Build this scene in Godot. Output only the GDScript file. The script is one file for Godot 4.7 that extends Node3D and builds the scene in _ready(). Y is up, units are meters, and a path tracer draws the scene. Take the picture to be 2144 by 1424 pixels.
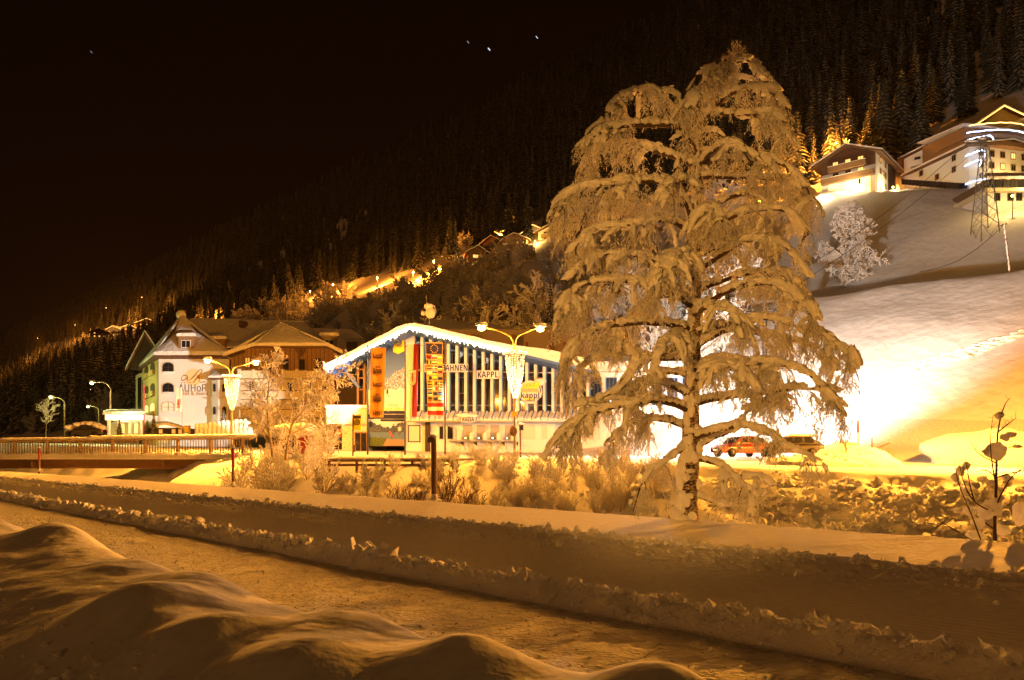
extends Node3D
# A snowy alpine village at night. Units are metres; the valley runs along U, the hillside rises along N.
const F := 1600.0
const CX := 1072.0
const HY := 950.0
const EYE := 2.0
const U := Vector3(-0.7009, 0, -0.7133)
const N := Vector3(0.7133, 0, -0.7009)
var O := Vector3.ZERO          # origin of the thing being built
var M := {}
var rng := RandomNumberGenerator.new()
var na := FastNoiseLite.new()
var nb := FastNoiseLite.new()
var used := {}
const SOD := Color(1.0, 0.63, 0.2)
const AMBER := Color(1.0, 0.58, 0.18)
const WHITE := Color(1.0, 0.95, 0.88)
const GREENISH := Color(0.97, 1.0, 0.6)

# ---------------------------------------------------------------- mesh builder
class MB:
	var v := PackedVector3Array()
	var n := PackedVector3Array()
	var uv := PackedVector2Array()
	var ix := PackedInt32Array()
	var has_uv := false
	func quad(a: Vector3, b: Vector3, c: Vector3, d: Vector3, hint := Vector3.ZERO):
		var nn := (c - a).cross(b - a)
		if nn.length_squared() < 1e-14:
			nn = (d - a).cross(c - a)
		nn = nn.normalized()
		var k := v.size()
		if hint != Vector3.ZERO and nn.dot(hint) < 0.0:
			nn = -nn
			v.append_array([a, d, c, b])
		else:
			v.append_array([a, b, c, d])
		for j in 4:
			n.append(nn)
		ix.append_array([k, k + 1, k + 2, k, k + 2, k + 3])
	func tri(a: Vector3, b: Vector3, c: Vector3, hint := Vector3.ZERO):
		var nn := (c - a).cross(b - a).normalized()
		var k := v.size()
		if hint != Vector3.ZERO and nn.dot(hint) < 0.0:
			nn = -nn
			v.append_array([a, c, b])
		else:
			v.append_array([a, b, c])
		for j in 3:
			n.append(nn)
		ix.append_array([k, k + 1, k + 2])
	func hexa(p: Array):   # eight corners: 0-3 one face, 4-7 the opposite one
		var m := Vector3.ZERO
		for q in p:
			m += q / 8.0
		for f in [[0, 1, 2, 3], [4, 5, 6, 7], [0, 1, 5, 4], [1, 2, 6, 5], [2, 3, 7, 6], [3, 0, 4, 7]]:
			var ctr: Vector3 = (p[f[0]] + p[f[1]] + p[f[2]] + p[f[3]]) / 4.0
			quad(p[f[0]], p[f[1]], p[f[2]], p[f[3]], ctr - m)
	func box(c: Vector3, s: Vector3, b := Basis()):
		var h := s / 2.0
		var p := []
		for z in [-1, 1]:
			for q in [[-1, -1], [1, -1], [1, 1], [-1, 1]]:
				p.append(c + b * Vector3(q[0] * h.x, q[1] * h.y, z * h.z))
		hexa(p)
	func bb(a: Vector3, b: Vector3):
		box((a + b) / 2.0, (a - b).abs())
	func bar(a: Vector3, b: Vector3, w: float, h: float):
		var d := (b - a)
		var l := d.length()
		if l < 1e-5:
			return
		d /= l
		var up := Vector3.UP if absf(d.y) < 0.99 else Vector3.RIGHT
		var r := d.cross(up).normalized()
		box((a + b) / 2.0, Vector3(w, h, l), Basis(r, r.cross(d), d))
	func fr(x0: float, y0: float, x1: float, y1: float, d0: float, d1: float):
		# box whose front face, at depth d0, spans these bearings
		var k := d0 / F
		bb(Vector3((x0 - CX) * k, EYE - (y0 - HY) * k, -d0), Vector3((x1 - CX) * k, EYE - (y1 - HY) * k, -d1))
	func prism(pts: Array, d0: float, d1: float, uvs := false):
		var k := d0 / F
		var poly := PackedVector2Array()
		for q in pts:
			poly.append(Vector2((q[0] - CX) * k, EYE - (q[1] - HY) * k))
		extrude(poly, -d0, -d1, uvs)
	func extrude(poly: PackedVector2Array, z0: float, z1: float, uvs := false):
		var tr := Geometry2D.triangulate_polygon(poly)
		var ctr := Vector2.ZERO
		var lo := poly[0]
		var hi := poly[0]
		for q in poly:
			ctr += q / poly.size()
			lo = lo.min(q)
			hi = hi.max(q)
		for side in 2:
			var z := z0 if side == 0 else z1
			var h := Vector3(0, 0, signf(z0 - z1) * (1.0 if side == 0 else -1.0))
			for j in range(0, tr.size(), 3):
				var a := poly[tr[j]]
				var b := poly[tr[j + 1]]
				var c := poly[tr[j + 2]]
				tri(Vector3(a.x, a.y, z), Vector3(b.x, b.y, z), Vector3(c.x, c.y, z), h)
		var area := 0.0
		for j in poly.size():
			area += poly[j].cross(poly[(j + 1) % poly.size()])
		for j in poly.size():
			var a := poly[j]
			var b := poly[(j + 1) % poly.size()]
			var e := (b - a)
			var out := Vector2(e.y, -e.x) * signf(area)
			quad(Vector3(a.x, a.y, z0), Vector3(b.x, b.y, z0), Vector3(b.x, b.y, z1), Vector3(a.x, a.y, z1), Vector3(out.x, out.y, 0))
		if uvs:
			has_uv = true
			uv.resize(v.size())
			for j in v.size():
				uv[j] = Vector2((v[j].x - lo.x) / (hi.x - lo.x), (hi.y - v[j].y) / (hi.y - lo.y))
	func plan(pts: Array, y0: float, y1: float):
		# vertical walls over a ground plan given as Vector2(x, z)
		var poly := PackedVector2Array(pts)
		var tr := Geometry2D.triangulate_polygon(poly)
		for j in range(0, tr.size(), 3):
			for y in [y0, y1]:
				tri(Vector3(poly[tr[j]].x, y, poly[tr[j]].y), Vector3(poly[tr[j + 1]].x, y, poly[tr[j + 1]].y), Vector3(poly[tr[j + 2]].x, y, poly[tr[j + 2]].y), Vector3(0, 1 if y == y1 else -1, 0))
		var area := 0.0
		for j in poly.size():
			area += poly[j].cross(poly[(j + 1) % poly.size()])
		for j in poly.size():
			var a := poly[j]
			var b := poly[(j + 1) % poly.size()]
			var out := Vector2(b.y - a.y, -(b.x - a.x)) * signf(area)
			quad(Vector3(a.x, y0, a.y), Vector3(b.x, y0, b.y), Vector3(b.x, y1, b.y), Vector3(a.x, y1, a.y), Vector3(out.x, 0, out.y))
	func tube(pts: Array, rad: Array, sides := 6, cap := true):
		var k0 := v.size()
		var m := pts.size()
		var prev := Vector3.RIGHT
		for i in m:
			var d: Vector3 = (pts[mini(i + 1, m - 1)] - pts[maxi(i - 1, 0)]).normalized()
			var r := prev - d * prev.dot(d)
			if r.length_squared() < 1e-3:
				r = d.cross(Vector3.FORWARD)
				if r.length_squared() < 1e-3:
					r = d.cross(Vector3.UP)
			r = r.normalized()
			prev = r
			var q := d.cross(r)
			for j in sides:
				var a := TAU * j / sides
				var o := r * cos(a) + q * sin(a)
				v.append(pts[i] + o * rad[i])
				n.append(o)
		for i in m - 1:
			for j in sides:
				var a := k0 + i * sides + j
				var b := k0 + i * sides + (j + 1) % sides
				ix.append_array([a, a + sides, b, b, a + sides, b + sides])
		if cap and rad[m - 1] > 0.004:
			for e in [0, m - 1]:
				for j in range(1, sides - 1):
					var a: int = k0 + e * sides
					ix.append_array([a, a + j, a + j + 1] if e == 0 else [a, a + j + 1, a + j])
	func ring_surface(rows: Array):
		# rows of equally many points joined into one smooth sheet
		var k := v.size()
		var w: int = rows[0].size()
		for r in rows:
			v.append_array(PackedVector3Array(r))
		for i in rows.size() - 1:
			for j in w - 1:
				var a := k + i * w + j
				ix.append_array([a, a + 1, a + w, a + 1, a + w + 1, a + w])
		smooth_from(k)
	func smooth_from(k: int):
		n.resize(v.size())
		for j in range(k, v.size()):
			n[j] = Vector3.ZERO
		for j in range(0, ix.size(), 3):
			if ix[j] < k:
				continue
			var nn := (v[ix[j + 2]] - v[ix[j]]).cross(v[ix[j + 1]] - v[ix[j]])
			n[ix[j]] += nn
			n[ix[j + 1]] += nn
			n[ix[j + 2]] += nn
		for j in range(k, v.size()):
			n[j] = n[j].normalized()
	func blob(c: Vector3, r: Vector3, noise: FastNoiseLite, amp := 0.25, freq := 1.0, rings := 6, segs := 9, b := Basis()):
		var k := v.size()
		for i in rings + 1:
			var th := PI * i / rings
			for j in segs:
				var ph := TAU * j / segs
				var u := Vector3(sin(th) * cos(ph), cos(th), sin(th) * sin(ph))
				var g := 1.0 + amp * noise.get_noise_3dv((u * freq + c * 3.7) * 90.0)
				v.append(c + b * (u * r * g))
		for i in rings:
			for j in segs:
				var a := k + i * segs + j
				var e := k + i * segs + (j + 1) % segs
				ix.append_array([a, a + segs, e, e, a + segs, e + segs])
		smooth_from(k)
	func facet():
		# hard edged faces, as broken crust has
		var w := PackedVector3Array()
		var m := PackedVector3Array()
		var k := PackedInt32Array()
		for j in range(0, ix.size(), 3):
			var a := v[ix[j]]
			var b := v[ix[j + 1]]
			var c := v[ix[j + 2]]
			var nn := (c - a).cross(b - a)
			if nn.length_squared() < 1e-12:
				continue
			nn = nn.normalized()
			for q in [a, b, c]:
				k.append(w.size())
				w.append(q)
				m.append(nn)
		v = w
		n = m
		ix = k
	func add(other: MB, t: Transform3D):
		var k := v.size()
		v.append_array(t * other.v)
		for q in other.n:
			n.append((t.basis * q).normalized())
		for j in other.ix:
			ix.append(j + k)
	func mesh(origin := Vector3.ZERO, into: ArrayMesh = null) -> ArrayMesh:
		var a := []
		a.resize(Mesh.ARRAY_MAX)
		var w := v.duplicate()
		if origin != Vector3.ZERO:
			for j in w.size():
				w[j] -= origin
		a[Mesh.ARRAY_VERTEX] = w
		a[Mesh.ARRAY_NORMAL] = n
		a[Mesh.ARRAY_INDEX] = ix
		if has_uv:
			uv.resize(v.size())
			a[Mesh.ARRAY_TEX_UV] = uv
		var m := into if into else ArrayMesh.new()
		m.add_surface_from_arrays(Mesh.PRIMITIVE_TRIANGLES, a)
		return m

# ---------------------------------------------------------------- scene helpers
func P(px: float, py: float, d: float) -> Vector3:
	return Vector3((px - CX) / F * d, EYE - (py - HY) / F * d, -d)

func ST(s: float, t: float, y := 0.0) -> Vector3:
	return U * s + N * t + Vector3(0, y, 0)

func numbered(called: String) -> String:
	if not used.has(called):
		used[called] = 0
		return called
	used[called] += 1
	return "%s_%03d" % [called, used[called]]

func tag(o: Node3D, label := "", category := "", group := "", kind := ""):
	if label:
		o.set_meta("label", label)
	if category:
		o.set_meta("category", category)
	if group:
		o.set_meta("group", group)
	if kind:
		o.set_meta("kind", kind)
	return o

func thing(called: String, at: Vector3, label: String, category: String, group := "") -> Node3D:
	var o := Node3D.new()
	o.name = numbered(called)
	add_child(o, true)
	o.position = at
	O = at
	return tag(o, label, category, group)

func obj(called: String, m, mat: Material, parent: Node3D = null, at := Vector3.ZERO) -> MeshInstance3D:
	var o := MeshInstance3D.new()
	o.name = numbered(called) if parent == null else called
	if m is MB:
		o.mesh = m.mesh(O if parent != null else Vector3.ZERO)
	else:
		o.mesh = m
	o.material_override = null
	if mat:
		if o.mesh is PrimitiveMesh:
			o.mesh.material = mat
		else:
			for j in o.mesh.get_surface_count():
				o.mesh.surface_set_material(j, mat)
	(self if parent == null else parent).add_child(o, true)
	o.position = at
	return o

func many(called: String, mesh: Mesh, where: Array, parent: Node3D = null) -> MultiMeshInstance3D:
	var mm := MultiMesh.new()
	mm.transform_format = MultiMesh.TRANSFORM_3D
	mm.mesh = mesh
	mm.instance_count = where.size()
	for j in where.size():
		mm.set_instance_transform(j, where[j])
	var o := MultiMeshInstance3D.new()
	o.multimesh = mm
	o.name = numbered(called) if parent == null else called
	(self if parent == null else parent).add_child(o, true)
	o.set_meta("kind", "stuff")
	return o

func copy_of(o: Node3D, at: Vector3, turn := 0.0, size := Vector3.ONE, label := "") -> Node3D:
	var c: Node3D = o.duplicate()
	c.name = numbered(String(o.name).rstrip("0123456789").trim_suffix("_"))
	add_child(c, true)
	c.transform = Transform3D(Basis(Vector3.UP, turn).scaled(size), at)
	if label:
		c.set_meta("label", label)
	return c

func lamp_light(at: Vector3, energy: float, col: Color, size := 0.3) -> OmniLight3D:
	var l := OmniLight3D.new()
	l.name = numbered("lamp_light")
	add_child(l, true)
	l.position = at
	l.light_color = col
	l.light_energy = energy
	l.light_size = size
	l.omni_range = 900.0
	l.omni_attenuation = 2.0
	l.shadow_enabled = true
	return l

func R(a: float, b: float) -> float:
	return rng.randf_range(a, b)

func text(called: String, s: String, h: float, depth: float, mat: Material, parent: Node3D, at: Vector3, width := 0.0, font_name := "Droid Sans", weight := 700) -> MeshInstance3D:
	# letters h metres high (capitals), squeezed to a width when one is given; at is the middle, in world metres
	var t := TextMesh.new()
	var f := SystemFont.new()
	f.font_names = [font_name]
	f.font_weight = weight
	t.font = f
	t.text = s
	t.font_size = 64
	t.pixel_size = h / 46.0
	t.depth = depth
	t.curve_step = 2.0
	t.material = mat
	var o := MeshInstance3D.new()
	o.name = called
	o.mesh = t
	parent.add_child(o, true)
	o.position = at - O
	if width > 0.0:
		var w: float = t.get_aabb().size.x
		if w > 0.0:
			o.scale.x = width / w
	return o

# ---------------------------------------------------------------- materials
func noise_tex(freq: float, seed_: int, as_normal := false, ramp: Gradient = null, oct := 4, px := 512, kind := FastNoiseLite.TYPE_SIMPLEX_SMOOTH) -> NoiseTexture2D:
	var n := FastNoiseLite.new()
	n.seed = seed_
	n.noise_type = kind
	n.frequency = freq
	n.fractal_octaves = oct
	var t := NoiseTexture2D.new()
	t.width = px
	t.height = px
	t.seamless = true
	t.noise = n
	t.as_normal_map = as_normal
	if ramp:
		t.color_ramp = ramp
	return t

func grad(stops: Array) -> Gradient:
	var g := Gradient.new()
	var o := PackedFloat32Array()
	var c := PackedColorArray()
	for q in stops:
		o.append(q[0])
		c.append(q[1])
	g.offsets = o
	g.colors = c
	return g

func mat(called: String, c: Color, rough := 0.8, metal := 0.0) -> StandardMaterial3D:
	# c is a real-world base colour (linear)
	var m := StandardMaterial3D.new()
	m.resource_name = called
	m.albedo_color = c.linear_to_srgb()
	m.roughness = rough
	m.metallic = metal
	M[called] = m
	return m

func glow(called: String, c: Color, energy: float) -> StandardMaterial3D:
	var m := mat(called, Color(0.6, 0.6, 0.6), 0.4)
	m.emission_enabled = true
	m.emission = c
	m.emission_energy_multiplier = energy
	return m

func bumpy(m: StandardMaterial3D, tex: Texture2D, cm: float, scale: Vector3, color_tex: Texture2D = null):
	m.uv1_triplanar = true
	m.uv1_world_triplanar = true
	m.uv1_scale = scale
	if tex:
		m.heightmap_enabled = true
		m.heightmap_texture = tex
		m.heightmap_scale = cm
	if color_tex:
		m.albedo_texture = color_tex
	return m

func make_materials():
	var g1 := noise_tex(0.02, 3, false, null, 5)
	var g2 := noise_tex(0.06, 9, false, null, 4)
	var speck := noise_tex(0.03, 21, false, grad([[0.0, Color(0.9, 0.9, 0.9)], [0.5, Color(0.97, 0.97, 0.97)], [1.0, Color(1, 1, 1)]]), 5)
	var wear := noise_tex(0.02, 33, false, grad([[0.0, Color(0.72, 0.72, 0.72)], [0.5, Color(0.92, 0.92, 0.92)], [1.0, Color(1, 1, 1)]]), 5)
	var stripes := noise_tex(0.02, 41, false, grad([[0.0, Color(0.55, 0.5, 0.45)], [0.5, Color(0.9, 0.88, 0.85)], [1.0, Color(1, 1, 1)]]), 5)
	bumpy(mat("snow", Color(0.8, 0.8, 0.81), 0.85), g1, 1.6, Vector3(0.35, 0.35, 0.35), speck)
	bumpy(mat("snow_field", Color(0.8, 0.8, 0.81), 0.8), g2, 2.0, Vector3(0.2, 0.4, 0.6), speck)
	bumpy(mat("snow_road", Color(0.74, 0.73, 0.72), 0.75), g2, 2.6, Vector3(0.34, 0.4, 0.6), wear)
	bumpy(mat("snow_lump", Color(0.8, 0.8, 0.81), 0.85), g1, 2.0, Vector3(1.5, 1.5, 1.5), null)
	bumpy(mat("snow_pad", Color(0.8, 0.8, 0.81), 0.85), g1, 1.5, Vector3(2, 2, 2), null)
	M.snow_pad.backlight_enabled = true
	M.snow_pad.backlight = Color(1.0, 1.0, 1.0)
	bumpy(mat("snow_hill", Color(0.78, 0.78, 0.8), 0.85), g1, 12.0, Vector3(0.05, 0.05, 0.05), speck)
	bumpy(mat("roof_snow", Color(0.8, 0.8, 0.81), 0.85), g1, 12.0, Vector3(0.12, 0.12, 0.12), speck)
	bumpy(mat("plaster_white", Color(0.74, 0.73, 0.7), 0.85), g2, 0.15, Vector3(0.4, 0.4, 0.4), speck)
	bumpy(mat("plaster_cream", Color(0.68, 0.6, 0.42), 0.85), g2, 0.15, Vector3(0.4, 0.4, 0.4), wear)
	bumpy(mat("plaster_yellow", Color(0.62, 0.5, 0.2), 0.85), g2, 0.15, Vector3(0.4, 0.4, 0.4), wear)
	bumpy(mat("wood_brown", Color(0.16, 0.08, 0.035), 0.7), g2, 1.0, Vector3(1.2, 0.15, 1.2), stripes)
	bumpy(mat("wood_light", Color(0.32, 0.19, 0.085), 0.7), g2, 1.0, Vector3(0.2, 1.2, 0.2), stripes)
	bumpy(mat("wood_dark", Color(0.05, 0.03, 0.018), 0.75), g2, 1.0, Vector3(1.2, 0.15, 1.2), stripes)
	bumpy(mat("bark", Color(0.09, 0.055, 0.035), 0.9), g2, 1.0, Vector3(2, 2, 2), wear)
	bumpy(mat("birch_bark", Color(0.62, 0.56, 0.48), 0.8), g2, 1.2, Vector3(1.4, 3.2, 1.4), noise_tex(0.012, 77, false, grad([[0.0, Color(0.07, 0.05, 0.04)], [0.40, Color(0.14, 0.1, 0.08)], [0.47, Color(0.75, 0.68, 0.6)], [1.0, Color(1, 1, 1)]]), 5))
	mat("birch_limb", Color(0.075, 0.045, 0.028), 0.85)
	mat("twig", Color(0.11, 0.06, 0.03), 0.9)
	mat("twig_pale", Color(0.34, 0.27, 0.18), 0.9)
	mat("needles", Color(0.035, 0.045, 0.022), 0.9)
	mat("frosted_needles", Color(0.4, 0.4, 0.39), 0.9)
	mat("frost", Color(0.72, 0.71, 0.7), 0.9)
	mat("hill_frost", Color(0.72, 0.71, 0.7), 0.9)
	bumpy(mat("steel", Color(0.34, 0.34, 0.33), 0.45, 0.6), g2, 0.2, Vector3(1, 1, 1), wear)
	bumpy(mat("rusty_steel", Color(0.2, 0.11, 0.06), 0.8, 0.2), g2, 0.6, Vector3(1, 1, 1), wear)
	mat("dark_metal", Color(0.03, 0.028, 0.026), 0.5, 0.3)
	mat("lamp_post", Color(0.3, 0.24, 0.14), 0.45, 0.5)
	mat("white_paint", Color(0.62, 0.62, 0.6), 0.5)
	mat("blue_paint", Color(0.025, 0.10, 0.33), 0.5)
	mat("navy", Color(0.012, 0.022, 0.11), 0.6)
	mat("grey_panel", Color(0.3, 0.29, 0.29), 0.6)
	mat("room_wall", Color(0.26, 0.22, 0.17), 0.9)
	mat("blind", Color(0.55, 0.53, 0.47), 0.7)
	mat("red_paint", Color(0.45, 0.02, 0.02), 0.4)
	mat("orange_print", Color(0.6, 0.25, 0.02), 0.7)
	mat("yellow_print", Color(0.8, 0.62, 0.02), 0.6)
	mat("lime_print", Color(0.55, 0.6, 0.03), 0.6)
	mat("ink", Color(0.02, 0.018, 0.016), 0.7)
	mat("grey_print", Color(0.35, 0.33, 0.3), 0.7)
	mat("gold_print", Color(0.34, 0.19, 0.05), 0.6)
	mat("plum_print", Color(0.05, 0.02, 0.03), 0.6)
	mat("red_print", Color(0.5, 0.06, 0.03), 0.6)
	mat("pale_cloth", Color(0.7, 0.62, 0.5), 0.8)
	mat("reflector", Color(0.5, 0.03, 0.02), 0.35)
	mat("rubber", Color(0.02, 0.02, 0.02), 0.8)
	mat("bridge_wood", Color(0.46, 0.33, 0.19), 0.75)
	bumpy(M.bridge_wood, g2, 0.6, Vector3(2, 0.6, 2), stripes)
	mat("car_red", Color(0.2, 0.012, 0.01), 0.25)
	M.car_red.clearcoat_enabled = true
	mat("car_dark", Color(0.03, 0.025, 0.022), 0.25)
	M.car_dark.clearcoat_enabled = true
	var gl := mat("glass", Color(0.05, 0.06, 0.07), 0.05)
	gl.transparency = BaseMaterial3D.TRANSPARENCY_ALPHA
	gl.albedo_color.a = 0.03
	mat("dark_glass", Color(0.015, 0.016, 0.02), 0.08)
	mat("water", Color(0.01, 0.012, 0.014), 0.12)
	bumpy(M.water, g1, 6.0, Vector3(0.4, 0.4, 0.4))
	glow("sodium_bulb", Color(1.0, 0.8, 0.45), 14.0)
	glow("green_bulb", Color(0.95, 1.0, 0.6), 10.0)
	glow("white_bulb", Color(1.0, 0.97, 0.92), 14.0)
	glow("led_strip", Color(1.0, 0.94, 0.84), 3.2)
	glow("led_cold", Color(0.75, 0.85, 1.0), 5.0)
	glow("led_warm", Color(1.0, 0.72, 0.35), 4.0)
	glow("crystal_bulb", Color(1.0, 0.82, 0.5), 1.9)
	glow("crystal_cold", Color(0.85, 0.98, 0.9), 1.7)
	glow("lit_window", Color(1.0, 0.74, 0.36), 1.6)
	glow("lit_window_dim", Color(1.0, 0.66, 0.28), 0.5)
	glow("lit_canopy", Color(1.0, 0.92, 0.62), 3.0)
	glow("violet_lamp", Color(0.4, 0.3, 1.0), 3.0)
	glow("star_glint", Color(0.85, 0.9, 1.0), 1.2)

func _ready():
	# camera: level, with the lens shifted upward, as in the photograph
	var cam := Camera3D.new()
	cam.name = "camera"
	add_child(cam)
	cam.projection = Camera3D.PROJECTION_FRUSTUM
	cam.near = 0.1
	cam.far = 6000.0
	cam.size = 0.1 * 1424.0 / F
	cam.frustum_offset = Vector2(0, 0.1 * (HY - 712.0) / F)
	cam.position = Vector3(0, EYE, 0)
	cam.current = true
	# night sky: nearly black, a little warm from the village
	var env := Environment.new()
	env.background_mode = Environment.BG_SKY
	env.sky = Sky.new()
	var sky := ProceduralSkyMaterial.new()
	sky.sky_top_color = Color(0.030, 0.008, 0.002)
	sky.sky_horizon_color = Color(0.050, 0.018, 0.006)
	sky.ground_bottom_color = Color(0.02, 0.01, 0.005)
	sky.ground_horizon_color = Color(0.05, 0.02, 0.008)
	sky.sky_energy_multiplier = 1.0
	env.sky.sky_material = sky
	env.tonemap_mode = Environment.TONE_MAPPER_LINEAR
	env.tonemap_exposure = 1.22
	env.fog_enabled = true
	env.fog_density = 0.00003
	env.fog_light_color = Color(0.95, 0.9, 0.85)
	env.sdfgi_enabled = true
	env.ssao_enabled = true
	env.ssil_enabled = true
	var we := WorldEnvironment.new()
	we.name = "world_environment"
	we.environment = env
	add_child(we)
	na.seed = 5
	na.noise_type = FastNoiseLite.TYPE_SIMPLEX_SMOOTH
	na.frequency = 0.01
	na.fractal_octaves = 3
	nb.seed = 8
	nb.noise_type = FastNoiseLite.TYPE_SIMPLEX_SMOOTH
	nb.frequency = 0.01
	nb.fractal_octaves = 4
	rng.seed = 1
	make_materials()
	var lumps = build_ground()
	build_lights()
	build_chunks(lumps)
	build_birch(lumps)
	build_station()
	build_hotel()
	build_bridge()
	build_street()
	build_hill_houses()
	build_lift()
	make_conifers_once()
	build_plants()
	build_forest()

# ---------------------------------------------------------------- ground
func lerp_pts(pts: Array, x: float) -> float:
	if x <= pts[0][0]:
		return pts[0][1]
	for j in range(1, pts.size()):
		if x <= pts[j][0]:
			var k: float = (x - pts[j - 1][0]) / (pts[j][0] - pts[j - 1][0])
			return lerpf(pts[j - 1][1], pts[j][1], k)
	return pts[-1][1]

const BUMPS := [[14.4, 3.6, 0.34, 1.3, 0.8], [12.2, 3.2, 0.12, 1.0, 0.6], [7.3, 2.5, 0.34, 0.75, 0.75], [8.4, 3.3, 0.2, 0.7, 0.5], [5.8, 2.4, 0.2, 0.5, 0.6], [5.3, 3.3, 0.16, 0.6, 0.45], [3.8, 3.3, 0.22, 0.45, 0.4], [2.4, 3.5, 0.24, 0.5, 0.45], [10.2, 3.3, 0.14, 0.8, 0.6], [1.0, 3.4, 0.2, 0.5, 0.5], [20.0, 3.5, 0.1, 2.0, 0.7], [4.6, 2.5, 0.16, 0.45, 0.5]]

func near_height(s: float, t: float) -> float:
	var y := 0.0
	if t < 4.8:
		var ridge := smoothstep(4.75, 3.5, t) * smoothstep(0.4, 2.6, t)
		ridge = lerpf(ridge, smoothstep(4.75, 3.5, t), smoothstep(18.0, 60.0, s))
		y = (0.5 + 0.11 * smoothstep(8.0, 4.0, s)) * ridge
		for b in BUMPS:
			var ds: float = (s - b[0]) / b[3]
			var dt: float = (t - b[1]) / b[4]
			var e: float = ds * ds + dt * dt
			if e < 9.0:
				y += b[2] * exp(-e) * smoothstep(4.8, 4.0, t)
		y += 0.05 * ridge * na.get_noise_2d(s * 30.0, t * 60.0) + 0.02 * na.get_noise_2d(s * 140.0 + 50.0, t * 140.0)
		if t < 1.9:
			y += 0.17 * absf(nb.get_noise_2d(s * 300.0, t * 300.0)) * smoothstep(1.9, 0.8, t)
	elif t < 7.35:
		var wx := U.x * s + N.x * t
		var wz := U.z * s + N.z * t
		y = 0.03 * na.get_noise_2d(s * 40.0, t * 90.0) + 0.016 * nb.get_noise_2d(wx * 70.0, wz * 190.0) + 0.018 * nb.get_noise_2d(wx * 260.0 + 500.0, wz * 420.0)
	elif t < 8.35:
		var edge := 0.07 * na.get_noise_2d(s * 130.0, 7.0)
		var k := smoothstep(7.4 + edge, 7.72 + edge, t) * smoothstep(8.3, 7.86, t)
		y = k * (0.22 + 0.06 * nb.get_noise_2d(s * 170.0, t * 170.0) + 0.05 * na.get_noise_2d(s * 400.0, t * 400.0))
	elif t < 8.95:
		y = 0.01 * smoothstep(8.85, 8.95, t)
	elif t < 10.75:
		y = track_height(s, t)
	elif t < 13.6:
		y = lerpf(0.56, 0.74, (t - 10.75) / 2.85) + 0.02 * na.get_noise_2d(s * 40.0, t * 40.0) + 0.014 * nb.get_noise_2d((U.x * s + N.x * t) * 50.0, (U.z * s + N.z * t) * 200.0)
		y -= 0.32 * smoothstep(13.0, 13.6, t)
	else:
		y = lerpf(0.42, -1.25, smoothstep(13.6, 16.4, t)) + 0.1 * smoothstep(13.6, 14.4, t) * na.get_noise_2d(s * 80.0, t * 80.0)
	return y

func track_height(s: float, t: float) -> float:
	var k := (t - 8.95) / 1.75
	var y := 0.02 + 0.5 * clampf(k, 0.0, 1.0)
	var crumbly := smoothstep(0.42 + 0.2 * na.get_noise_2d(s * 25.0, 0.0), 0.8, k)
	y += (1.0 - crumbly) * 0.009 * sin(t * TAU / 0.075)
	y += crumbly * (0.045 * nb.get_noise_2d(s * 300.0, t * 300.0) + 0.03 * na.get_noise_2d(s * 700.0, t * 700.0))
	return y

const EDGE := [[-10.0, 40.0], [12.0, 34.0], [31.0, 30.0], [40.0, 28.0], [56.0, 26.5], [72.0, 26.0], [120.0, 24.0]]
const LEVEL := [[-10.0, 1.0], [12.0, 1.15], [31.0, 1.75], [50.0, 1.9], [63.0, 2.2], [105.0, 3.0], [140.0, 3.8], [300.0, 6.0]]
const SLOPE := [[60.0, 0.0], [66.0, 1.2], [84.0, 12.0], [104.0, 21.8], [110.0, 22.4], [122.0, 24.2], [134.0, 31.0], [160.0, 51.5], [166.0, 53.0], [182.0, 58.0], [210.0, 80.0], [250.0, 112.0], [330.0, 188.0], [420.0, 274.0], [470.0, 290.0], [900.0, 300.0]]

func far_height(s: float, t: float) -> float:
	var e := lerp_pts(EDGE, s)
	var lv := lerp_pts(LEVEL, s)
	if t < e:
		var w := na.get_noise_2d(s * 9.0, t * 9.0)
		var k := smoothstep(e - 9.5 + 1.5 * w, e, t)
		var y := lerpf(-1.25, lv, pow(k, 0.85)) - 0.25
		y += 0.35 * na.get_noise_2d(s * 25.0, t * 25.0) + 0.12 * nb.get_noise_2d(s * 70.0, t * 70.0)
		return lerpf(y, lv, smoothstep(e - 0.7, e, t))
	var h := lerp_pts(SLOPE, t + 4.0 * na.get_noise_2d(s * 1.2, t * 0.6) * smoothstep(64.0, 90.0, t))
	h += clampf((s - 53.0) * 0.22, -4.0, 3.5) * smoothstep(140.0, 160.0, t) * smoothstep(212.0, 184.0, t)
	h *= lerpf(1.0, 0.985, smoothstep(0.0, 200.0, s))
	var soft := smoothstep(64.0, 80.0, t)
	return lv + h + soft * (0.5 * na.get_noise_2d(s * 6.0, t * 6.0) + 0.14 * nb.get_noise_2d(s * 16.0, t * 30.0)) + smoothstep(190.0, 260.0, t) * 4.0 * na.get_noise_2d(s * 1.5 + 90.0, t * 1.5)

func ground(x: float, z: float) -> float:
	var s := U.x * x + U.z * z
	var t := N.x * x + N.z * z
	return near_height(s, t) if t < 16.4 else far_height(s, t)

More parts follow.
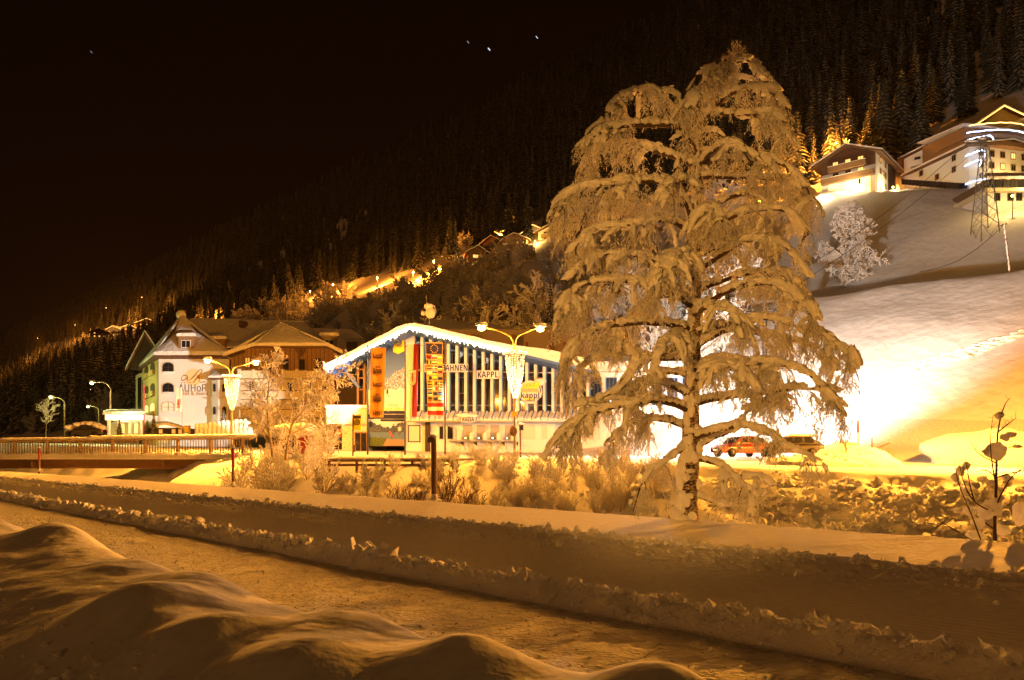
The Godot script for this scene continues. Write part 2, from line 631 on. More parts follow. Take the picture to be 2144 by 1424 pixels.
func sheet(called: String, ss: Array, ts: Array, h: Callable, m: Material) -> MeshInstance3D:
	var v := PackedVector3Array()
	var w := ts.size()
	for s in ss:
		for t in ts:
			v.append(ST(s, t, h.call(s, t)))
	var n := PackedVector3Array()
	n.resize(v.size())
	var ix := PackedInt32Array()
	ix.resize((ss.size() - 1) * (w - 1) * 6)
	var c := 0
	for i in ss.size():
		for j in w:
			var k := i * w + j
			var e := v[mini(i + 1, ss.size() - 1) * w + j] - v[maxi(i - 1, 0) * w + j]
			var f := v[i * w + mini(j + 1, w - 1)] - v[i * w + maxi(j - 1, 0)]
			var nn := e.cross(f)
			n[k] = (nn if nn.y > 0.0 else -nn).normalized()
			if i < ss.size() - 1 and j < w - 1:
				# +s goes far-left, +t far-right: seen from above, s to t turns clockwise
				for q in [k, k + w, k + w + 1, k, k + w + 1, k + 1]:
					ix[c] = q
					c += 1
	var a := []
	a.resize(Mesh.ARRAY_MAX)
	a[Mesh.ARRAY_VERTEX] = v
	a[Mesh.ARRAY_NORMAL] = n
	a[Mesh.ARRAY_INDEX] = ix
	var am := ArrayMesh.new()
	am.add_surface_from_arrays(Mesh.PRIMITIVE_TRIANGLES, a)
	var o := obj(called, am, m)
	o.set_meta("kind", "structure")
	return o

func steps(a: float, b: float, f: Callable) -> Array:
	var r := [a]
	var x := a
	while x < b:
		x += f.call(x)
		r.append(minf(x, b))
	return r

func build_ground():
	var near_s := steps(-5.0, 95.0, func(s): return maxf(0.05, 0.012 * s))
	sheet("snow_bank", near_s, steps(-4.0, 4.8, func(t): return 0.07 if t > 0.6 else 0.5), near_height, M.snow)
	sheet("snowy_road", near_s, steps(4.8, 7.36, func(t): return 0.07), near_height, M.snow_road)
	sheet("snow_berm", near_s, steps(7.36, 8.36, func(t): return 0.04), near_height, M.snow_lump)
	sheet("ski_track", near_s, steps(8.36, 10.75, func(t): return 0.0125 if t > 8.9 and t < 10.5 else 0.06), near_height, M.snow)
	sheet("snow_field", near_s, steps(10.75, 16.4, func(t): return 0.09), near_height, M.snow_field)
	sheet("river_bank", steps(-30.0, 130.0, func(s): return 0.4), steps(16.35, 42.0, func(t): return 0.33), far_height, M.snow)
	sheet("station_yard", steps(-60.0, 420.0, func(s): return maxf(1.0, 0.02 * absf(s))), steps(41.9, 70.0, func(t): return 0.8), far_height, M.snow_road)
	sheet("hillside", steps(-160.0, 2200.0, func(s): return maxf(1.5, 0.02 * absf(s))), steps(69.9, 520.0, func(t): return 1.5 if t < 180.0 else 5.0), far_height, M.snow_hill)
	# valley floor beyond the frame edges and behind, so that the ground reaches the horizon
	sheet("valley_floor", steps(-400.0, 2600.0, func(s): return 60.0), steps(-700.0, -4.0, func(t): return 60.0), func(s, t): return -0.2 + maxf(0.0, -t - 120.0) * 0.45, M.snow_hill)
	var w := MB.new()
	w.quad(ST(-30, 14.5, -1.12), ST(130, 14.5, -1.12), ST(130, 27, -1.12), ST(-30, 27, -1.12), Vector3.UP)
	tag(obj("river_water", w, M.water), "", "", "", "structure")
	# faint far stars, as the long exposure drew them
	for q in [[1024, 103, 9.0], [1124, 78, 5.0], [980, 88, 2.0], [191, 109, 1.6]]:
		var st := MB.new()
		st.bar(P(q[0] - 2.0, q[1] - 2.5, 3000.0), P(q[0] + 2.0, q[1] + 2.5, 3000.0), q[2] * 0.3, q[2] * 0.3)
		tag(obj("sky_star", st, M.star_glint), "", "", "", "structure")
	# loose crumbs along the track edge and the ridge
	rng.seed = 11
	var lumps := []
	for k in 3:
		var b := MB.new()
		b.blob(Vector3(k * 3.1, 0, 0), Vector3.ONE, nb, 0.9, 1.2, 5, 7)
		b.facet()
		lumps.append(b.mesh(Vector3(k * 3.1, 0, 0)))
		lumps[k].surface_set_material(0, M.snow_lump)
	var sets := [[], [], []]
	for j in 7000:
		var s := pow(rng.randf(), 1.7) * 85.0 - 3.0
		var t := 10.72 + rng.randfn(0.0, 0.05)
		var r := 0.012 + 0.03 * pow(rng.randf(), 3.0)
		if rng.randf() < 0.08:
			r *= 1.9
		if rng.randf() < 0.35:
			t = 10.7 - absf(rng.randfn(0.0, 0.35))
			r *= 0.7
		elif rng.randf() < 0.5:
			t = 7.75 + rng.randfn(0.0, 0.15)
			r *= 1.9
		r *= 1.0 + s * 0.008
		sets[j % 3].append(Transform3D(Basis.from_euler(Vector3(R(-1, 1), R(0, 6), R(-1, 1))).scaled(Vector3(R(0.8, 1.4), R(0.8, 1.3), R(0.8, 1.4)) * r), ST(s, t, near_height(s, t) + r * 0.3)))
	for j in 3600:
		var road := j % 3 != 0
		var s := pow(rng.randf(), 1.6) * (40.0 if road else 16.0) - 2.0
		var t := R(4.75, 7.3) if road else R(0.2, 2.0)
		var r := R(0.004, 0.014) if road else 0.008 + 0.04 * pow(rng.randf(), 2.0)
		sets[j % 3].append(Transform3D(Basis.from_euler(Vector3(R(-1, 1), R(0, 6), R(-1, 1))).scaled(Vector3(R(0.8, 1.4), R(0.6, 1.0), R(0.8, 1.4)) * r), ST(s, t, near_height(s, t) + r * 0.2)))
	for k in 3:
		many("snow_crumbs", lumps[k], sets[k])
	return lumps

func build_chunks(lumps: Array):
	# broken blocks of ploughed snow tipped down the far river bank
	rng.seed = 29
	var shapes := []
	for k in 5:
		var b := MB.new()
		b.blob(Vector3(k * 2.3, 5, 0), Vector3(1.0, 0.8, 0.9), nb, 1.1, 1.1, 5, 8)
		b.facet()
		var am := b.mesh(Vector3(k * 2.3, 5, 0))
		am.surface_set_material(0, M.snow_lump)
		shapes.append(am)
	var small := [[], [], []]
	var c := 0
	for j in 9500:
		var s := R(-8.0, 34.0)
		var e := lerp_pts(EDGE, s)
		var t := e - 0.5 - 11.0 * pow(rng.randf(), 0.8)
		var p := ST(s, t)
		var px := CX + F * p.x / -p.z
		var sparse := px < 1480.0 + 120.0 * rng.randf()
		if sparse and (px < 1040.0 or rng.randf() > 0.45):
			continue
		var r := (0.03 + 0.15 * pow(rng.randf(), 4.0)) * (0.55 if sparse else 1.0)
		var y := far_height(s, t) if t > 16.4 else near_height(s, t)
		var b := Basis.from_euler(Vector3(R(-1, 1), R(0, 6), R(-1, 1))).scaled(Vector3(R(0.8, 1.5), R(0.7, 1.1), R(0.8, 1.5)) * r)
		if r > 0.12 and c < 70:
			var o := MeshInstance3D.new()
			o.mesh = shapes[c % 5]
			o.name = numbered("snow_chunk")
			add_child(o, true)
			o.transform = Transform3D(b.scaled(Vector3.ONE * 1.5), ST(s, t, y + r * 0.5))
			tag(o, "broken block of ploughed snow lying among smaller lumps on the far river bank", "snow chunk", "snow blocks tipped down the river bank")
			c += 1
		else:
			small[j % 3].append(Transform3D(b, ST(s, t, y + r * 0.35)))
	for k in 3:
		many("snow_debris", lumps[k], small[k])

# ---------------------------------------------------------------- light
func build_lights():
	# the light of each lamp stands in its bulb; the fittings are built with the street
	for q in [[1008, 688, 47.0], [1131, 690, 47.0]]:
		lamp_light(P(q[0], q[1], q[2]), 225.0, SOD, 0.1)
	for q in [[434, 757, 61.0], [536, 761, 61.0]]:
		lamp_light(P(q[0], q[1], q[2]), 520.0, SOD, 0.1)
	lamp_light(P(2178, 672, 40.0), 1900.0, Color(1.0, 0.63, 0.2), 0.1)
	lamp_light(P(2385, 796, 60.0), 1300.0, SOD, 0.1)       # added unseen street lamp, turns the slope orange
	for q in [[1340, 856, 57.0], [1374, 855, 57.0]]:
		lamp_light(P(q[0], q[1], q[2]), 110.0, WHITE, 0.3)
	for q in [[106, 833, 120.0], [192, 803, 105.0], [184, 852, 150.0]]:
		lamp_light(P(q[0], q[1], q[2]), 60.0, GREENISH, 0.25)
	# floodlight of an added tall mast, thrown up the slope
	var h := SpotLight3D.new()
	h.name = "slope_beam"
	add_child(h)
	h.position = P(1440, 738, 57.4)
	h.look_at_from_position(h.position, h.position + Vector3(0.45, -0.05, -0.9))
	h.light_color = WHITE
	h.light_energy = 3000.0
	h.light_size = 0.3
	h.spot_angle = 49.0
	h.spot_angle_attenuation = 0.6
	h.spot_range = 900.0
	h.shadow_enabled = true
	# and an added beam with no fitting, thrown along the station front at the hotel
	var g := SpotLight3D.new()
	g.name = "hotel_beam"
	add_child(g)
	g.position = P(1350, 838, 46.0)
	g.look_at_from_position(g.position, P(384, 818, 105.0))
	g.light_color = WHITE
	g.light_energy = 5600.0
	g.light_size = 0.2
	g.spot_angle = 6.5
	g.spot_angle_attenuation = 0.25
	g.spot_range = 500.0
	g.shadow_enabled = true
	# faint warm fill added as sky glow, for wood and shaded snow
	var sun := DirectionalLight3D.new()
	sun.name = "sky_glow_fill"
	add_child(sun)
	sun.look_at_from_position(Vector3.ZERO, Vector3(0.25, -0.6, -0.75))
	sun.light_color = Color(1.0, 0.66, 0.34)
	sun.light_energy = 0.036
	sun.light_angular_distance = 40.0
	sun.shadow_enabled = true
	# floodlight behind the camera that warms the birch
	var s := SpotLight3D.new()
	s.name = "floodlight_beam"
	add_child(s)
	s.position = Vector3(-3.0, 3.4, 4.0)
	s.look_at_from_position(s.position, P(1470, 690, 15.4))
	s.light_color = Color(1.0, 0.69, 0.3)
	s.light_energy = 180.0
	s.light_size = 0.3
	s.spot_angle = 14.8
	s.spot_angle_attenuation = 0.5
	s.spot_range = 500.0
	s.shadow_enabled = true

# ---------------------------------------------------------------- birch
func spline(pts: Array, m: int) -> Array:
	var out := []
	var n := pts.size() - 1
	for j in m + 1:
		var f := float(j) / m * n
		var i := mini(int(f), n - 1)
		var k := f - i
		var a: Vector3 = pts[maxi(i - 1, 0)]
		var b: Vector3 = pts[i]
		var c: Vector3 = pts[i + 1]
		var d: Vector3 = pts[mini(i + 2, n)]
		out.append(b.cubic_interpolate(c, a, d, k))
	return out

func length_of(pts: Array) -> float:
	var l := 0.0
	for j in pts.size() - 1:
		l += pts[j].distance_to(pts[j + 1])
	return l

func hanging_cluster(seed_: int, wood: MB, snow: MB, long_: float, rich: float):
	# one drooping birch twig with its side twigs, and the snow frozen to them; hangs from the origin
	var r := RandomNumberGenerator.new()
	r.seed = seed_
	var path := [Vector3.ZERO]
	var p := Vector3.ZERO
	var d := Vector3(r.randf_range(-0.5, 0.5), -0.35, r.randf_range(-0.5, 0.5)).normalized()
	for j in 7:
		d = (d + Vector3(r.randf_range(-0.25, 0.25), -0.33, r.randf_range(-0.25, 0.25))).normalized()
		p += d * long_ / 7.0
		path.append(p)
	strand(path, 0.005, wood, snow, r, rich)
	for k in 13:
		var i := 1 + r.randi() % 6
		var q: Vector3 = path[i]
		var e := Vector3(r.randf_range(-1, 1), r.randf_range(-0.5, 0.1), r.randf_range(-1, 1)).normalized()
		var sub := [q]
		var l := long_ * r.randf_range(0.2, 0.55)
		for j in 4:
			e = (e + Vector3(r.randf_range(-0.2, 0.2), -0.42, r.randf_range(-0.2, 0.2))).normalized()
			q += e * l / 4.0
			sub.append(q)
		strand(sub, 0.0035, wood, snow, r, rich)

func strand(path: Array, rad: float, wood: MB, snow: MB, r: RandomNumberGenerator, rich: float):
	var rr := []
	for j in path.size():
		rr.append(rad * (1.0 - 0.6 * j / path.size()))
	wood.tube(path, rr, 3, false)
	var j := 0
	var fine := spline(path, (path.size() - 1) * 2)
	while j < fine.size() - 2:
		if r.randf() < rich:
			var m := mini(2 + r.randi() % 3, fine.size() - 1 - j)
			var a := []
			var b := []
			for k in m + 1:
				a.append(fine[j + k] + Vector3(r.randf_range(-0.006, 0.006), 0.004, r.randf_range(-0.006, 0.006)))
				b.append(0.002 if k == 0 or k == m else r.randf_range(0.005, 0.015))
			snow.tube(a, b, 4, false)
			j += m
		else:
			j += 1

const BIRCH_LIMBS := [
	[[1444, 832, 0.0], [1404, 808, 0.3], [1350, 800, 0.6], [1290, 830, 0.7], [1225, 842, 0.7]],
	[[1450, 712, 0.0], [1395, 738, 0.4], [1336, 767, 0.8], [1298, 815, 1.0], [1215, 846, 1.1]],
	[[1340, 764, 0.8], [1312, 730, 0.7], [1288, 700, 0.5], [1250, 690, 0.3]],
	[[1450, 745, 0.0], [1380, 752, -0.5], [1312, 742, -0.9], [1250, 752, -1.2], [1215, 775, -1.2], [1196, 815, -1.2]],
	[[1452, 690, 0.0], [1360, 676, 0.6], [1250, 690, 0.8], [1200, 730, 0.8], [1186, 770, 0.7]],
	[[1438, 935, 0.0], [1410, 955, 0.3], [1384, 975, 0.5], [1345, 1010, 0.6], [1326, 1072, 0.6]],
	[[1444, 860, 0.0], [1380, 840, 0.9], [1300, 850, 1.2], [1240, 866, 1.2], [1185, 900, 1.1], [1165, 940, 1.0]],
	[[1444, 900, 0.0], [1400, 882, -0.8], [1340, 880, -1.2], [1290, 910, -1.3], [1270, 950, -1.3]],
	[[1452, 700, 0.0], [1520, 680, 0.4], [1612, 668, 0.8], [1706, 700, 1.0], [1770, 735, 1.0], [1800, 800, 1.0]],
	[[1450, 730, 0.0], [1525, 692, -0.4], [1605, 702, -0.8], [1690, 722, -1.0], [1750, 770, -1.0]],
	[[1447, 850, 0.0], [1500, 835, 0.5], [1585, 826, 0.8], [1680, 812, 0.9], [1740, 832, 0.8], [1770, 880, 0.8]],
	[[1447, 918, 0.0], [1490, 906, 0.5], [1540, 893, 0.7], [1605, 904, 0.9], [1640, 930, 1.0], [1700, 958, 1.0]],
	[[1447, 960, 0.0], [1500, 972, 0.5], [1530, 990, 0.8], [1565, 1024, 0.9], [1598, 1036, 0.9]],
	[[1515, 980, 0.6], [1560, 1000, 0.9], [1590, 998, 1.0], [1620, 1018, 1.0]],
	[[1452, 1036, 0.0], [1497, 1054, 0.3], [1551, 1061, 0.4]],
	[[1450, 940, 0.0], [1500, 915, -0.4], [1544, 894, -0.6], [1578, 850, -0.7], [1640, 850, -0.8]],
	[[1453, 800, 0.0], [1530, 770, 1.0], [1620, 760, 1.5], [1700, 790, 1.6], [1740, 850, 1.5]],
	[[1455, 492, 0.0], [1400, 462, 0.5], [1330, 470, 0.9], [1250, 480, 1.0], [1200, 520, 1.0]],
	[[1454, 486, 0.0], [1433, 420, 0.3], [1400, 390, 0.6], [1340, 380, 0.8], [1290, 400, 0.8]],
	[[1456, 500, 0.0], [1535, 454, 0.5], [1600, 438, 0.8], [1660, 450, 0.9], [1692, 490, 0.9]],
	[[1461, 325, 0.0], [1411, 246, 0.2], [1378, 208, 0.3], [1334, 193, 0.3], [1285, 215, 0.3], [1262, 262, 0.3]],
	[[1425, 265, 0.2], [1340, 262, 0.5], [1270, 270, 0.6], [1222, 305, 0.6], [1210, 335, 0.6]],
	[[1462, 350, 0.0], [1380, 318, -0.5], [1300, 300, -0.8], [1240, 318, -0.8], [1218, 350, -0.8]],
	[[1462, 340, 0.0], [1553, 335, 0.5], [1625, 340, 0.7], [1680, 380, 0.8], [1700, 420, 0.8]],
	[[1462, 370, 0.0], [1550, 372, -0.6], [1640, 380, -0.8], [1690, 410, -0.8]],
	[[1465, 266, 0.0], [1525, 200, 0.3], [1590, 188, 0.5], [1640, 215, 0.6], [1656, 262, 0.6]],
	[[1470, 240, 0.0], [1560, 240, 0.5], [1615, 245, 0.6], [1645, 285, 0.6]],
	[[1478, 215, 0.0], [1462, 195, 0.3], [1452, 200, 0.5], [1446, 225, 0.6]],
	[[1490, 200, 0.0], [1500, 160, 0.1], [1490, 145, 0.4], [1475, 170, 0.5]],
	[[1520, 165, 0.0], [1545, 130, 0.1], [1575, 130, 0.2], [1600, 155, 0.3]],
	[[1458, 392, 0.0], [1390, 380, 0.6], [1313, 383, 0.9], [1203, 396, 1.0], [1174, 440, 1.0]],
	[[1458, 430, 0.0], [1380, 425, -0.6], [1300, 420, -1.0], [1220, 430, -1.2], [1185, 470, -1.2]],
	[[1456, 590, 0.0], [1400, 560, 0.6], [1320, 534, 1.0], [1240, 540, 1.2], [1190, 580, 1.2]],
	[[1454, 645, 0.0], [1380, 600, 0.9], [1300, 588, 1.4], [1215, 600, 1.5], [1180, 645, 1.4]],
	[[1454, 620, 0.0], [1390, 600, -0.8], [1300, 590, -1.4], [1235, 610, -1.6], [1200, 660, -1.6]],
	[[1456, 570, 0.0], [1510, 535, 0.6], [1568, 504, 0.9], [1640, 515, 1.1], [1690, 570, 1.1]],
	[[1454, 650, 0.0], [1550, 600, 0.8], [1640, 600, 1.1], [1690, 650, 1.2], [1695, 700, 1.2]],
	[[1455, 610, 0.0], [1540, 580, -0.8], [1630, 570, -1.2], [1685, 610, -1.3]],
	[[1458, 450, 0.0], [1540, 410, -0.6], [1620, 405, -1.0], [1680, 440, -1.1]],
	[[1455, 470, 0.0], [1470, 440, 1.2], [1500, 440, 2.0], [1520, 490, 2.3]],
	[[1454, 560, 0.0], [1430, 530, 1.2], [1400, 540, 2.0], [1380, 590, 2.3]],
	[[1452, 660, 0.0], [1490, 640, 1.3], [1530, 650, 2.2], [1550, 700, 2.5]],
	[[1452, 720, 0.0], [1420, 700, 1.3], [1390, 720, 2.0], [1370, 770, 2.3]],
	[[1450, 780, 0.0], [1490, 760, 1.0], [1550, 770, 1.8], [1590, 820, 2.0]],
	[[1462, 400, 0.0], [1440, 380, 0.9], [1410, 378, 1.5], [1390, 410, 1.7]],
	[[1462, 350, 0.0], [1500, 310, 0.8], [1540, 300, 1.3], [1570, 340, 1.5]],
	[[1454, 540, 0.0], [1500, 520, -1.2], [1540, 530, -2.0], [1570, 580, -2.4]],
	[[1452, 640, 0.0], [1400, 620, -1.4], [1350, 640, -2.2], [1310, 690, -2.5]],
	[[1450, 770, 0.0], [1520, 750, -1.4], [1590, 770, -2.2], [1640, 830, -2.4]],
	[[1450, 790, 0.0], [1400, 780, -1.4], [1350, 800, -2.0], [1320, 850, -2.2]],
]

func build_birch(_lumps: Array):
	rng.seed = 404
	var D := 15.4
	var root := thing("birch_tree", P(1432, 1094, D), "tall snow laden birch with hanging twigs and flaking white trunk by the ski track", "tree")
	var tp := [[1430, 1100], [1436, 1050], [1441, 1000], [1446, 940], [1447, 860], [1451, 780], [1452, 700], [1456, 620], [1458, 540], [1455, 480], [1462, 400], [1462, 330], [1464, 280], [1475, 230], [1508, 182], [1530, 150], [1548, 122]]
	var tr := [0.36, 0.235, 0.21, 0.185, 0.165, 0.15, 0.135, 0.12, 0.105, 0.09, 0.075, 0.062, 0.052, 0.042, 0.03, 0.02, 0.008]
	var pts := []
	for q in tp:
		pts.append(P(q[0], q[1], D))
	var fine := spline(pts, 64)
	var rad := []
	for j in fine.size():
		var f := float(j) / 64.0 * 16.0
		var i := mini(int(f), 15)
		rad.append(lerpf(tr[i], tr[i + 1], f - i) * (1.0 + 0.06 * nb.get_noise_1d(j * 60.0)))
	var trunk := MB.new()
	trunk.tube(fine, rad, 14)
	obj("trunk", trunk, M.birch_bark, root)
	# snow plastered on the windward side of the trunk and in the forks
	var trunk_load := MB.new()
	for j in 130:
		var i := 1 + rng.randi() % 52
		var a := R(0.4, 2.6) if rng.randf() < 0.75 else R(0, TAU)
		var o := Vector3(cos(a), 0, sin(a))
		o.x = -absf(o.x) if rng.randf() < 0.7 else o.x
		trunk_load.blob(fine[i] + o * rad[i] * 0.93, Vector3(rad[i] * R(0.3, 0.6), R(0.05, 0.2), rad[i] * R(0.3, 0.6)), nb, 0.4, 1.0, 5, 7)
	var pad_sets := [[], [], [], []]
	var twig_sets := [[], [], [], [], [], []]
	for L in BIRCH_LIMBS:
		var q := []
		for c in L:
			q.append(P(c[0], c[1], D - c[2]))
		var l := length_of(q)
		var m := maxi(8, int(l / 0.13))
		var path := spline(q, m)
		for j in range(1, path.size()):
			path[j] += 0.02 * Vector3(na.get_noise_1d(j * 40.0 + l * 99.0), nb.get_noise_1d(j * 40.0 + l * 55.0), 0)
		var w := MB.new()
		var r0 := clampf(0.018 + 0.016 * l, 0.022, 0.062)
		var lr := []
		for j in path.size():
			lr.append(lerpf(r0, 0.009, pow(float(j) / m, 0.8)))
		w.tube(path, lr, 7)
		var top: float = L[0][1]
		for j in range(1, path.size()):
			var f := float(j) / m
			var dir: Vector3 = (path[j] - path[j - 1]).normalized()
			# snow lying along the limb
			if absf(dir.y) < 0.85 and rng.randf() < 0.9:
				_pad(pad_sets, path[j] + Vector3(0, lr[j] + 0.02, 0), dir, R(0.09, 0.16), R(0.035, 0.07) + lr[j] * 0.4, R(0.045, 0.08) + lr[j] * 0.5)
			if f > 0.3 and f < 0.97 and rng.randf() < 0.3 and na.get_noise_3dv(path[j] * 95.0) > -0.1 and top < 930.0:
				var s := R(0.35, 0.9)
				_pad(pad_sets, path[j] + Vector3(R(-0.08, 0.08), 0.05 * s, R(-0.12, 0.16)), dir, 0.27 * s, 0.11 * s, 0.2 * s)
			if f < 0.3 or (top > 930.0 and rng.randf() < 0.6):
				continue
			for rep in (2 if rng.randf() < 0.62 else 1):
				_spray(w, path[j], dir, f, pad_sets, twig_sets, 0.55 if top > 930.0 else 1.0)
		obj("limb", w, M.birch_limb, root)
	# sprays straight from the upper trunk
	var tw := MB.new()
	for j in range(44, fine.size() - 1):
		for rep in 2:
			_spray(tw, fine[j], Vector3(R(-1, 1), 0.5, R(-1, 1)).normalized(), 0.5, pad_sets, twig_sets, 1.0)
	for j in 26:
		var a := R(0, TAU)
		var b: Vector3 = fine[fine.size() - 1 - rng.randi() % 7]
		var e := b + Vector3(cos(a) * R(0.1, 0.35), R(0.05, 0.3), sin(a) * 0.3)
		tw.tube([b, b.lerp(e, 0.5) + Vector3(0, 0.05, 0), e], [0.008, 0.006, 0.003], 4, false)
		for k in 3:
			twig_sets[k].append(Transform3D(Basis(Vector3(1, 0, 0), R(-2.4, 2.4)) * 0.5, b.lerp(e, R(0.3, 1.0)) - O))
	obj("top_twigs", tw, M.birch_limb, root).set_meta("kind", "stuff")
	obj("trunk_snow", trunk_load, M.snow_lump, root)
	for k in 4:
		var b := MB.new()
		b.blob(Vector3(k * 4.7, 2, k), Vector3.ONE, nb, 0.75, 2.0, 10, 16)
		var am := b.mesh(Vector3(k * 4.7, 2, k))
		am.surface_set_material(0, M.snow_lump)
		many("snow_load", am, pad_sets[k], root)
	for k in 6:
		var wood := MB.new()
		var snow := MB.new()
		hanging_cluster(60 + k, wood, snow, 0.42 + 0.05 * k, 0.62)
		var am := wood.mesh()
		snow.mesh(Vector3.ZERO, am)
		am.surface_set_material(0, M.birch_limb)
		am.surface_set_material(1, M.frost)
		many("hanging_twigs", am, twig_sets[k], root)

func _pad(sets: Array, at: Vector3, dir: Vector3, l: float, h: float, w: float):
	var f := Vector3(dir.x, dir.y, dir.z).normalized()
	var side := f.cross(Vector3.UP)
	if side.length() < 0.05:
		side = Vector3.RIGHT
	side = side.normalized()
	var up := side.cross(f)
	var b := Basis(f * l, up * h, side * w) * Basis(Vector3.UP, R(-0.4, 0.4))
	sets[rng.randi() % sets.size()].append(Transform3D(b, at - O))

func _spray(w: MB, at: Vector3, dir: Vector3, f: float, pads: Array, twigs: Array, snowy: float):
	if na.get_noise_3dv(at * 95.0) < -0.11 - 0.25 * (1.0 - snowy):
		return
	var a := R(0, TAU)
	var d := (dir * 0.55 + Vector3(cos(a), R(0.0, 0.35), sin(a) * 1.1)).normalized()
	var l := R(0.25, 0.8) * lerpf(1.0, 0.75, f)
	var p := at
	var path := [p]
	var n := 6
	var droop := R(0.16, 0.38)
	var fat := rng.randf() < 0.32
	for j in n:
		d = (d + Vector3(R(-0.15, 0.15), -droop, R(-0.15, 0.15))).normalized()
		p += d * l / n
		path.append(p)
	var rr := []
	for j in n + 1:
		rr.append(lerpf(0.011, 0.004, float(j) / n))
	w.tube(path, rr, 4, false)
	for j in range(1, n + 1):
		if rng.randf() < 0.75 * snowy and absf(d.y) < 0.93:
			var s := 1.0
			if fat and j < 5:
				s = R(1.1, 2.0)
			_pad(pads, path[j] + Vector3(0, 0.012 * s, 0), (path[j] - path[j - 1]).normalized(), l / n * R(0.8, 1.3) * lerpf(1.0, s, 0.6), R(0.02, 0.04) * s, R(0.03, 0.055) * s)
		if rng.randf() < 0.66:
			var sc := R(0.3, 0.85)
			twigs[rng.randi() % 6].append(Transform3D(Basis(Vector3.UP, R(0, TAU)).scaled(Vector3(sc, sc * R(0.8, 1.2), sc)), path[j] - O))

# ---------------------------------------------------------------- shared building parts
func window(root: Node3D, x0: float, y0: float, x1: float, y1: float, d: float, fm: Material, pm: Material, bars := 1, fw := 1.2, called := "window"):
	# a framed window that stands a little proud of a wall at depth d
	var k := d / F
	var m := MB.new()
	m.fr(x0, y0, x1, y0 + fw, d - 0.09, d + 0.1)
	m.fr(x0, y1 - fw, x1, y1, d - 0.12, d + 0.1)
	m.fr(x0, y0 + fw, x0 + fw, y1 - fw, d - 0.09, d + 0.1)
	m.fr(x1 - fw, y0 + fw, x1, y1 - fw, d - 0.09, d + 0.1)
	for j in bars:
		var x := lerpf(x0, x1, (j + 1.0) / (bars + 1.0))
		m.fr(x - fw * 0.35, y0 + fw, x + fw * 0.35, y1 - fw, d - 0.07, d + 0.1)
	var w := obj(called, m, fm, root)
	var g := MB.new()
	g.fr(x0 + fw * 0.8, y0 + fw * 0.8, x1 - fw * 0.8, y1 - fw * 0.8, d - 0.03, d + 0.05)
	obj("pane", g, pm, w)
	return w

func arch(x0: float, y0: float, x1: float, y1: float, rise: float) -> Array:
	var p := [[x0, y1], [x1, y1]]
	for j in 9:
		var a := PI * j / 8.0
		p.append([lerpf(x0, x1, 0.5 + 0.5 * cos(a)), y0 + rise - rise * sin(a)])
	return p

func arched_window(root: Node3D, x0: float, y0: float, x1: float, y1: float, rise: float, d: float, fm: Material, pm: Material, fw := 2.0):
	var m := MB.new()
	var outer := arch(x0, y0, x1, y1, rise)
	var inner := arch(x0 + fw, y0 + fw, x1 - fw, y1 - fw * 0.6, rise)
	var k := d / F
	for j in outer.size():
		var a = outer[j]
		var b = outer[(j + 1) % outer.size()]
		var c = inner[(j + 1) % inner.size()]
		var e = inner[j]
		var q := []
		for z in [-0.1, 0.15]:
			for c2 in [a, b, c, e]:
				q.append(Vector3((c2[0] - CX) * k, EYE - (c2[1] - HY) * k, -d - z))
		m.hexa(q)
	var w := obj("window", m, fm, root)
	var g := MB.new()
	g.prism(arch(x0 + fw * 0.8, y0 + fw * 0.8, x1 - fw * 0.8, y1 - fw * 0.5, rise), d - 0.02, d + 0.05)
	obj("pane", g, pm, w)
	var bars := MB.new()
	var xm := (x0 + x1) / 2.0
	bars.fr(xm - 0.5, y0 + fw, xm + 0.5, y1 - fw * 0.6, d - 0.05, d + 0.0)
	bars.fr(x0 + fw, lerpf(y0, y1, 0.55), x1 - fw, lerpf(y0, y1, 0.55) + 0.7, d - 0.045, d + 0.0)
	obj("glazing_bar", bars, M.wood_dark, w)

func picture_mat(called: String, im: Image, rough := 0.7) -> StandardMaterial3D:
	var m := mat(called, Color(1, 1, 1), rough)
	m.albedo_texture = ImageTexture.create_from_image(im)
	return m

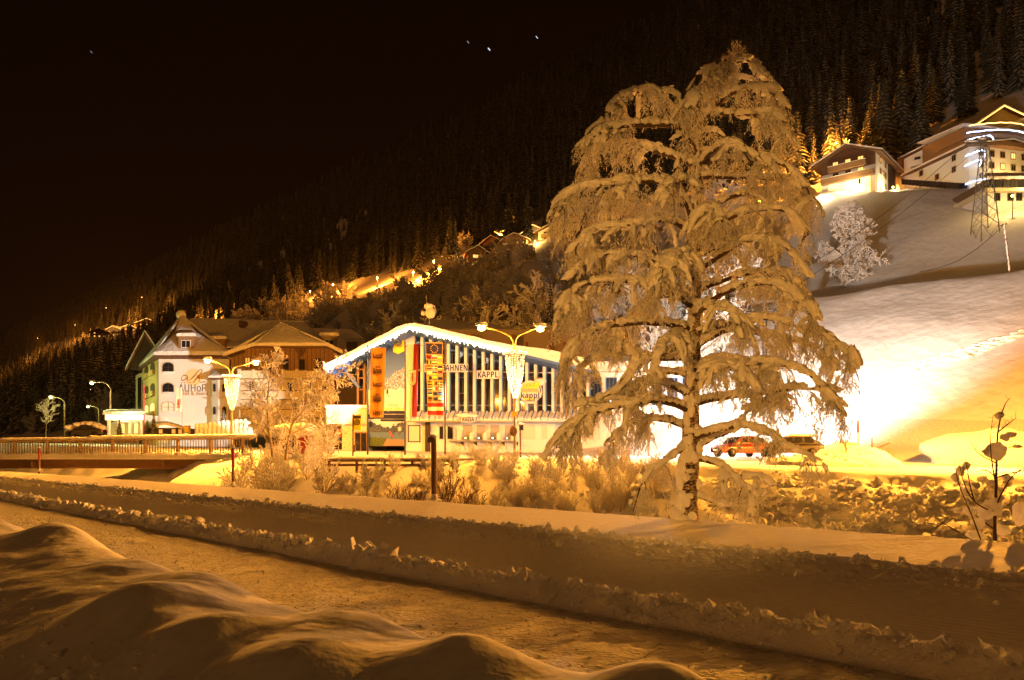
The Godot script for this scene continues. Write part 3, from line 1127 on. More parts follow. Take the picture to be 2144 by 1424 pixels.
func mural_image() -> Image:
	# a tourist hoarding: mountains over a ski slope, then a lake shore with walkers
	var w := 240
	var h := 640
	var im := Image.create(w, h, false, Image.FORMAT_RGB8)
	for x in w:
		var peak := 330.0 - x * 0.62 + 26.0 * nb.get_noise_2d(x * 2.2, 5.0) + 10.0 * nb.get_noise_2d(x * 9.0, 15.0)
		var foot := 320.0 + 14.0 * na.get_noise_2d(x * 2.0, 9.0) - x * 0.05
		var ridge := 505.0 + 40.0 * absf(x - 130.0) / 130.0 * -1.0 + 16.0 * nb.get_noise_2d(x * 3.0, 70.0) + 30.0
		for y in h:
			var c := Color(0.10, 0.19, 0.42).lerp(Color(0.45, 0.6, 0.8), clampf(y / 330.0, 0, 1))
			if y > peak:
				var g := nb.get_noise_2d(x * 6.0 + y * 3.0, y * 4.0 - x * 5.0)
				c = Color(0.5, 0.56, 0.68).lerp(Color(0.9, 0.92, 0.95), smoothstep(-0.2, 0.25, g))
				if g > 0.22 or g < -0.38:
					c = Color(0.25, 0.27, 0.33)
			if y > foot:
				c = Color(0.92, 0.9, 0.88) * (0.96 + 0.08 * na.get_noise_2d(x * 5.0, y * 2.0))
			if y > 470:
				c = Color(0.72, 0.78, 0.85)
				if y > ridge:
					c = Color(0.16, 0.2, 0.27).lerp(Color(0.32, 0.36, 0.42), smoothstep(-0.2, 0.3, nb.get_noise_2d(x * 7.0, y * 9.0)))
				if y > 560:
					c = Color(0.3, 0.42, 0.55)
				if y > 588 + 0.06 * x + 8.0 * nb.get_noise_2d(x * 8.0, 3.0):
					c = Color(0.14, 0.22, 0.05).lerp(Color(0.4, 0.44, 0.12), smoothstep(-0.3, 0.4, nb.get_noise_2d(x * 16.0, y * 16.0)))
					if x > 130 + (y - 590) * -0.6 and x < 235:
						c = Color(0.55, 0.47, 0.38)
			im.set_pixel(x, y, c)
	# two lines of small print on dark bands
	for b in [[70, 438, 236, 456], [4, 458, 236, 484], [86, 486, 236, 498]]:
		im.fill_rect(Rect2i(b[0], b[1], b[2] - b[0], b[3] - b[1]), Color(0.02, 0.06, 0.2))
	# walkers: plain figures in print
	for f in [[168, 560, 58, Color(0.2, 0.25, 0.4), Color(0.12, 0.12, 0.14)], [206, 566, 54, Color(0.8, 0.75, 0.7), Color(0.3, 0.2, 0.18)], [146, 582, 36, Color(0.7, 0.25, 0.1), Color(0.5, 0.4, 0.3)], [158, 596, 30, Color(0.6, 0.1, 0.08), Color(0.3, 0.25, 0.3)]]:
		var x: int = f[0]
		var y: int = f[1]
		var s: float = f[2] / 60.0
		_disc(im, x, y - 44 * s, 5.5 * s, Color(0.62, 0.42, 0.3))
		im.fill_rect(Rect2i(int(x - 8 * s), int(y - 38 * s), int(16 * s), int(26 * s)), f[3])
		im.fill_rect(Rect2i(int(x - 11 * s), int(y - 36 * s), int(4 * s), int(20 * s)), f[3])
		im.fill_rect(Rect2i(int(x + 8 * s), int(y - 36 * s), int(4 * s), int(20 * s)), f[3])
		im.fill_rect(Rect2i(int(x - 7 * s), int(y - 12 * s), int(5 * s), int(28 * s)), f[4])
		im.fill_rect(Rect2i(int(x + 2 * s), int(y - 12 * s), int(5 * s), int(28 * s)), f[4])
	# a skier on the slope
	_disc(im, 128, 318, 5, Color(0.15, 0.15, 0.18))
	im.fill_rect(Rect2i(122, 322, 13, 18), Color(0.2, 0.22, 0.3))
	for k in 24:
		im.fill_rect(Rect2i(124 + k, 344 + int(k * 0.5), 3, 2), Color(0.1, 0.1, 0.12))
	return im

func _disc(im: Image, cx: float, cy: float, r: float, c: Color):
	for y in range(int(cy - r), int(cy + r) + 1):
		for x in range(int(cx - r), int(cx + r) + 1):
			if (x - cx) * (x - cx) + (y - cy) * (y - cy) <= r * r and x >= 0 and y >= 0 and x < im.get_width() and y < im.get_height():
				im.set_pixel(x, y, c)

func nations_image() -> Image:
	var w := 120
	var h := 460
	var im := Image.create(w, h, false, Image.FORMAT_RGB8)
	im.fill(Color(0.66, 0.56, 0.44))
	im.fill_rect(Rect2i(4, 8, 112, 66), Color(0.03, 0.07, 0.35))
	for k in 12:
		_disc(im, 60 + 24 * sin(TAU * k / 12.0), 41 - 24 * cos(TAU * k / 12.0), 2.6, Color(0.95, 0.75, 0.05))
	var cs := [Color(0.7, 0.05, 0.06), Color(0.05, 0.1, 0.4), Color(0.05, 0.05, 0.05), Color(0.95, 0.75, 0.05), Color(0.9, 0.9, 0.9), Color(0.05, 0.35, 0.12), Color(0.3, 0.5, 0.8)]
	var r := RandomNumberGenerator.new()
	r.seed = 77
	for row in 9:
		var y := 82 + row * 33
		for col in 3:
			var x := 6 + col * 38
			var a: Color = cs[r.randi() % 7]
			var b: Color = cs[r.randi() % 7]
			var c: Color = cs[r.randi() % 7]
			match r.randi() % 4:
				0:
					im.fill_rect(Rect2i(x, y, 11, 22), a)
					im.fill_rect(Rect2i(x + 11, y, 11, 22), b)
					im.fill_rect(Rect2i(x + 22, y, 11, 22), c)
				1:
					im.fill_rect(Rect2i(x, y, 33, 22), a)
					im.fill_rect(Rect2i(x + 9, y, 5, 22), b)
					im.fill_rect(Rect2i(x, y + 9, 33, 5), b)
				_:
					im.fill_rect(Rect2i(x, y, 33, 7), a)
					im.fill_rect(Rect2i(x, y + 7, 33, 7), b)
					im.fill_rect(Rect2i(x, y + 14, 33, 8), c)
	im.fill_rect(Rect2i(0, 382, w, 24), Color(0.65, 0.04, 0.05))
	im.fill_rect(Rect2i(0, 406, w, 24), Color(0.9, 0.86, 0.8))
	im.fill_rect(Rect2i(0, 430, w, 26), Color(0.65, 0.04, 0.05))
	return im

func crest_image() -> Image:
	# half white, half red hanging flag with a shield and a heraldic bird
	var w := 110
	var h := 640
	var im := Image.create(w, h, false, Image.FORMAT_RGB8)
	im.fill(Color(0.88, 0.84, 0.78))
	im.fill_rect(Rect2i(60, 0, 50, h), Color(0.5, 0.03, 0.04))
	for y in range(226, 366):
		var half := 36.0 if y < 320 else 36.0 * sqrt(maxf(0.0, 1.0 - pow((y - 320) / 46.0, 2.0)))
		for x in range(int(56 - half), int(56 + half)):
			var edge: bool = x < 56 - half + 3 or x > 56 + half - 4 or y < 229 or y > 362
			im.set_pixel(x, y, Color(0.1, 0.07, 0.05) if edge else Color(0.9, 0.84, 0.74))
	var ink := Color(0.42, 0.04, 0.04)
	_disc(im, 56, 255, 6, ink)
	im.fill_rect(Rect2i(52, 250, 8, 62), ink)
	for k in 6:
		for m in 22:
			for s in [-1, 1]:
				_disc(im, 56 + s * (4 + m), 264 + k * 6 + m * (k - 1.5) * 0.42, 1.6, ink)
	for m in 20:
		for s in [-1, 0, 1]:
			_disc(im, 56 + s * m * 0.5, 310 + m, 2, ink)
	return im

# ---------------------------------------------------------------- cable car station
func roof_line(x: float) -> float:
	return 690.0 + (855.0 - x) * 0.52 if x < 855.0 else 690.0 + (x - 855.0) * 0.236

func build_station():
	rng.seed = 51
	var root := thing("cable_car_station", P(980, 945, 80), "glass fronted cable car station with snowy gable roof, blue posts and ticket counters", "station")
	var m := MB.new()
	m.fr(850, 879, 1162, 948, 80, 96)
	obj("ground_floor_wall", m, M.plaster_white, root)
	m = MB.new()
	m.fr(683, 854, 767, 888, 78.6, 93)
	m.fr(716, 888, 767, 948, 79.2, 92)
	obj("entrance_block", m, M.plaster_cream, root)
	m = MB.new()
	m.fr(681, 848, 769, 854, 78.4, 93)
	obj("entrance_block_snow", m, M.roof_snow, root)
	# upper hall: a room with back wall, floor and ceiling behind the glass
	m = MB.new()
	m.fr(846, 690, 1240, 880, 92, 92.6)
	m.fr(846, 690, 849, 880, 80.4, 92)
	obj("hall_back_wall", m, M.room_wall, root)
	m = MB.new()
	m.fr(846, 868, 1240, 874, 80.1, 92)
	obj("hall_floor", m, M.grey_panel, root)
	m = MB.new()
	for x in [900, 985, 1070, 1150]:
		m.fr(x, 700, x + 10, 868, 85, 85.5)
		m.fr(x + 30, 716, x + 36, 868, 89, 89.4)
	m.fr(846, 770, 1240, 778, 85.6, 86)
	m.fr(880, 800, 1000, 840, 87, 88)
	obj("hall_columns", m, M.wood_brown, root)
	for q in [[940, 740, 14, 26], [960, 790, 16, 34], [1010, 740, 12, 40], [1050, 790, 14, 44], [1085, 800, 12, 24], [905, 760, 14, 24], [1120, 790, 14, 30]]:
		window(root, q[0], q[1], q[0] + q[2], q[1] + q[3], 84.5, M.white_paint, M.dark_glass, 1, 1.4)
	# front: white pillars, blue posts and panes
	var x := 862.0
	while x < 1232.0:
		var top := roof_line(x + 4.0)
		m = MB.new()
		m.fr(x, top, x + 6.0, 866, 79.95, 80.45)
		obj("pillar", m, M.white_paint, root)
		m = MB.new()
		m.fr(x + 6.0, top + 1.0, x + 8.6, 866, 79.85, 80.35)
		obj("blue_post", m, M.blue_paint, root)
		m = MB.new()
		var a := x + 8.6
		var b := x + 18.3
		m.prism([[a, roof_line(a)], [b, roof_line(b)], [b, 864], [a, 864]], 80.1, 80.14)
		obj("pane", m, M.glass, root)
		m = MB.new()
		m.fr(a, 774 + (x - 862) * 0.02, b, 776.4 + (x - 862) * 0.02, 80.0, 80.2)
		obj("transom", m, M.grey_panel, root)
		m = MB.new()
		m.fr(a, 848, b, 849.6, 80.0, 80.2)
		obj("transom", m, M.grey_panel, root)
		x += 18.3
	m = MB.new()
	m.fr(846, 690, 862, 866, 79.9, 80.5)
	obj("corner_pillar", m, M.white_paint, root)
	# hoarding with the printed picture
	m = MB.new()
	m.prism([[768, 934], [768, 741], [848, 701], [848, 934]], 79.7, 80.2, true)
	var mural := obj("printed_hoarding", m, picture_mat("mural_print", mural_image()), root)
	text("printed_line", "Bergbahnen Kappl", 0.28, 0.006, M.white_paint, mural, P(822, 848, 79.68), 1.15)
	text("printed_line", "& Erholung im Paznaun", 0.36, 0.006, M.yellow_print, mural, P(816, 856, 79.68), 2.9)
	m = MB.new()
	m.prism([[823, 708], [846, 697], [846, 735], [834, 741], [823, 737]], 79.6, 79.68)
	var pennant := obj("yellow_pennant", m, M.yellow_print, root)
	text("printed_line", "kappl", 0.4, 0.006, M.navy, pennant, P(835, 722, 79.58), 0.7)
	# left end: open bay with posts, braces and purlins
	m = MB.new()
	for q in [[747, 4], [760, 5]]:
		m.fr(q[0], roof_line(q[0]) + 2, q[0] + q[1], 856, 80.2, 80.8)
	for y in [772, 790, 814]:
		m.fr(747, y, 767, y + 3, 80.4, 80.7)
	obj("bay_frame", m, M.wood_light, root)
	m = MB.new()
	m.bar(P(722, 774, 80), P(752, 812, 80), 0.25, 0.3)
	obj("brace", m, M.blue_paint, root)
	m = MB.new()
	for k in 9:
		var px := 690.0 + k * 17.0
		m.fr(px, roof_line(px) - 1.0, px + 6, roof_line(px) + 5.0, 76.6, 92)
	obj("purlin", m, M.blue_paint, root)
	m = MB.new()
	m.fr(700, 760, 846, 945, 93, 93.5)
	obj("bay_back_wall", m, M.wood_dark, root)
	# roof
	m = MB.new()
	m.prism([[680, 780], [680, 775], [855, 684], [1240, 775], [1240, 781], [855, 690]], 76, 108)
	obj("roof_deck", m, M.blue_paint, root)
	m = MB.new()
	var pr := []
	for k in 5:
		pr.append([676.0 + 1.5 * sin(k), 772.0 - k * 4.0])
	var n := 30
	for k in n + 1:
		var px := lerpf(682, 1240, float(k) / n)
		var base := roof_line(px) - 6.0
		var thick := 11.5 + 1.5 * na.get_noise_1d(px * 14.0) + 1.5 * nb.get_noise_1d(px * 60.0)
		if px > 1060.0:
			thick += minf(10.0, (px - 1060.0) * 0.12)
		if absf(px - 855.0) < 12.0:
			thick -= 2.5
		pr.append([px, base - thick])
	for k in n + 1:
		var px := lerpf(1240, 682, float(k) / n)
		pr.append([px, roof_line(px) - 5.8])
	m.prism(pr, 75.8, 108)
	obj("roof_snow", m, M.roof_snow, root)
	# light strip under the gable edge, with icicle lights
	m = MB.new()
	m.bar(P(682, 774, 75.6), P(855, 686, 75.6), 0.16, 0.2)
	m.bar(P(855, 686, 75.6), P(1078, 739, 75.6), 0.16, 0.2)
	var strip := obj("light_strip", m, M.led_strip, root)
	m = MB.new()
	for k in 150:
		var px := lerpf(684, 1076, k / 150.0)
		var a := P(px, roof_line(px) - 4.0, 75.6)
		m.bar(a, a - Vector3(R(-0.04, 0.04), R(0.1, 0.42), 0), 0.05, 0.05)
	obj("icicle_lights", m, M.led_strip, strip).set_meta("kind", "stuff")
	for px in [720, 775, 830, 890, 950, 1010, 1065]:
		lamp_light(P(px, roof_line(px) + 3.0, 75.3), 0.55, Color(1.0, 0.95, 0.87), 0.3)
	# canopy over the counters
	m = MB.new()
	var k0 := 79.0 / F
	m.hexa([P(848, 881, 78.4), P(1232, 881, 78.4), P(1232, 877.5, 78.4), P(848, 877.5, 78.4), P(858, 866, 80.05), P(1232, 866, 80.05), P(1232, 862.5, 80.05), P(858, 862.5, 80.05)])
	obj("canopy", m, M.white_paint, root)
	for j in 22:
		var px := 856.0 + j * 16.6 + R(-2, 2)
		m = MB.new()
		var w := R(9.0, 15.0)
		m.hexa([P(px, 877.4, 78.35), P(px + w, 877.4, 78.35), P(px + w, 874.5, 78.35), P(px, 874.5, 78.35), P(px + 6, 862.6, 80.0), P(px + w + 5, 862.6, 80.0), P(px + w + 5, 860.5, 80.0), P(px + 6, 860.5, 80.0)])
		obj("canopy_snow", m, M.roof_snow, root)
		m = MB.new()
		m.bar(P(px + w * 0.6, 877, 78.3), P(px + w * 0.6 + 6.0, 861, 79.95), 0.06, 0.28)
		obj("standing_seam", m, M.blue_paint, root)
	m = MB.new()
	m.fr(848, 881, 1232, 883.5, 78.3, 78.5)
	obj("gutter", m, M.steel, root)
	# counters
	for q in [970, 998, 1027, 1057]:
		m = MB.new()
		m.fr(q, 890, q + 19, 920, 79.93, 80.02)
		var bay := obj("ticket_window", m, M.grey_panel, root)
		m = MB.new()
		m.prism([[q + 13, 923], [q + 13, 908], [q + 20, 903], [q + 20, 923]], 79.2, 79.9)
		obj("counter_screen", m, M.plaster_white, bay)
		m = MB.new()
		m.fr(q + 2, 915, q + 8, 919.5, 79.4, 79.7)
		obj("card_reader", m, M.navy, bay)
		m = MB.new()
		m.fr(q + 3, 916.6, q + 6, 918, 79.36, 79.4)
		obj("display", m, M.green_bulb, bay)
		m = MB.new()
		m.fr(q + 21, 892, q + 25, 901, 79.9, 80.0)
		obj("price_sign", m, M.blind, root)
		m = MB.new()
		m.tube([P(q + 3, 941, 78.6), P(q + 3, 926, 78.6), P(q + 5, 924.5, 78.6), P(q + 18, 924.5, 78.6)], [0.05, 0.05, 0.05, 0.05], 6)
		obj("queue_rail", m, M.steel, root)
	m = MB.new()
	m.fr(940, 922, 1082, 925, 79.2, 80.0)
	obj("counter_ledge", m, M.steel, root)
	for q in [962, 990, 1020, 1048, 1076]:
		m = MB.new()
		m.prism([[q, 925], [q + 9, 925], [q + 9, 935]], 79.3, 79.6)
		obj("ledge_bracket", m, M.dark_metal, root)
	for q in [[919, 892, 10, 28], [936, 892, 13, 28]]:
		window(root, q[0], q[1], q[0] + q[2], q[1] + q[3], 80, M.grey_panel, M.dark_glass, 0, 1.2)
	window(root, 854, 890, 880, 926, 80, M.dark_metal, M.blind, 0, 2.0)
	window(root, 1092, 887, 1121, 921, 80, M.white_paint, M.blind, 0, 1.4)
	window(root, 1133, 888, 1147, 921, 80, M.white_paint, M.blind, 0, 1.4)
	m = MB.new()
	m.fr(902, 892, 913, 903, 79.92, 80)
	obj("timetable", m, M.blind, root)
	m = MB.new()
	m.fr(890, 884, 900, 948, 79.6, 80)
	obj("wall_pier", m, M.wood_dark, root)
	m = MB.new()
	m.fr(742, 904, 768, 946, 79.0, 79.25)
	var door := obj("door", m, M.wood_light, root)
	for q in [743.5, 756]:
		m = MB.new()
		m.fr(q, 907, q + 10.5, 944, 78.93, 78.98)
		obj("pane", m, M.dark_glass, door)
	m = MB.new()
	m.bar(P(926, 887, 79.3), P(955, 898, 79.3), 0.08, 0.08)
	m.fr(954, 897, 956, 925, 79.2, 79.4)
	obj("downpipe", m, M.steel, root)
	# right wing, hidden for the most part behind the birch
	m = MB.new()
	m.fr(1162.5, 777, 1470, 950, 82, 100)
	obj("right_wing_wall", m, M.plaster_white, root)
	for j in 9:
		var px := 1172.0 + j * 32.0
		window(root, px, 790, px + 24, 850, 82, M.blue_paint, M.dark_glass, 2, 1.6)
		window(root, px + 2, 885, px + 22, 922, 82, M.white_paint, M.blind, 1, 1.4)
	m = MB.new()
	m.fr(1160, 757, 1476, 777, 80.5, 101)
	obj("right_wing_snow", m, M.roof_snow, root)
	# lettering boards
	m = MB.new()
	m.fr(889, 762, 980, 779, 79.2, 79.35)
	var board := obj("sign_board", m, M.white_paint, root)
	text("lettering", "BERGBAHNEN", 0.62, 0.03, M.navy, board, P(934.5, 770.5, 79.17), 4.4)
	m = MB.new()
	m.fr(998, 776, 1044, 793, 79.2, 79.35)
	board = obj("sign_board", m, M.white_paint, root)
	text("lettering", "KAPPL", 0.62, 0.03, M.navy, board, P(1021, 784.5, 79.17), 2.1)
	m = MB.new()
	var oval := []
	for j in 24:
		oval.append([980 + 15.5 * pow(absf(cos(TAU * j / 24)), 0.6) * signf(cos(TAU * j / 24)), 878 + 7.0 * pow(absf(sin(TAU * j / 24)), 0.6) * signf(sin(TAU * j / 24))])
	m.prism(oval, 77.9, 78.2)
	board = obj("ticket_sign", m, M.white_paint, root)
	text("lettering", "KASSA", 0.42, 0.03, M.navy, board, P(980, 878.3, 77.87), 1.2)
	m = MB.new()
	m.blob(P(975, 870, 78.1), Vector3(0.95, 0.25, 0.3), nb, 0.3)
	m.blob(P(990, 871, 78.1), Vector3(0.5, 0.2, 0.3), nb, 0.3)
	obj("sign_snow", m, M.snow_lump, board)
	# emblem board on the right of the glass front
	m = MB.new()
	oval = []
	for j in 40:
		oval.append([1110 + 25 * cos(TAU * j / 40), 820 + 23 * sin(TAU * j / 40)])
	m.prism(oval, 79.0, 79.2)
	m.fr(1098, 832, 1122, 845, 79.02, 79.2)
	board = obj("emblem_board", m, M.white_paint, root)
	m = MB.new()
	oval = []
	for j in 40:
		oval.append([1109 + 19 * cos(TAU * j / 40), 820 + 19 * sin(TAU * j / 40)])
	m.prism(oval, 78.94, 79.0)
	obj("emblem_field", m, M.lime_print, board)
	m = MB.new()
	m.fr(1088, 822, 1133, 832, 78.93, 78.99)
	obj("emblem_band", m, M.white_paint, board)
	text("lettering", "BergBahnen", 0.4, 0.02, M.grey_print, board, P(1110, 817, 78.9), 1.8)
	text("lettering", "kappl", 0.55, 0.03, M.navy, board, P(1110, 828, 78.9), 1.9)
	text("lettering", "PAZNAUN", 0.2, 0.02, M.navy, board, P(1110, 839, 78.9), 0.95)
	m = MB.new()
	for j in 10:
		var a := -0.9 + j * 0.18
		var b := a + 0.18
		m.hexa([P(1110 + 21 * cos(a), 820 + 21 * sin(a), 78.95), P(1110 + 21 * cos(b), 820 + 21 * sin(b), 78.95), P(1110 + 23 * cos(b), 820 + 22 * sin(b), 78.95), P(1110 + 23 * cos(a), 820 + 22 * sin(a), 78.95), P(1110 + 21 * cos(a), 820 + 21 * sin(a), 78.99), P(1110 + 21 * cos(b), 820 + 21 * sin(b), 78.99), P(1110 + 23 * cos(b), 820 + 22 * sin(b), 78.99), P(1110 + 23 * cos(a), 820 + 22 * sin(a), 78.99)])
	obj("emblem_arc", m, M.navy, board)
	for j in 3:
		m = MB.new()
		var ring := []
		var rr := []
		for q in 17:
			ring.append(P(1099 + j * 8 + 3.6 * cos(TAU * q / 16), 808 - j * 1.5 + 3.6 * sin(TAU * q / 16), 78.94))
			rr.append(0.03)
		m.tube(ring, rr, 5, false)
		obj("emblem_ring", m, M.grey_print, board)
	m = MB.new()
	m.blob(P(1125, 805, 78.9), Vector3(0.27, 0.27, 0.05), nb, 0.0, 1.0, 8, 14)
	obj("emblem_sun", m, M.yellow_print, board)
	m = MB.new()
	m.prism([[1120, 797], [1128, 794], [1142, 796], [1144, 799], [1135, 807], [1128, 808]], 79.0, 79.1)
	m.blob(P(1132, 796, 79.0), Vector3(0.6, 0.2, 0.15), nb, 0.3)
	obj("emblem_wing", m, M.white_paint, board)

	# the white dish and aerials over the ridge
	root = thing("satellite_mast", P(899, 684, 84), "white round dish and aerials on a short mast above the station roof ridge", "antenna")
	m = MB.new()
	m.tube([P(899, 690, 84), P(898, 640, 84), P(896, 634, 84)], [0.1, 0.08, 0.06], 8)
	m.tube([P(893, 640, 84), P(892, 617, 84)], [0.05, 0.03], 6)
	obj("mast", m, M.steel, root)
	m = MB.new()
	var rows := []
	for i in 7:
		var row := []
		for j in 25:
			var a := TAU * j / 24
			var r := 0.56 * i / 6.0
			row.append(P(901, 656, 83.5) + Vector3(r * cos(a), r * sin(a) * 1.02, 0.25 - 0.5 * (r * r)))
		rows.append(row)
	m.ring_surface(rows)
	m.blob(P(901, 656, 83.6), Vector3(0.57, 0.58, 0.18), nb, 0.0, 1.0, 8, 18)
	obj("dish", m, M.white_paint, root)
	m = MB.new()
	m.blob(P(897, 642, 84), Vector3(0.5, 0.42, 0.4), nb, 0.4)
	m.blob(P(886, 656, 84), Vector3(0.28, 0.25, 0.25), nb, 0.4)
	obj("snowy_box", m, M.snow_lump, root)
	m = MB.new()
	m.tube([P(883, 650, 84), P(888, 660, 84)], [0.07, 0.07], 6)
	m.tube([P(884, 655, 84), P(897, 650, 84)], [0.05, 0.05], 6)
	m.tube([P(909, 640, 84), P(913, 655, 84)], [0.07, 0.07], 6)
	m.tube([P(898, 648, 84), P(911, 647, 84)], [0.05, 0.05], 6)
	obj("aerial", m, M.white_paint, root)

	# higher hall behind the gable, its snowed roof facing the valley
	root = thing("station_rear_hall", P(1040, 940, 112), "rear station hall with broad plain snow roof rising behind the gable", "hall")
	m = MB.new()
	m.fr(880, 745, 1180, 945, 112, 126)
	obj("wall", m, M.plaster_cream, root)
	m = MB.new()
	m.hexa([P(872, 690, 110), P(1200, 748, 110), P(1200, 741, 110), P(872, 684, 110), P(905, 676, 124), P(1200, 700, 124), P(1200, 690, 124), P(905, 668, 124)])
	obj("roof_snow", m, M.roof_snow, root)
	# farm barn above the station
	root = thing("farm_barn", P(1090, 725, 140), "old timber barn with pale snow roof behind the station and street lamp", "barn")
	m = MB.new()
	m.prism([[1045, 760], [1045, 660], [1068, 640], [1072, 640], [1076, 760]], 140, 150)
	m.fr(1076, 664, 1168, 760, 140.2, 152)
	obj("wall", m, M.wood_light, root)
	for j in 7:
		m = MB.new()
		m.fr(1074, 668 + j * 7, 1168, 671.5 + j * 7, 139.9, 140.2)
		obj("plank", m, M.wood_dark, root)
	m = MB.new()
	m.hexa([P(1030, 672, 138), P(1034, 664, 138), P(1070, 640, 138), P(1066, 636, 138), P(1034, 668, 154), P(1038, 660, 154), P(1080, 632, 154), P(1076, 628, 154)])
	m.hexa([P(1066, 640, 138), P(1070, 644, 138), P(1172, 666, 137), P(1172, 660, 137), P(1080, 634, 156), P(1080, 640, 156), P(1176, 640, 156), P(1176, 632, 156)])
	obj("roof_snow", m, M.roof_snow, root)

	# flagpoles and hanging flags
	for q in [[770, 722, 962, 60.0, "flagpole with the long orange banner before the station hoarding", "flagpole"], [848, 716, 956, 60.0, "flagpole with the red and white crest flag before the glass front", "flagpole"], [932, 708, 962, 58.0, "flagpole with the banner of many nations before the glass front", "flagpole"]]:
		root = thing("flagpole", P(q[0], q[2], q[3]), q[4], "flagpole", "flagpoles before the station")
		m = MB.new()
		m.tube([P(q[0], q[2] + 6, q[3]), P(q[0], q[1], q[3])], [0.075, 0.05], 8)
		obj("pole", m, M.dark_metal, root)
		m = MB.new()
		m.tube([P(q[0], q[1] + 9, q[3] - 0.02), P(q[0] - 40 if q[0] == 932 else q[0] + 37, q[1] + (7 if q[0] < 900 else 9), q[3] - 0.02)], [0.03, 0.025], 6)
		obj("cross_arm", m, M.dark_metal, root)
	_banner("orange_banner", [[777, 728], [808, 728], [803, 874], [774, 874]], 59.9, M.orange_print, "long orange banner with small dark emblems on the first flagpole", "banner")
	for j in 4:
		var b: Node3D = get_node("orange_banner")
		O = b.position
		var y: float = [745, 776, 804, 834][j]
		if j % 2 == 0:
			text("printed_line", "kappl", 0.36, 0.006, M.ink, b, P(791, y, 59.76), 0.72)
			text("printed_line", "PAZNAUN", 0.12, 0.006, M.ink, b, P(791, y + 4.5, 59.76), 0.66)
		else:
			text("printed_line", "(Bahnen)", 0.42, 0.006, M.ink, b, P(790, y, 59.76), 0.72)
			text("printed_line", "kappl", 0.28, 0.006, M.ink, b, P(790, y + 5, 59.76), 0.56)
			text("printed_line", "ooo", 0.26, 0.006, M.ink, b, P(791, y - 8, 59.76), 0.36)
	var ob: Node3D = get_node("orange_banner")
	text("printed_line", "kappl", 0.36, 0.006, M.ink, ob, P(790, 864, 59.76), 0.72)
	_banner("crest_flag", [[853, 722], [877, 720], [873, 873], [850, 873]], 59.9, picture_mat("crest_print", crest_image()), "tall flag half pale half red with a shield and red bird", "flag")
	_banner("nations_banner", [[890, 716], [927, 717], [929, 870], [896, 870]], 57.9, picture_mat("nations_print", nations_image()), "long banner with a ring of stars above rows of small national flags", "banner")

func _banner(called: String, c: Array, d: float, m: Material, label: String, cat: String):
	# hanging cloth with soft vertical folds and a real thickness
	var k := d / F
	var root := thing(called, P(c[3][0], c[3][1], d), label, cat)
	var mb := MB.new()
	mb.has_uv = true
	for side in 2:
		var base := mb.v.size()
		for i in 31:
			for j in 13:
				var u := j / 12.0
				var v := i / 30.0
				var x := lerpf(lerpf(c[0][0], c[3][0], v), lerpf(c[1][0], c[2][0], v), u)
				var y := lerpf(lerpf(c[0][1], c[1][1], u), lerpf(c[3][1], c[2][1], u), v)
				var fold := 0.07 * sin(u * 9.0 + v * 1.7 + d) * (0.4 + v) + 0.03 * sin(v * 11.0 + u * 4.0)
				mb.v.append(P(x, y, d + fold * 0.6 + (0.012 if side else 0.0)))
				mb.uv.append(Vector2(u, v))
		for i in 30:
			for j in 12:
				var a := base + i * 13 + j
				mb.ix.append_array([a, a + 1, a + 13, a + 1, a + 14, a + 13] if side == 0 else [a, a + 13, a + 1, a + 1, a + 13, a + 14])
		mb.smooth_from(base)
	obj("cloth", mb, m, root)

# ---------------------------------------------------------------- hotel
func V2(px: float, d: float) -> Vector2:
	return Vector2((px - CX) / F * d, -d)

func snow_roof(m: MB, a: Vector3, b: Vector3, c: Vector3, d: Vector3, thick: float):
	# a slab with an uneven rounded surface over the quad a b c d (a b along the eave, d c along the ridge)
	var w := 14
	var h := 8
	var top := []
	for i in h + 1:
		for j in w + 1:
			var u := float(j) / w
			var v := float(i) / h
			var p := a.lerp(b, u).lerp(d.lerp(c, u), v)
			var e := minf(minf(u, 1.0 - u) * 5.0, minf(v + 0.04, 1.04 - v) * 5.0)
			e = clampf(e, 0.0, 1.0)
			var k := thick * (0.55 + 0.45 * sqrt(e)) * (1.0 + 0.25 * na.get_noise_3dv(p * 6.0))
			top.append(p + Vector3(0, k, 0))
	var k0 := m.v.size()
	m.v.append_array(PackedVector3Array(top))
	var nn := (c - a).cross(b - a)
	for i in h:
		for j in w:
			var q := k0 + i * (w + 1) + j
			if nn.y > 0.0:
				m.ix.append_array([q, q + 1, q + w + 2, q, q + w + 2, q + w + 1])
			else:
				m.ix.append_array([q, q + w + 2, q + 1, q, q + w + 1, q + w + 2])
	m.smooth_from(k0)
	# rim and underside
	var rim := []
	for j in w + 1:
		rim.append(j)
	for i in range(1, h + 1):
		rim.append(i * (w + 1) + w)
	for j in range(w - 1, -1, -1):
		rim.append(h * (w + 1) + j)
	for i in range(h - 1, 0, -1):
		rim.append(i * (w + 1))
	var ctr := (a + b + c + d) / 4.0
	for j in rim.size():
		var r0: int = rim[j]
		var r1: int = rim[(j + 1) % rim.size()]
		var p0: Vector3 = top[r0]
		var p1: Vector3 = top[r1]
		var u0 := Vector3(0, -1, 0)
		var b0 := _under(p0, a, b, d)
		var b1 := _under(p1, a, b, d)
		m.quad(p0, p1, b1, b0, (p0 + p1) * 0.5 - ctr)
	m.quad(a, b, c, d, Vector3.DOWN)

func _under(p: Vector3, a: Vector3, b: Vector3, d: Vector3) -> Vector3:
	var n := (b - a).cross(d - a)
	return Vector3(p.x, a.y - (n.x * (p.x - a.x) + n.z * (p.z - a.z)) / n.y, p.z)

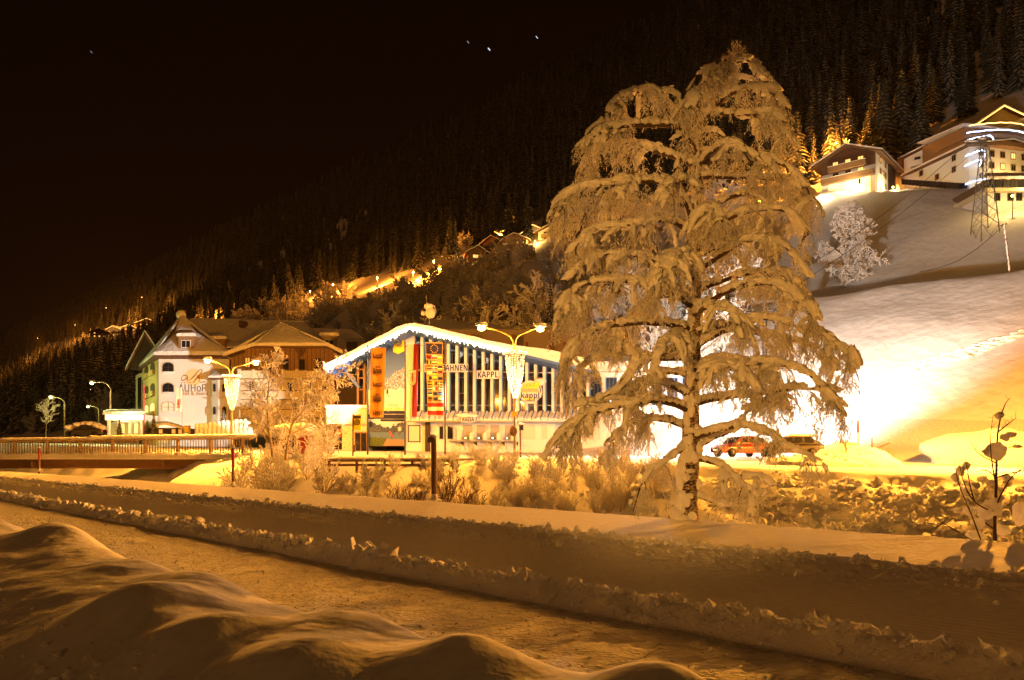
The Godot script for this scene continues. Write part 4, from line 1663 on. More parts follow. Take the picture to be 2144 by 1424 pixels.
func build_hotel():
	rng.seed = 61
	var D := 105.0
	var root := thing("hotel_building", P(400, 912, D), "large white hotel with pyramid roof corner, painted name and timber gabled wing", "hotel")
	var y0 := 1.5
	var top := EYE - (752 - HY) / F * D
	var m := MB.new()
	m.plan([V2(332, D), V2(480, D), V2(474, 128), V2(322, 128)], y0, top)
	obj("wall", m, M.plaster_white, root)
	m = MB.new()
	m.plan([V2(331.6, D + 0.1), V2(298, 117), V2(303, 130), V2(330, 130)], y0, top)
	var wing := obj("yellow_wall", m, M.plaster_yellow, root)
	m = MB.new()
	m.plan([V2(297.5, 116.6), V2(284, 121), V2(290, 132), V2(303, 130)], y0, top - 0.6)
	obj("stair_tower_wall", m, M.plaster_cream, root)
	m = MB.new()
	m.plan([V2(296, 116.9), V2(288, 119.3), V2(288.6, 119.9), V2(296.5, 117.5)], 3.0, top - 1.2)
	obj("stair_tower_glass", m, M.dark_glass, root)
	# eaves board and pyramid roof
	var e0 := P(322, 750, D - 0.9)
	var e1 := P(486, 750, D - 0.9)
	var e2 := P(480, 750, 121)
	var e3 := P(288, 754, 120)
	e2.y = e0.y
	e3.y = e0.y
	var e4 := P(292, 752, 117.5)
	e4.y = e0.y
	var apex := P(379, 664, 113)
	m = MB.new()
	m.hexa([e0, e1, e2, e3, e0 + Vector3(0, 0.4, 0), e1 + Vector3(0, 0.4, 0), e2 + Vector3(0, 0.4, 0), e3 + Vector3(0, 0.4, 0)])
	obj("eaves", m, M.wood_brown, root)
	m = MB.new()
	var lift := Vector3(0, 0.42, 0)
	var mid0 := e0.lerp(apex, 0.52) + Vector3(0.9, 0, 0)
	var mid1 := e1.lerp(apex, 0.52) + Vector3(-1.0, 0, 0)
	snow_roof(m, e0 + lift, e1 + lift, mid1, mid0, 0.7)
	snow_roof(m, mid0, mid1, apex + Vector3(0.25, 0, 0), apex - Vector3(0.25, 0, 0), 0.6)
	snow_roof(m, e1 + lift, e2 + lift, apex + Vector3(0, 0, -0.3), apex, 0.6)
	snow_roof(m, e3 + lift, e0 + lift, apex, apex + Vector3(0, 0, -0.3), 0.5)
	m.blob(apex + Vector3(0, 0.3, 0), Vector3(0.7, 0.75, 0.7), nb, 0.2, 1.0, 8, 12)
	obj("pyramid_roof", m, M.roof_snow, root)
	# left lower hipped roof over the stair tower
	m = MB.new()
	snow_roof(m, P(262, 774, 119), P(262, 774, 117.3), P(303, 694, 117.3), P(303, 694, 130), 0.45)
	snow_roof(m, P(303, 694, 117.3), P(340, 752, 117.3), P(340, 752, 128), P(303, 694, 130), 0.4)
	obj("tower_roof", m, M.roof_snow, root)
	m = MB.new()
	m.prism([[268, 773], [303, 700], [336, 754], [300, 775]], 118.4, 119.2)
	obj("tower_gable", m, M.wood_dark, root)
	m = MB.new()
	m.bar(P(263, 776, 117.6), P(303, 697, 117.6), 0.15, 0.4)
	m.bar(P(303, 697, 117.6), P(338, 755, 117.6), 0.15, 0.4)
	obj("tower_bargeboard", m, M.wood_brown, root)
	# long main roof behind with dormers
	m = MB.new()
	snow_roof(m, P(398, 731, 112), P(700, 733, 112), P(636, 678, 124), P(398, 670, 124), 0.5)
	obj("main_roof", m, M.roof_snow, root)
	m = MB.new()
	m.fr(470, 726, 700, 905, 113, 130)
	m.fr(398, 728, 480, 754, 112.6, 124)
	obj("main_wall", m, M.plaster_cream, root)
	m = MB.new()
	m.fr(500, 671, 510, 684, 119, 121)
	obj("chimney", m, M.wood_dark, root)
	for q in [[373, 406, 703, 731, 104.6, 0], [441, 470, 709, 733, 109.5, 1], [672, 706, 702, 727, 108.0, 2]]:
		m = MB.new()
		m.fr(q[0], q[2], q[1], q[3], q[4], q[4] + 6)
		var dorm := obj("dormer", m, M.wood_light if q[5] < 2 else M.plaster_cream, root)
		var d2: float = q[4]
		m = MB.new()
		m.fr(q[0] + 6, q[2] + 9, q[1] - 7, q[3] - 2.5, d2 - 0.1, d2)
		obj("window", m, M.white_paint, dorm)
		m = MB.new()
		var xm: float = (q[0] + q[1] - 1) / 2.0
		m.fr(q[0] + 7.5, q[2] + 10.5, xm - 0.6, q[3] - 4, d2 - 0.13, d2 - 0.1)
		m.fr(xm + 0.6, q[2] + 10.5, q[1] - 8.5, q[3] - 4, d2 - 0.13, d2 - 0.1)
		obj("window_pane", m, M.dark_glass, dorm)
		m = MB.new()
		snow_roof(m, P(q[0] - 4, q[2] + 1, d2 - 0.7), P(q[1] + 4, q[2] + 1, d2 - 0.7), P(q[1] + 2, q[2] - 5, d2 + 6), P(q[0] - 2, q[2] - 5, d2 + 6), 0.55)
		obj("dormer_snow", m, M.roof_snow, dorm)
	for q in [[407, 442, 727], [474, 500, 729]]:
		m = MB.new()
		snow_roof(m, P(q[0], q[2], 108), P(q[1] + 18, q[2] - 1, 108), P(q[1] + 8, q[2] - 10, 112), P(q[0], q[2] - 10, 112), 0.4)
		obj("roof_ledge_snow", m, M.roof_snow, root)
	# arched windows on the white front
	for y in [757, 800, 840]:
		arched_window(root, 338, y, 366, y + 22, 8, D, M.plaster_cream, M.lit_window_dim if y == 840 else M.dark_glass)
		m = MB.new()
		m.blob(P(352, y + 22.5, D - 0.15), Vector3(0.95, 0.13, 0.15), nb, 0.3)
		obj("sill_snow", m, M.snow_lump, root)
	# arched openings on the yellow side wall, each a niche with parapet
	for y in [762, 805, 846]:
		for j in 2:
			var f0 := 0.22 + j * 0.38
			var a := V2(331.6, D).lerp(V2(298, 117), f0)
			var b := V2(331.6, D).lerp(V2(298, 117), f0 + 0.24)
			var out := Vector3(-(b - a).y, 0, (b - a).x).normalized()
			if out.z < 0:
				out = -out
			var ya: float = EYE - (y - HY) / F * 111.0
			var pts := []
			for q in 9:
				var an := PI * q / 8.0
				var c := (a + b) / 2.0 + (b - a) / 2.0 * cos(an)
				pts.append(Vector3(c.x, ya - 0.55 + 0.55 * sin(an), c.y))
			m = MB.new()
			for q in 8:
				m.hexa([pts[q], pts[q + 1], Vector3(pts[q + 1].x, ya - 1.9, pts[q + 1].z), Vector3(pts[q].x, ya - 1.9, pts[q].z), pts[q] + out * 0.06, pts[q + 1] + out * 0.06, Vector3(pts[q + 1].x, ya - 1.9, pts[q + 1].z) + out * 0.06, Vector3(pts[q].x, ya - 1.9, pts[q].z) + out * 0.06])
			var nic := obj("window", m, M.wood_dark if y < 840 else M.lit_window_dim, wing)
			m = MB.new()
			var pa := Vector3(a.x, ya - 1.9, a.y)
			var pb := Vector3(b.x, ya - 1.9, b.y)
			m.hexa([pa, pb, pb + out * 0.35, pa + out * 0.35, pa + Vector3(0, 0.7, 0), pb + Vector3(0, 0.7, 0), pb + out * 0.35 + Vector3(0, 0.7, 0), pa + out * 0.35 + Vector3(0, 0.7, 0)])
			obj("parapet", m, M.plaster_yellow, wing)
	# painted emblem and name
	m = MB.new()
	var disc := []
	for j in 36:
		disc.append([405 + 18.5 * cos(TAU * j / 36), 790 + 18 * sin(TAU * j / 36)])
	m.prism(disc, D - 0.03, D + 0.02)
	var sign := obj("painted_disc", m, M.pale_cloth, root)
	M.pale_cloth.albedo_color = Color(0.74, 0.56, 0.28).linear_to_srgb()
	_script_letters(sign, D - 0.05)
	text("lettering", "AUHoF", 1.0, 0.02, M.plum_print, root, P(402, 812.5, D - 0.03), 3.7, "Droid Sans", 500)
	text("lettering", "hotel & more", 0.5, 0.02, M.gold_print, root, P(403, 824, D - 0.03), 4.2, "Droid Sans", 700)
	m = MB.new()
	m.fr(374, 819, 434, 819.5, D - 0.03, D + 0.02)
	obj("painted_line", m, M.gold_print, root)
	for j in 4:
		m = MB.new()
		var star := []
		for q in 10:
			var r := 2.1 if q % 2 == 0 else 0.9
			star.append([380 + j * 6 + r * sin(TAU * q / 10), 801 - r * cos(TAU * q / 10)])
		m.prism(star, D - 0.03, D + 0.02)
		obj("painted_star", m, M.gold_print, root)
	# bay turret
	m = MB.new()
	m.plan([V2(441, D - 0.2), V2(444, 103.4), V2(456, 102.6), V2(478, 102.6), V2(490, 104), V2(490, 108), V2(441, 108)], y0, EYE - (789 - HY) / F * D)
	var bay := obj("bay", m, M.plaster_white, root)
	m = MB.new()
	snow_roof(m, P(436, 791, 101.6), P(496, 791, 101.6), P(490, 776, 105), P(444, 776, 105), 0.35)
	obj("bay_roof_snow", m, M.roof_snow, bay)
	m = MB.new()
	m.fr(436, 791, 496, 793.5, 101.6, 105)
	obj("bay_cornice", m, M.wood_brown, bay)
	for y in [802, 850]:
		for q in [[447, 453], [464, 474]]:
			m = MB.new()
			m.prism(arch(q[0], y, q[1], y + 19, 6), 102.45 if q[0] > 460 else 102.9, 104.0)
			var fr := obj("window", m, M.plaster_cream, bay)
			m = MB.new()
			m.prism(arch(q[0] + 1.2, y + 1.5, q[1] - 1.2, y + 18, 5), 102.4 if q[0] > 460 else 102.85, 102.5)
			obj("pane", m, M.dark_glass, fr)
	m = MB.new()
	m.fr(441, 832, 490, 833.5, 102.3, 104)
	obj("bay_band", m, M.plaster_cream, bay)
	# timber gabled wing
	var gw := 99.5
	m = MB.new()
	m.prism([[484, 745], [505, 733], [535, 724], [682, 724], [698, 735], [704, 745], [704, 910], [484, 910]], gw, 112)
	var chalet := obj("gable_wall", m, M.wood_light, root)
	m = MB.new()
	m.fr(484, 790, 706, 910, gw - 0.15, 112)
	obj("gable_lower_wall", m, M.plaster_cream, root)
	for q in [[497, 776, 560, 792], [588, 776, 684, 792], [497, 819, 686, 836], [500, 858, 690, 874]]:
		m = MB.new()
		m.fr(q[0], q[1], q[2], q[3], 97.4, 97.7)
		m.fr(q[0], q[3] - 2, q[2], q[3], 97.7, gw)
		var bal := obj("balcony", m, M.plaster_cream, root)
		m = MB.new()
		m.fr(q[0] - 0.5, q[1] - 1.5, q[2] + 0.5, q[1], 97.3, 97.8)
		obj("balcony_rail", m, M.wood_brown, bal)
		for p in [q[0], q[0] + 30, q[2] - 8]:
			m = MB.new()
			m.fr(p, q[1] - 3, p + 7, q[3] + 1, 97.25, 97.35)
			obj("balcony_pier", m, M.plaster_cream, bal)
	for q in [[512, 748], [560, 752], [592, 752], [626, 752], [660, 750], [520, 796], [600, 800], [640, 798], [672, 803], [520, 842], [610, 842], [660, 842]]:
		window(root, q[0], q[1], q[0] + 12, q[1] + 22, gw - 0.16, M.wood_dark if q[1] < 790 else M.white_paint, M.lit_window_dim if q[0] == 512 else M.dark_glass, 1, 1.4)
	m = MB.new()
	m.bar(P(628, 728, 98.3), P(625, 752, 98.3), 0.25, 0.25)
	m.bar(P(618, 728, 98.3), P(627, 745, 98.3), 0.2, 0.2)
	m.bar(P(640, 728, 98.3), P(629, 745, 98.3), 0.2, 0.2)
	m.fr(500, 726, 690, 729, 98.2, 98.6)
	obj("gable_truss", m, M.wood_brown, root)
	for j in 24:
		m = MB.new()
		var px := 490.0 + j * 9.0
		m.fr(px, 729, px + 0.8, 775, gw - 0.06, gw)
		obj("board_joint", m, M.wood_dark, root)
	for j in 10:
		m = MB.new()
		m.fr(474 + j * 3.2, 742 - j * 1.2, 476.2 + j * 3.2, 746 - j * 1.2, 98.0, 100)
		obj("rafter_end", m, M.wood_brown, root)
	m = MB.new()
	var rf := P(588, 682, 104)
	var rb := P(588, 682, 126)
	rb.y = rf.y
	rb.x = rf.x
	var hl := P(533, 724, 97.6)
	var hr := P(683, 724, 97.6)
	var el := P(466, 746, 97.6)
	var er := P(718, 741, 97.6)
	var elb := el + Vector3(0, 0, -26)
	var erb := er + Vector3(0, 0, -26)
	snow_roof(m, hl, hr, rf + Vector3(0.2, 0, 0), rf - Vector3(0.2, 0, 0), 0.5)
	snow_roof(m, elb, el, rf, rb, 0.55)
	snow_roof(m, er, erb, rb, rf, 0.55)
	m.hexa([el, hl, hl + Vector3(0, 0.5, 0), el + Vector3(0, 0.5, 0), el + Vector3(0, 0, -2), rf, rf + Vector3(0, 0.5, 0), el + Vector3(0, 0.5, -2)])
	m.hexa([er, hr, hr + Vector3(0, 0.5, 0), er + Vector3(0, 0.5, 0), er + Vector3(0, 0, -2), rf, rf + Vector3(0, 0.5, 0), er + Vector3(0, 0.5, -2)])
	obj("gable_roof", m, M.roof_snow, root)
	# dim link building between hotel and station, with outdoor stair
	root = thing("link_building", P(725, 905, 108), "dim low building with stair between the hotel gable and the station", "building")
	m = MB.new()
	m.fr(704, 740, 790, 910, 108, 122)
	obj("wall", m, M.wood_brown, root)
	m = MB.new()
	m.fr(698, 735, 790, 741, 106, 123)
	obj("roof_snow", m, M.roof_snow, root)
	window(root, 680 + 28, 800, 722, 826, 108, M.white_paint, M.dark_glass, 1, 1.3)
	for j in 9:
		m = MB.new()
		m.fr(690 + j * 3.0, 925 - j * 3.5, 700 + j * 3.0, 928.5 - j * 3.5, 88, 90)
		obj("stair_step", m, M.roof_snow, root)
	for j in 2:
		m = MB.new()
		m.bar(P(684, 912, 87.9 + j * 2.2), P(716, 880, 87.9 + j * 2.2), 0.08, 0.08)
		obj("stair_rail", m, M.steel, root)
	root = thing("rear_house", P(700, 760, 132), "plain house with thick roof snow behind the hotel gable", "house")
	m = MB.new()
	m.fr(634, 712, 748, 800, 132, 142)
	obj("wall", m, M.plaster_cream, root)
	m = MB.new()
	snow_roof(m, P(628, 714, 130), P(764, 716, 130), P(740, 696, 146), P(636, 692, 146), 0.8)
	obj("roof_snow", m, M.roof_snow, root)
	# lit entrance pavilion
	root = thing("entrance_pavilion", P(258, 908, 100), "brightly lit glass entrance pavilion with snowy canopy left of the hotel", "pavilion")
	m = MB.new()
	m.fr(219, 868, 300, 880, 98, 108)
	obj("canopy_box", m, M.plaster_white, root)
	for q in [[221, 238], [240, 254], [256, 282], [284, 299]]:
		m = MB.new()
		m.fr(q[0], 868.5, q[1], 879, 97.85, 98)
		obj("lit_panel", m, M.lit_canopy, root)
	m = MB.new()
	snow_roof(m, P(214, 868, 97), P(303, 866, 97), P(303, 862, 109), P(218, 862, 109), 0.45)
	obj("canopy_snow", m, M.roof_snow, root)
	for px in [224, 246, 270, 294]:
		m = MB.new()
		m.fr(px, 880, px + 4, 912, 98.3, 98.7)
		obj("column", m, M.plaster_white, root)
	m = MB.new()
	m.fr(230, 884, 300, 912, 107, 107.4)
	obj("back_wall", m, M.plaster_cream, root)
	for px in [252, 268, 280]:
		window(root, px, 886, px + 9, 908, 106.8, M.white_paint, M.lit_window, 1, 1.0)
	lamp_light(P(258, 888, 101.5), 14.0, Color(1, 0.86, 0.5), 0.4)
	lamp_light(P(258, 872, 95.5), 12.0, Color(1, 0.9, 0.6), 0.5)
	# flagpoles of the hotel
	for q in [[301, 806, 912, 98.0, "red striped pole beside the hotel corner", 0], [381, 808, 905, 98.0, "slim pole with pale lettered banner before the hotel wall", 1]]:
		root = thing("banner_pole", P(q[0], q[2], q[3]), q[4], "flagpole")
		m = MB.new()
		m.tube([P(q[0], q[2] + 4, q[3]), P(q[0], q[1], q[3])], [0.12, 0.09] if q[5] == 0 else [0.05, 0.04], 8)
		obj("pole", m, M.red_paint if q[5] == 0 else M.steel, root)
	_banner("hotel_banner", [[368, 812], [381, 812], [381, 862], [368, 862]], 97.8, mat("pale_banner", Color(0.7, 0.64, 0.5), 0.8), "pale narrow banner with red letters hanging before the hotel wall", "banner")
	var hb: Node3D = get_node("hotel_banner")
	text("printed_letter", "E", 0.55, 0.01, M.red_print, hb, P(375.5, 841, 97.6), 0.4)
	text("printed_letter", "3", 0.55, 0.01, M.red_print, hb, P(373.5, 850, 97.6), 0.4)
	# small kiosk huts before the hotel
	for q in [[303, 386, 884, 912, 92.0, "low timber hut with rounded snow roof before the hotel entrance"]]:
		root = thing("timber_hut", P(345, q[3], q[4]), q[5], "hut")
		m = MB.new()
		m.fr(q[0] + 5, q[2] + 12, q[1] - 4, q[3] + 2, q[4], q[4] + 4)
		obj("wall", m, M.wood_dark, root)
		for px in [331, 358, 372]:
			window(root, px, 898, px + 10, 909, q[4] - 0.02, M.wood_brown, M.lit_window_dim, 0, 1.0)
		m = MB.new()
		snow_roof(m, P(q[0], 898, q[4] - 0.8), P(345, 889, q[4] - 0.8), P(347, 886, q[4] + 5), P(q[0] + 3, 896, q[4] + 5), 0.45)
		snow_roof(m, P(345, 889, q[4] - 0.8), P(q[1], 900, q[4] - 0.8), P(q[1] - 2, 898, q[4] + 5), P(347, 886, q[4] + 5), 0.45)
		obj("roof_snow", m, M.roof_snow, root)
	m = MB.new()
	root = thing("notice_box", P(390, 910, 90), "small pale notice cabinet on a post before the hotel", "sign")
	m.fr(384, 891, 396, 911, 90, 90.4)
	obj("cabinet", m, M.plaster_cream, root)
	m = MB.new()
	m.fr(386, 894, 394, 904, 89.95, 90)
	obj("notice", m, M.yellow_print, root)
	# snowed terrace wall with rounded posts
	root = thing("terrace_wall", P(455, 914, 84), "bright snow covered terrace wall with rounded post caps left of the lamp", "wall")
	m = MB.new()
	m.fr(408, 893, 516, 916, 84, 86)
	obj("wall", m, M.plaster_white, root)
	for j in 12:
		var px := 410.0 + j * 9.2
		m = MB.new()
		var y := 892.0 - j * 0.9 + R(-1.5, 1.5)
		m.fr(px, y, px + 4.6, 914, 83.6, 84.1)
		var post := obj("post", m, M.plaster_white, root)
		m = MB.new()
		m.blob(P(px + 2.3, y - 1.5, 83.9), Vector3(0.24, 0.22, 0.3), nb, 0.25)
		obj("snow_cap", m, M.snow_lump, post)
		m = MB.new()
		m.blob(P(px + 6.0, y + 3.0, 84.2), Vector3(0.36, 0.2, 0.6), nb, 0.3)
		obj("wall_snow", m, M.snow_lump, root)

func _script_letters(parent: Node3D, d: float):
	# the brush written initials over the disc
	var strokes := [
		[[392, 787], [385, 786], [380, 791], [381, 796], [387, 795], [393, 788], [392, 794], [395, 797], [401, 793]],
		[[401, 793], [408, 786], [416, 776], [423, 774], [420, 782], [412, 793], [404, 803], [410, 793], [417, 790], [417, 797], [421, 801], [430, 799]],
	]
	for s in strokes:
		var q := []
		for p in s:
			q.append(P(p[0], p[1], d))
		var fine := spline(q, 40)
		var r := []
		for j in fine.size():
			r.append(0.07 + 0.025 * sin(j * 0.5))
		var m := MB.new()
		m.tube(fine, r, 5)
		obj("painted_letter", m, M.gold_print, parent)

# ---------------------------------------------------------------- bridge and street
func build_bridge():
	rng.seed = 71
	var D := 58.0
	var root := thing("footbridge", P(250, 990, D), "road bridge with rusty girder and snow capped slatted railing across the river", "bridge")
	var m := MB.new()
	m.fr(-60, 956, 560, 962, D - 0.4, D + 5.0)
	obj("deck", m, M.snow, root)
	m = MB.new()
	m.fr(-60, 962, 560, 966, D, D + 0.5)
	m.fr(-60, 966, 560, 977, D + 0.2, D + 0.35)
	m.fr(-60, 977, 560, 981, D, D + 0.5)
	obj("girder", m, M.rusty_steel, root)
	for px in [60, 200, 337, 470]:
		m = MB.new()
		m.fr(px, 966, px + 5, 977, D + 0.02, D + 0.2)
		obj("stiffener", m, M.rusty_steel, root)
	var x := -40.0
	var k := 0
	while x < 528.0:
		var topy := 921.0 - x * 0.011
		if k % 12 == 0:
			m = MB.new()
			m.fr(x - 2.2, topy - 1.0, x + 2.2, 956, D - 0.12, D + 0.12)
			obj("post", m, M.bridge_wood, root)
		else:
			m = MB.new()
			var lean := R(-0.3, 0.3)
			m.hexa([P(x - 1.2, 951, D - 0.03), P(x + 1.2, 951, D - 0.03), P(x + 1.2 + lean, topy + 4, D - 0.03), P(x - 1.2 + lean, topy + 4, D - 0.03), P(x - 1.2, 951, D + 0.03), P(x + 1.2, 951, D + 0.03), P(x + 1.2 + lean, topy + 4, D + 0.03), P(x - 1.2 + lean, topy + 4, D + 0.03)])
			obj("baluster", m, M.bridge_wood, root)
		x += 5.7
		k += 1
	for q in [[2.0, 2.6], [31.0, 2.6]]:
		m = MB.new()
		m.hexa([P(-45, 921.5 + q[0], D - 0.06), P(530, 915.2 + q[0], D - 0.06), P(530, 915.2 + q[0] + q[1], D - 0.06), P(-45, 921.5 + q[0] + q[1], D - 0.06), P(-45, 921.5 + q[0], D + 0.06), P(530, 915.2 + q[0], D + 0.06), P(530, 915.2 + q[0] + q[1], D + 0.06), P(-45, 921.5 + q[0] + q[1], D + 0.06)])
		obj("rail", m, M.bridge_wood, root)
	# snow along the handrail and the kerb, in uneven rolls
	m = MB.new()
	x = -45.0
	while x < 530.0:
		var big := 1.0 if x > 192.0 else 0.42
		var h := (0.17 + 0.05 * na.get_noise_1d(x * 20.0)) * (0.35 + 0.65 * big)
		m.blob(P(x, 920.5 - x * 0.011 - 2.0 * big, D), Vector3(0.34, h, 0.2), nb, 0.3, 1.0, 6, 8)
		x += 7.0
	obj("rail_snow", m, M.snow_lump, root)
	m = MB.new()
	x = -45.0
	while x < 530.0:
		if x < 195.0 or rng.randf() < 0.9:
			m.blob(P(x, 953.5 + R(-1.5, 1), D - 0.15), Vector3(R(0.25, 0.5), R(0.1, 0.26) * (1.0 if x > 195 else 0.6), 0.22), nb, 0.5, 1.0, 6, 8)
		x += 6.0
	obj("kerb_snow", m, M.snow_lump, root)
	# abutment on the far bank
	m = MB.new()
	m.fr(500, 958, 590, 1010, D - 0.2, D + 5.5)
	tag(obj("bridge_abutment", m, M.grey_panel), "", "", "", "structure")

func lamp_head(root: Node3D, at: Vector3, dir: Vector3, bulb_m: Material, s := 1.0):
	# flat oval street lantern: a hood above and a glowing bowl below
	var side := dir.cross(Vector3.UP).normalized()
	var b := Basis(dir, Vector3.UP, side)
	var m := MB.new()
	m.blob(at + Vector3(0, 0.22 * s, 0), Vector3(0.42, 0.09, 0.19) * s, nb, 0.0, 1.0, 6, 12, b)
	var h := obj("lamp_hood", m, M.steel, root)
	m = MB.new()
	m.blob(at + Vector3(0, 0.33 * s, 0), Vector3(0.4, 0.08, 0.2) * s, nb, 0.3, 1.0, 6, 10, b)
	obj("hood_snow", m, M.snow_lump, h)
	m = MB.new()
	m.blob(at, Vector3(0.24, 0.15, 0.17) * s, nb, 0.0, 1.0, 8, 12, b)
	obj("lamp_bulb", m, bulb_m, root)

func double_lamp(px: float, base: float, fork: float, heads: Array, d: float, cone: Array, label: String) -> Node3D:
	var root := thing("street_lamp", P(px, base, d), label, "street lamp")
	var m := MB.new()
	m.tube([P(px, base + 6, d), P(px, (base + fork) / 2.0, d), P(px - 1, fork, d)], [0.1, 0.085, 0.07], 8)
	obj("pole", m, M.lamp_post, root)
	for h in heads:
		m = MB.new()
		var s := signf(h[0] - px)
		var a := spline([P(px - 1, fork + 10, d), P(px - 1 + s * (h[0] - px) * s * 0.1, fork - 12, d), P(lerpf(px, h[0], 0.45), lerpf(fork, h[1], 0.82), d), P(h[0] - s * 9, h[1] - 2.5, d)], 16)
		var r := []
		for j in a.size():
			r.append(0.06)
		m.tube(a, r, 8)
		obj("arm", m, M.lamp_post, root)
		lamp_head(root, P(h[0], h[1], d), Vector3(s, 0, 0), M.sodium_bulb)
	# the winter decoration: a cone of light strings under a hoop
	var top: float = cone[0]
	var tip: float = cone[1]
	var wid: float = cone[2]
	m = MB.new()
	var ring := []
	var rr := []
	var w := wid / F * d
	for j in 25:
		ring.append(P(px, top, d) + Vector3(w * cos(TAU * j / 24), 0, w * sin(TAU * j / 24)))
		rr.append(0.07)
	m.tube(ring, rr, 6, false)
	var hoop := obj("hoop", m, M.wood_brown, root)
	m = MB.new()
	for j in 10:
		m.blob(P(px, top - 3, d) + Vector3(w * cos(TAU * j / 10), 0, w * sin(TAU * j / 10)), Vector3(0.24, 0.1, 0.24), nb, 0.4, 1.0, 5, 7)
	obj("hoop_snow", m, M.snow_lump, hoop)
	var warm := MB.new()
	var cold := MB.new()
	var wires := MB.new()
	var n := 20
	for j in n:
		var a := TAU * j / n
		var p0 := P(px, top + 1, d) + Vector3(w * cos(a), 0, w * sin(a))
		var p1 := P(px + 1, tip, d) + Vector3(w * 0.16 * cos(a), 0, w * 0.16 * sin(a))
		wires.tube([p0, p1], [0.008, 0.008], 3, false)
		for q in 19:
			var f := (q + rng.randf() * 0.7) / 19.0
			var c := p0.lerp(p1, f) + Vector3(cos(a), 0, sin(a)) * 0.12 * sin(f * PI)
			c += Vector3(R(-0.03, 0.03), 0, R(-0.03, 0.03))
			var t := cold if f > 0.5 and cone[3] else warm
			var s := R(0.02, 0.042)
			var up := Vector3(0, s * 1.5, 0)
			for e in 4:
				var u0 := Vector3(s * cos(TAU * e / 4.0), 0, s * sin(TAU * e / 4.0))
				var u1 := Vector3(s * cos(TAU * (e + 1) / 4.0), 0, s * sin(TAU * (e + 1) / 4.0))
				t.tri(c + up, c + u0, c + u1, u0 + u1 + up)
				t.tri(c - up, c + u0, c + u1, u0 + u1 - up)
	obj("string_wire", wires, M.steel, root).set_meta("kind", "stuff")
	obj("string_lights", warm, M.crystal_bulb, root).set_meta("kind", "stuff")
	if cone[3]:
		obj("string_lights", cold, M.crystal_cold, root).set_meta("kind", "stuff")
	lamp_light(P(px, lerpf(top, tip, 0.4), d - w - 0.2), 5.0, Color(1, 0.87, 0.6), 0.4)
	return root

func single_lamp(px: float, base: float, top: float, head: Array, d: float, label: String, bulb: Material):
	var root := thing("street_lamp", P(px, base, d), label, "street lamp")
	var m := MB.new()
	var s := signf(head[0] - px)
	var a := [P(px, base + 8, d), P(px, lerpf(base, top, 0.5), d)]
	a.append_array(spline([P(px, lerpf(base, top, 0.7), d), P(px - 0.5, lerpf(base, top, 0.88), d), P(lerpf(px, head[0], 0.3), top + 1.0, d), P(head[0] - s * 6, head[1] - 2, d)], 12))
	var r := []
	for j in a.size():
		r.append(lerpf(0.12, 0.07, float(j) / a.size()))
	m.tube(a, r, 8)
	obj("pole", m, M.lamp_post, root)
	lamp_head(root, P(head[0], head[1], d), Vector3(s, 0, 0), bulb, 1.0)

func snow_pole(px: float, top: float, base: float, d: float, cane: bool, label: String):
	var root := thing("marker_pole", P(px, base, d), label, "marker pole")
	var m := MB.new()
	var r := 0.055 if not cane else 0.075
	var pts := [P(px, base + 6, d), P(px, lerpf(base, top, 0.5), d), P(px, top + 4, d)]
	var rr := [r, r, r]
	if cane:
		pts = [P(px, base + 6, d), P(px - 0.5, lerpf(base, top, 0.5), d), P(px - 1, top + 6, d), P(px - 3, top + 1.5, d), P(px - 6, top + 0.5, d), P(px - 8.5, top + 4, d), P(px - 9, top + 12, d)]
		rr = [r, r, r, r, r, r, r]
	m.tube(pts, rr, 10)
	obj("pole", m, M.rusty_steel if cane else M.wood_light, root)
	if not cane:
		m = MB.new()
		m.tube([P(px, lerpf(top, base, 0.55), d), P(px, top + 8, d)], [r + 0.008, r + 0.008], 10)
		obj("reflector_band", m, M.reflector, root)
	m = MB.new()
	m.blob(P(px - (4 if cane else 0), top + (0 if cane else 2), d), Vector3(0.13 if cane else 0.07, 0.07, 0.08), nb, 0.3)
	obj("snow_cap", m, M.snow_lump, root)
	m = MB.new()
	var g := P(px, base, d)
	var rows := []
	for i in 6:
		var row := []
		for j in 17:
			var f := i / 5.0
			var rad := r * 1.05 + 0.2 * f * f
			row.append(Vector3(g.x + rad * cos(TAU * j / 16), g.y + 0.17 * pow(1.0 - f, 2.0) - 0.03, g.z + rad * sin(TAU * j / 16)))
		rows.append(row)
	m.ring_surface(rows)
	obj("snow_foot", m, M.snow_lump, root)

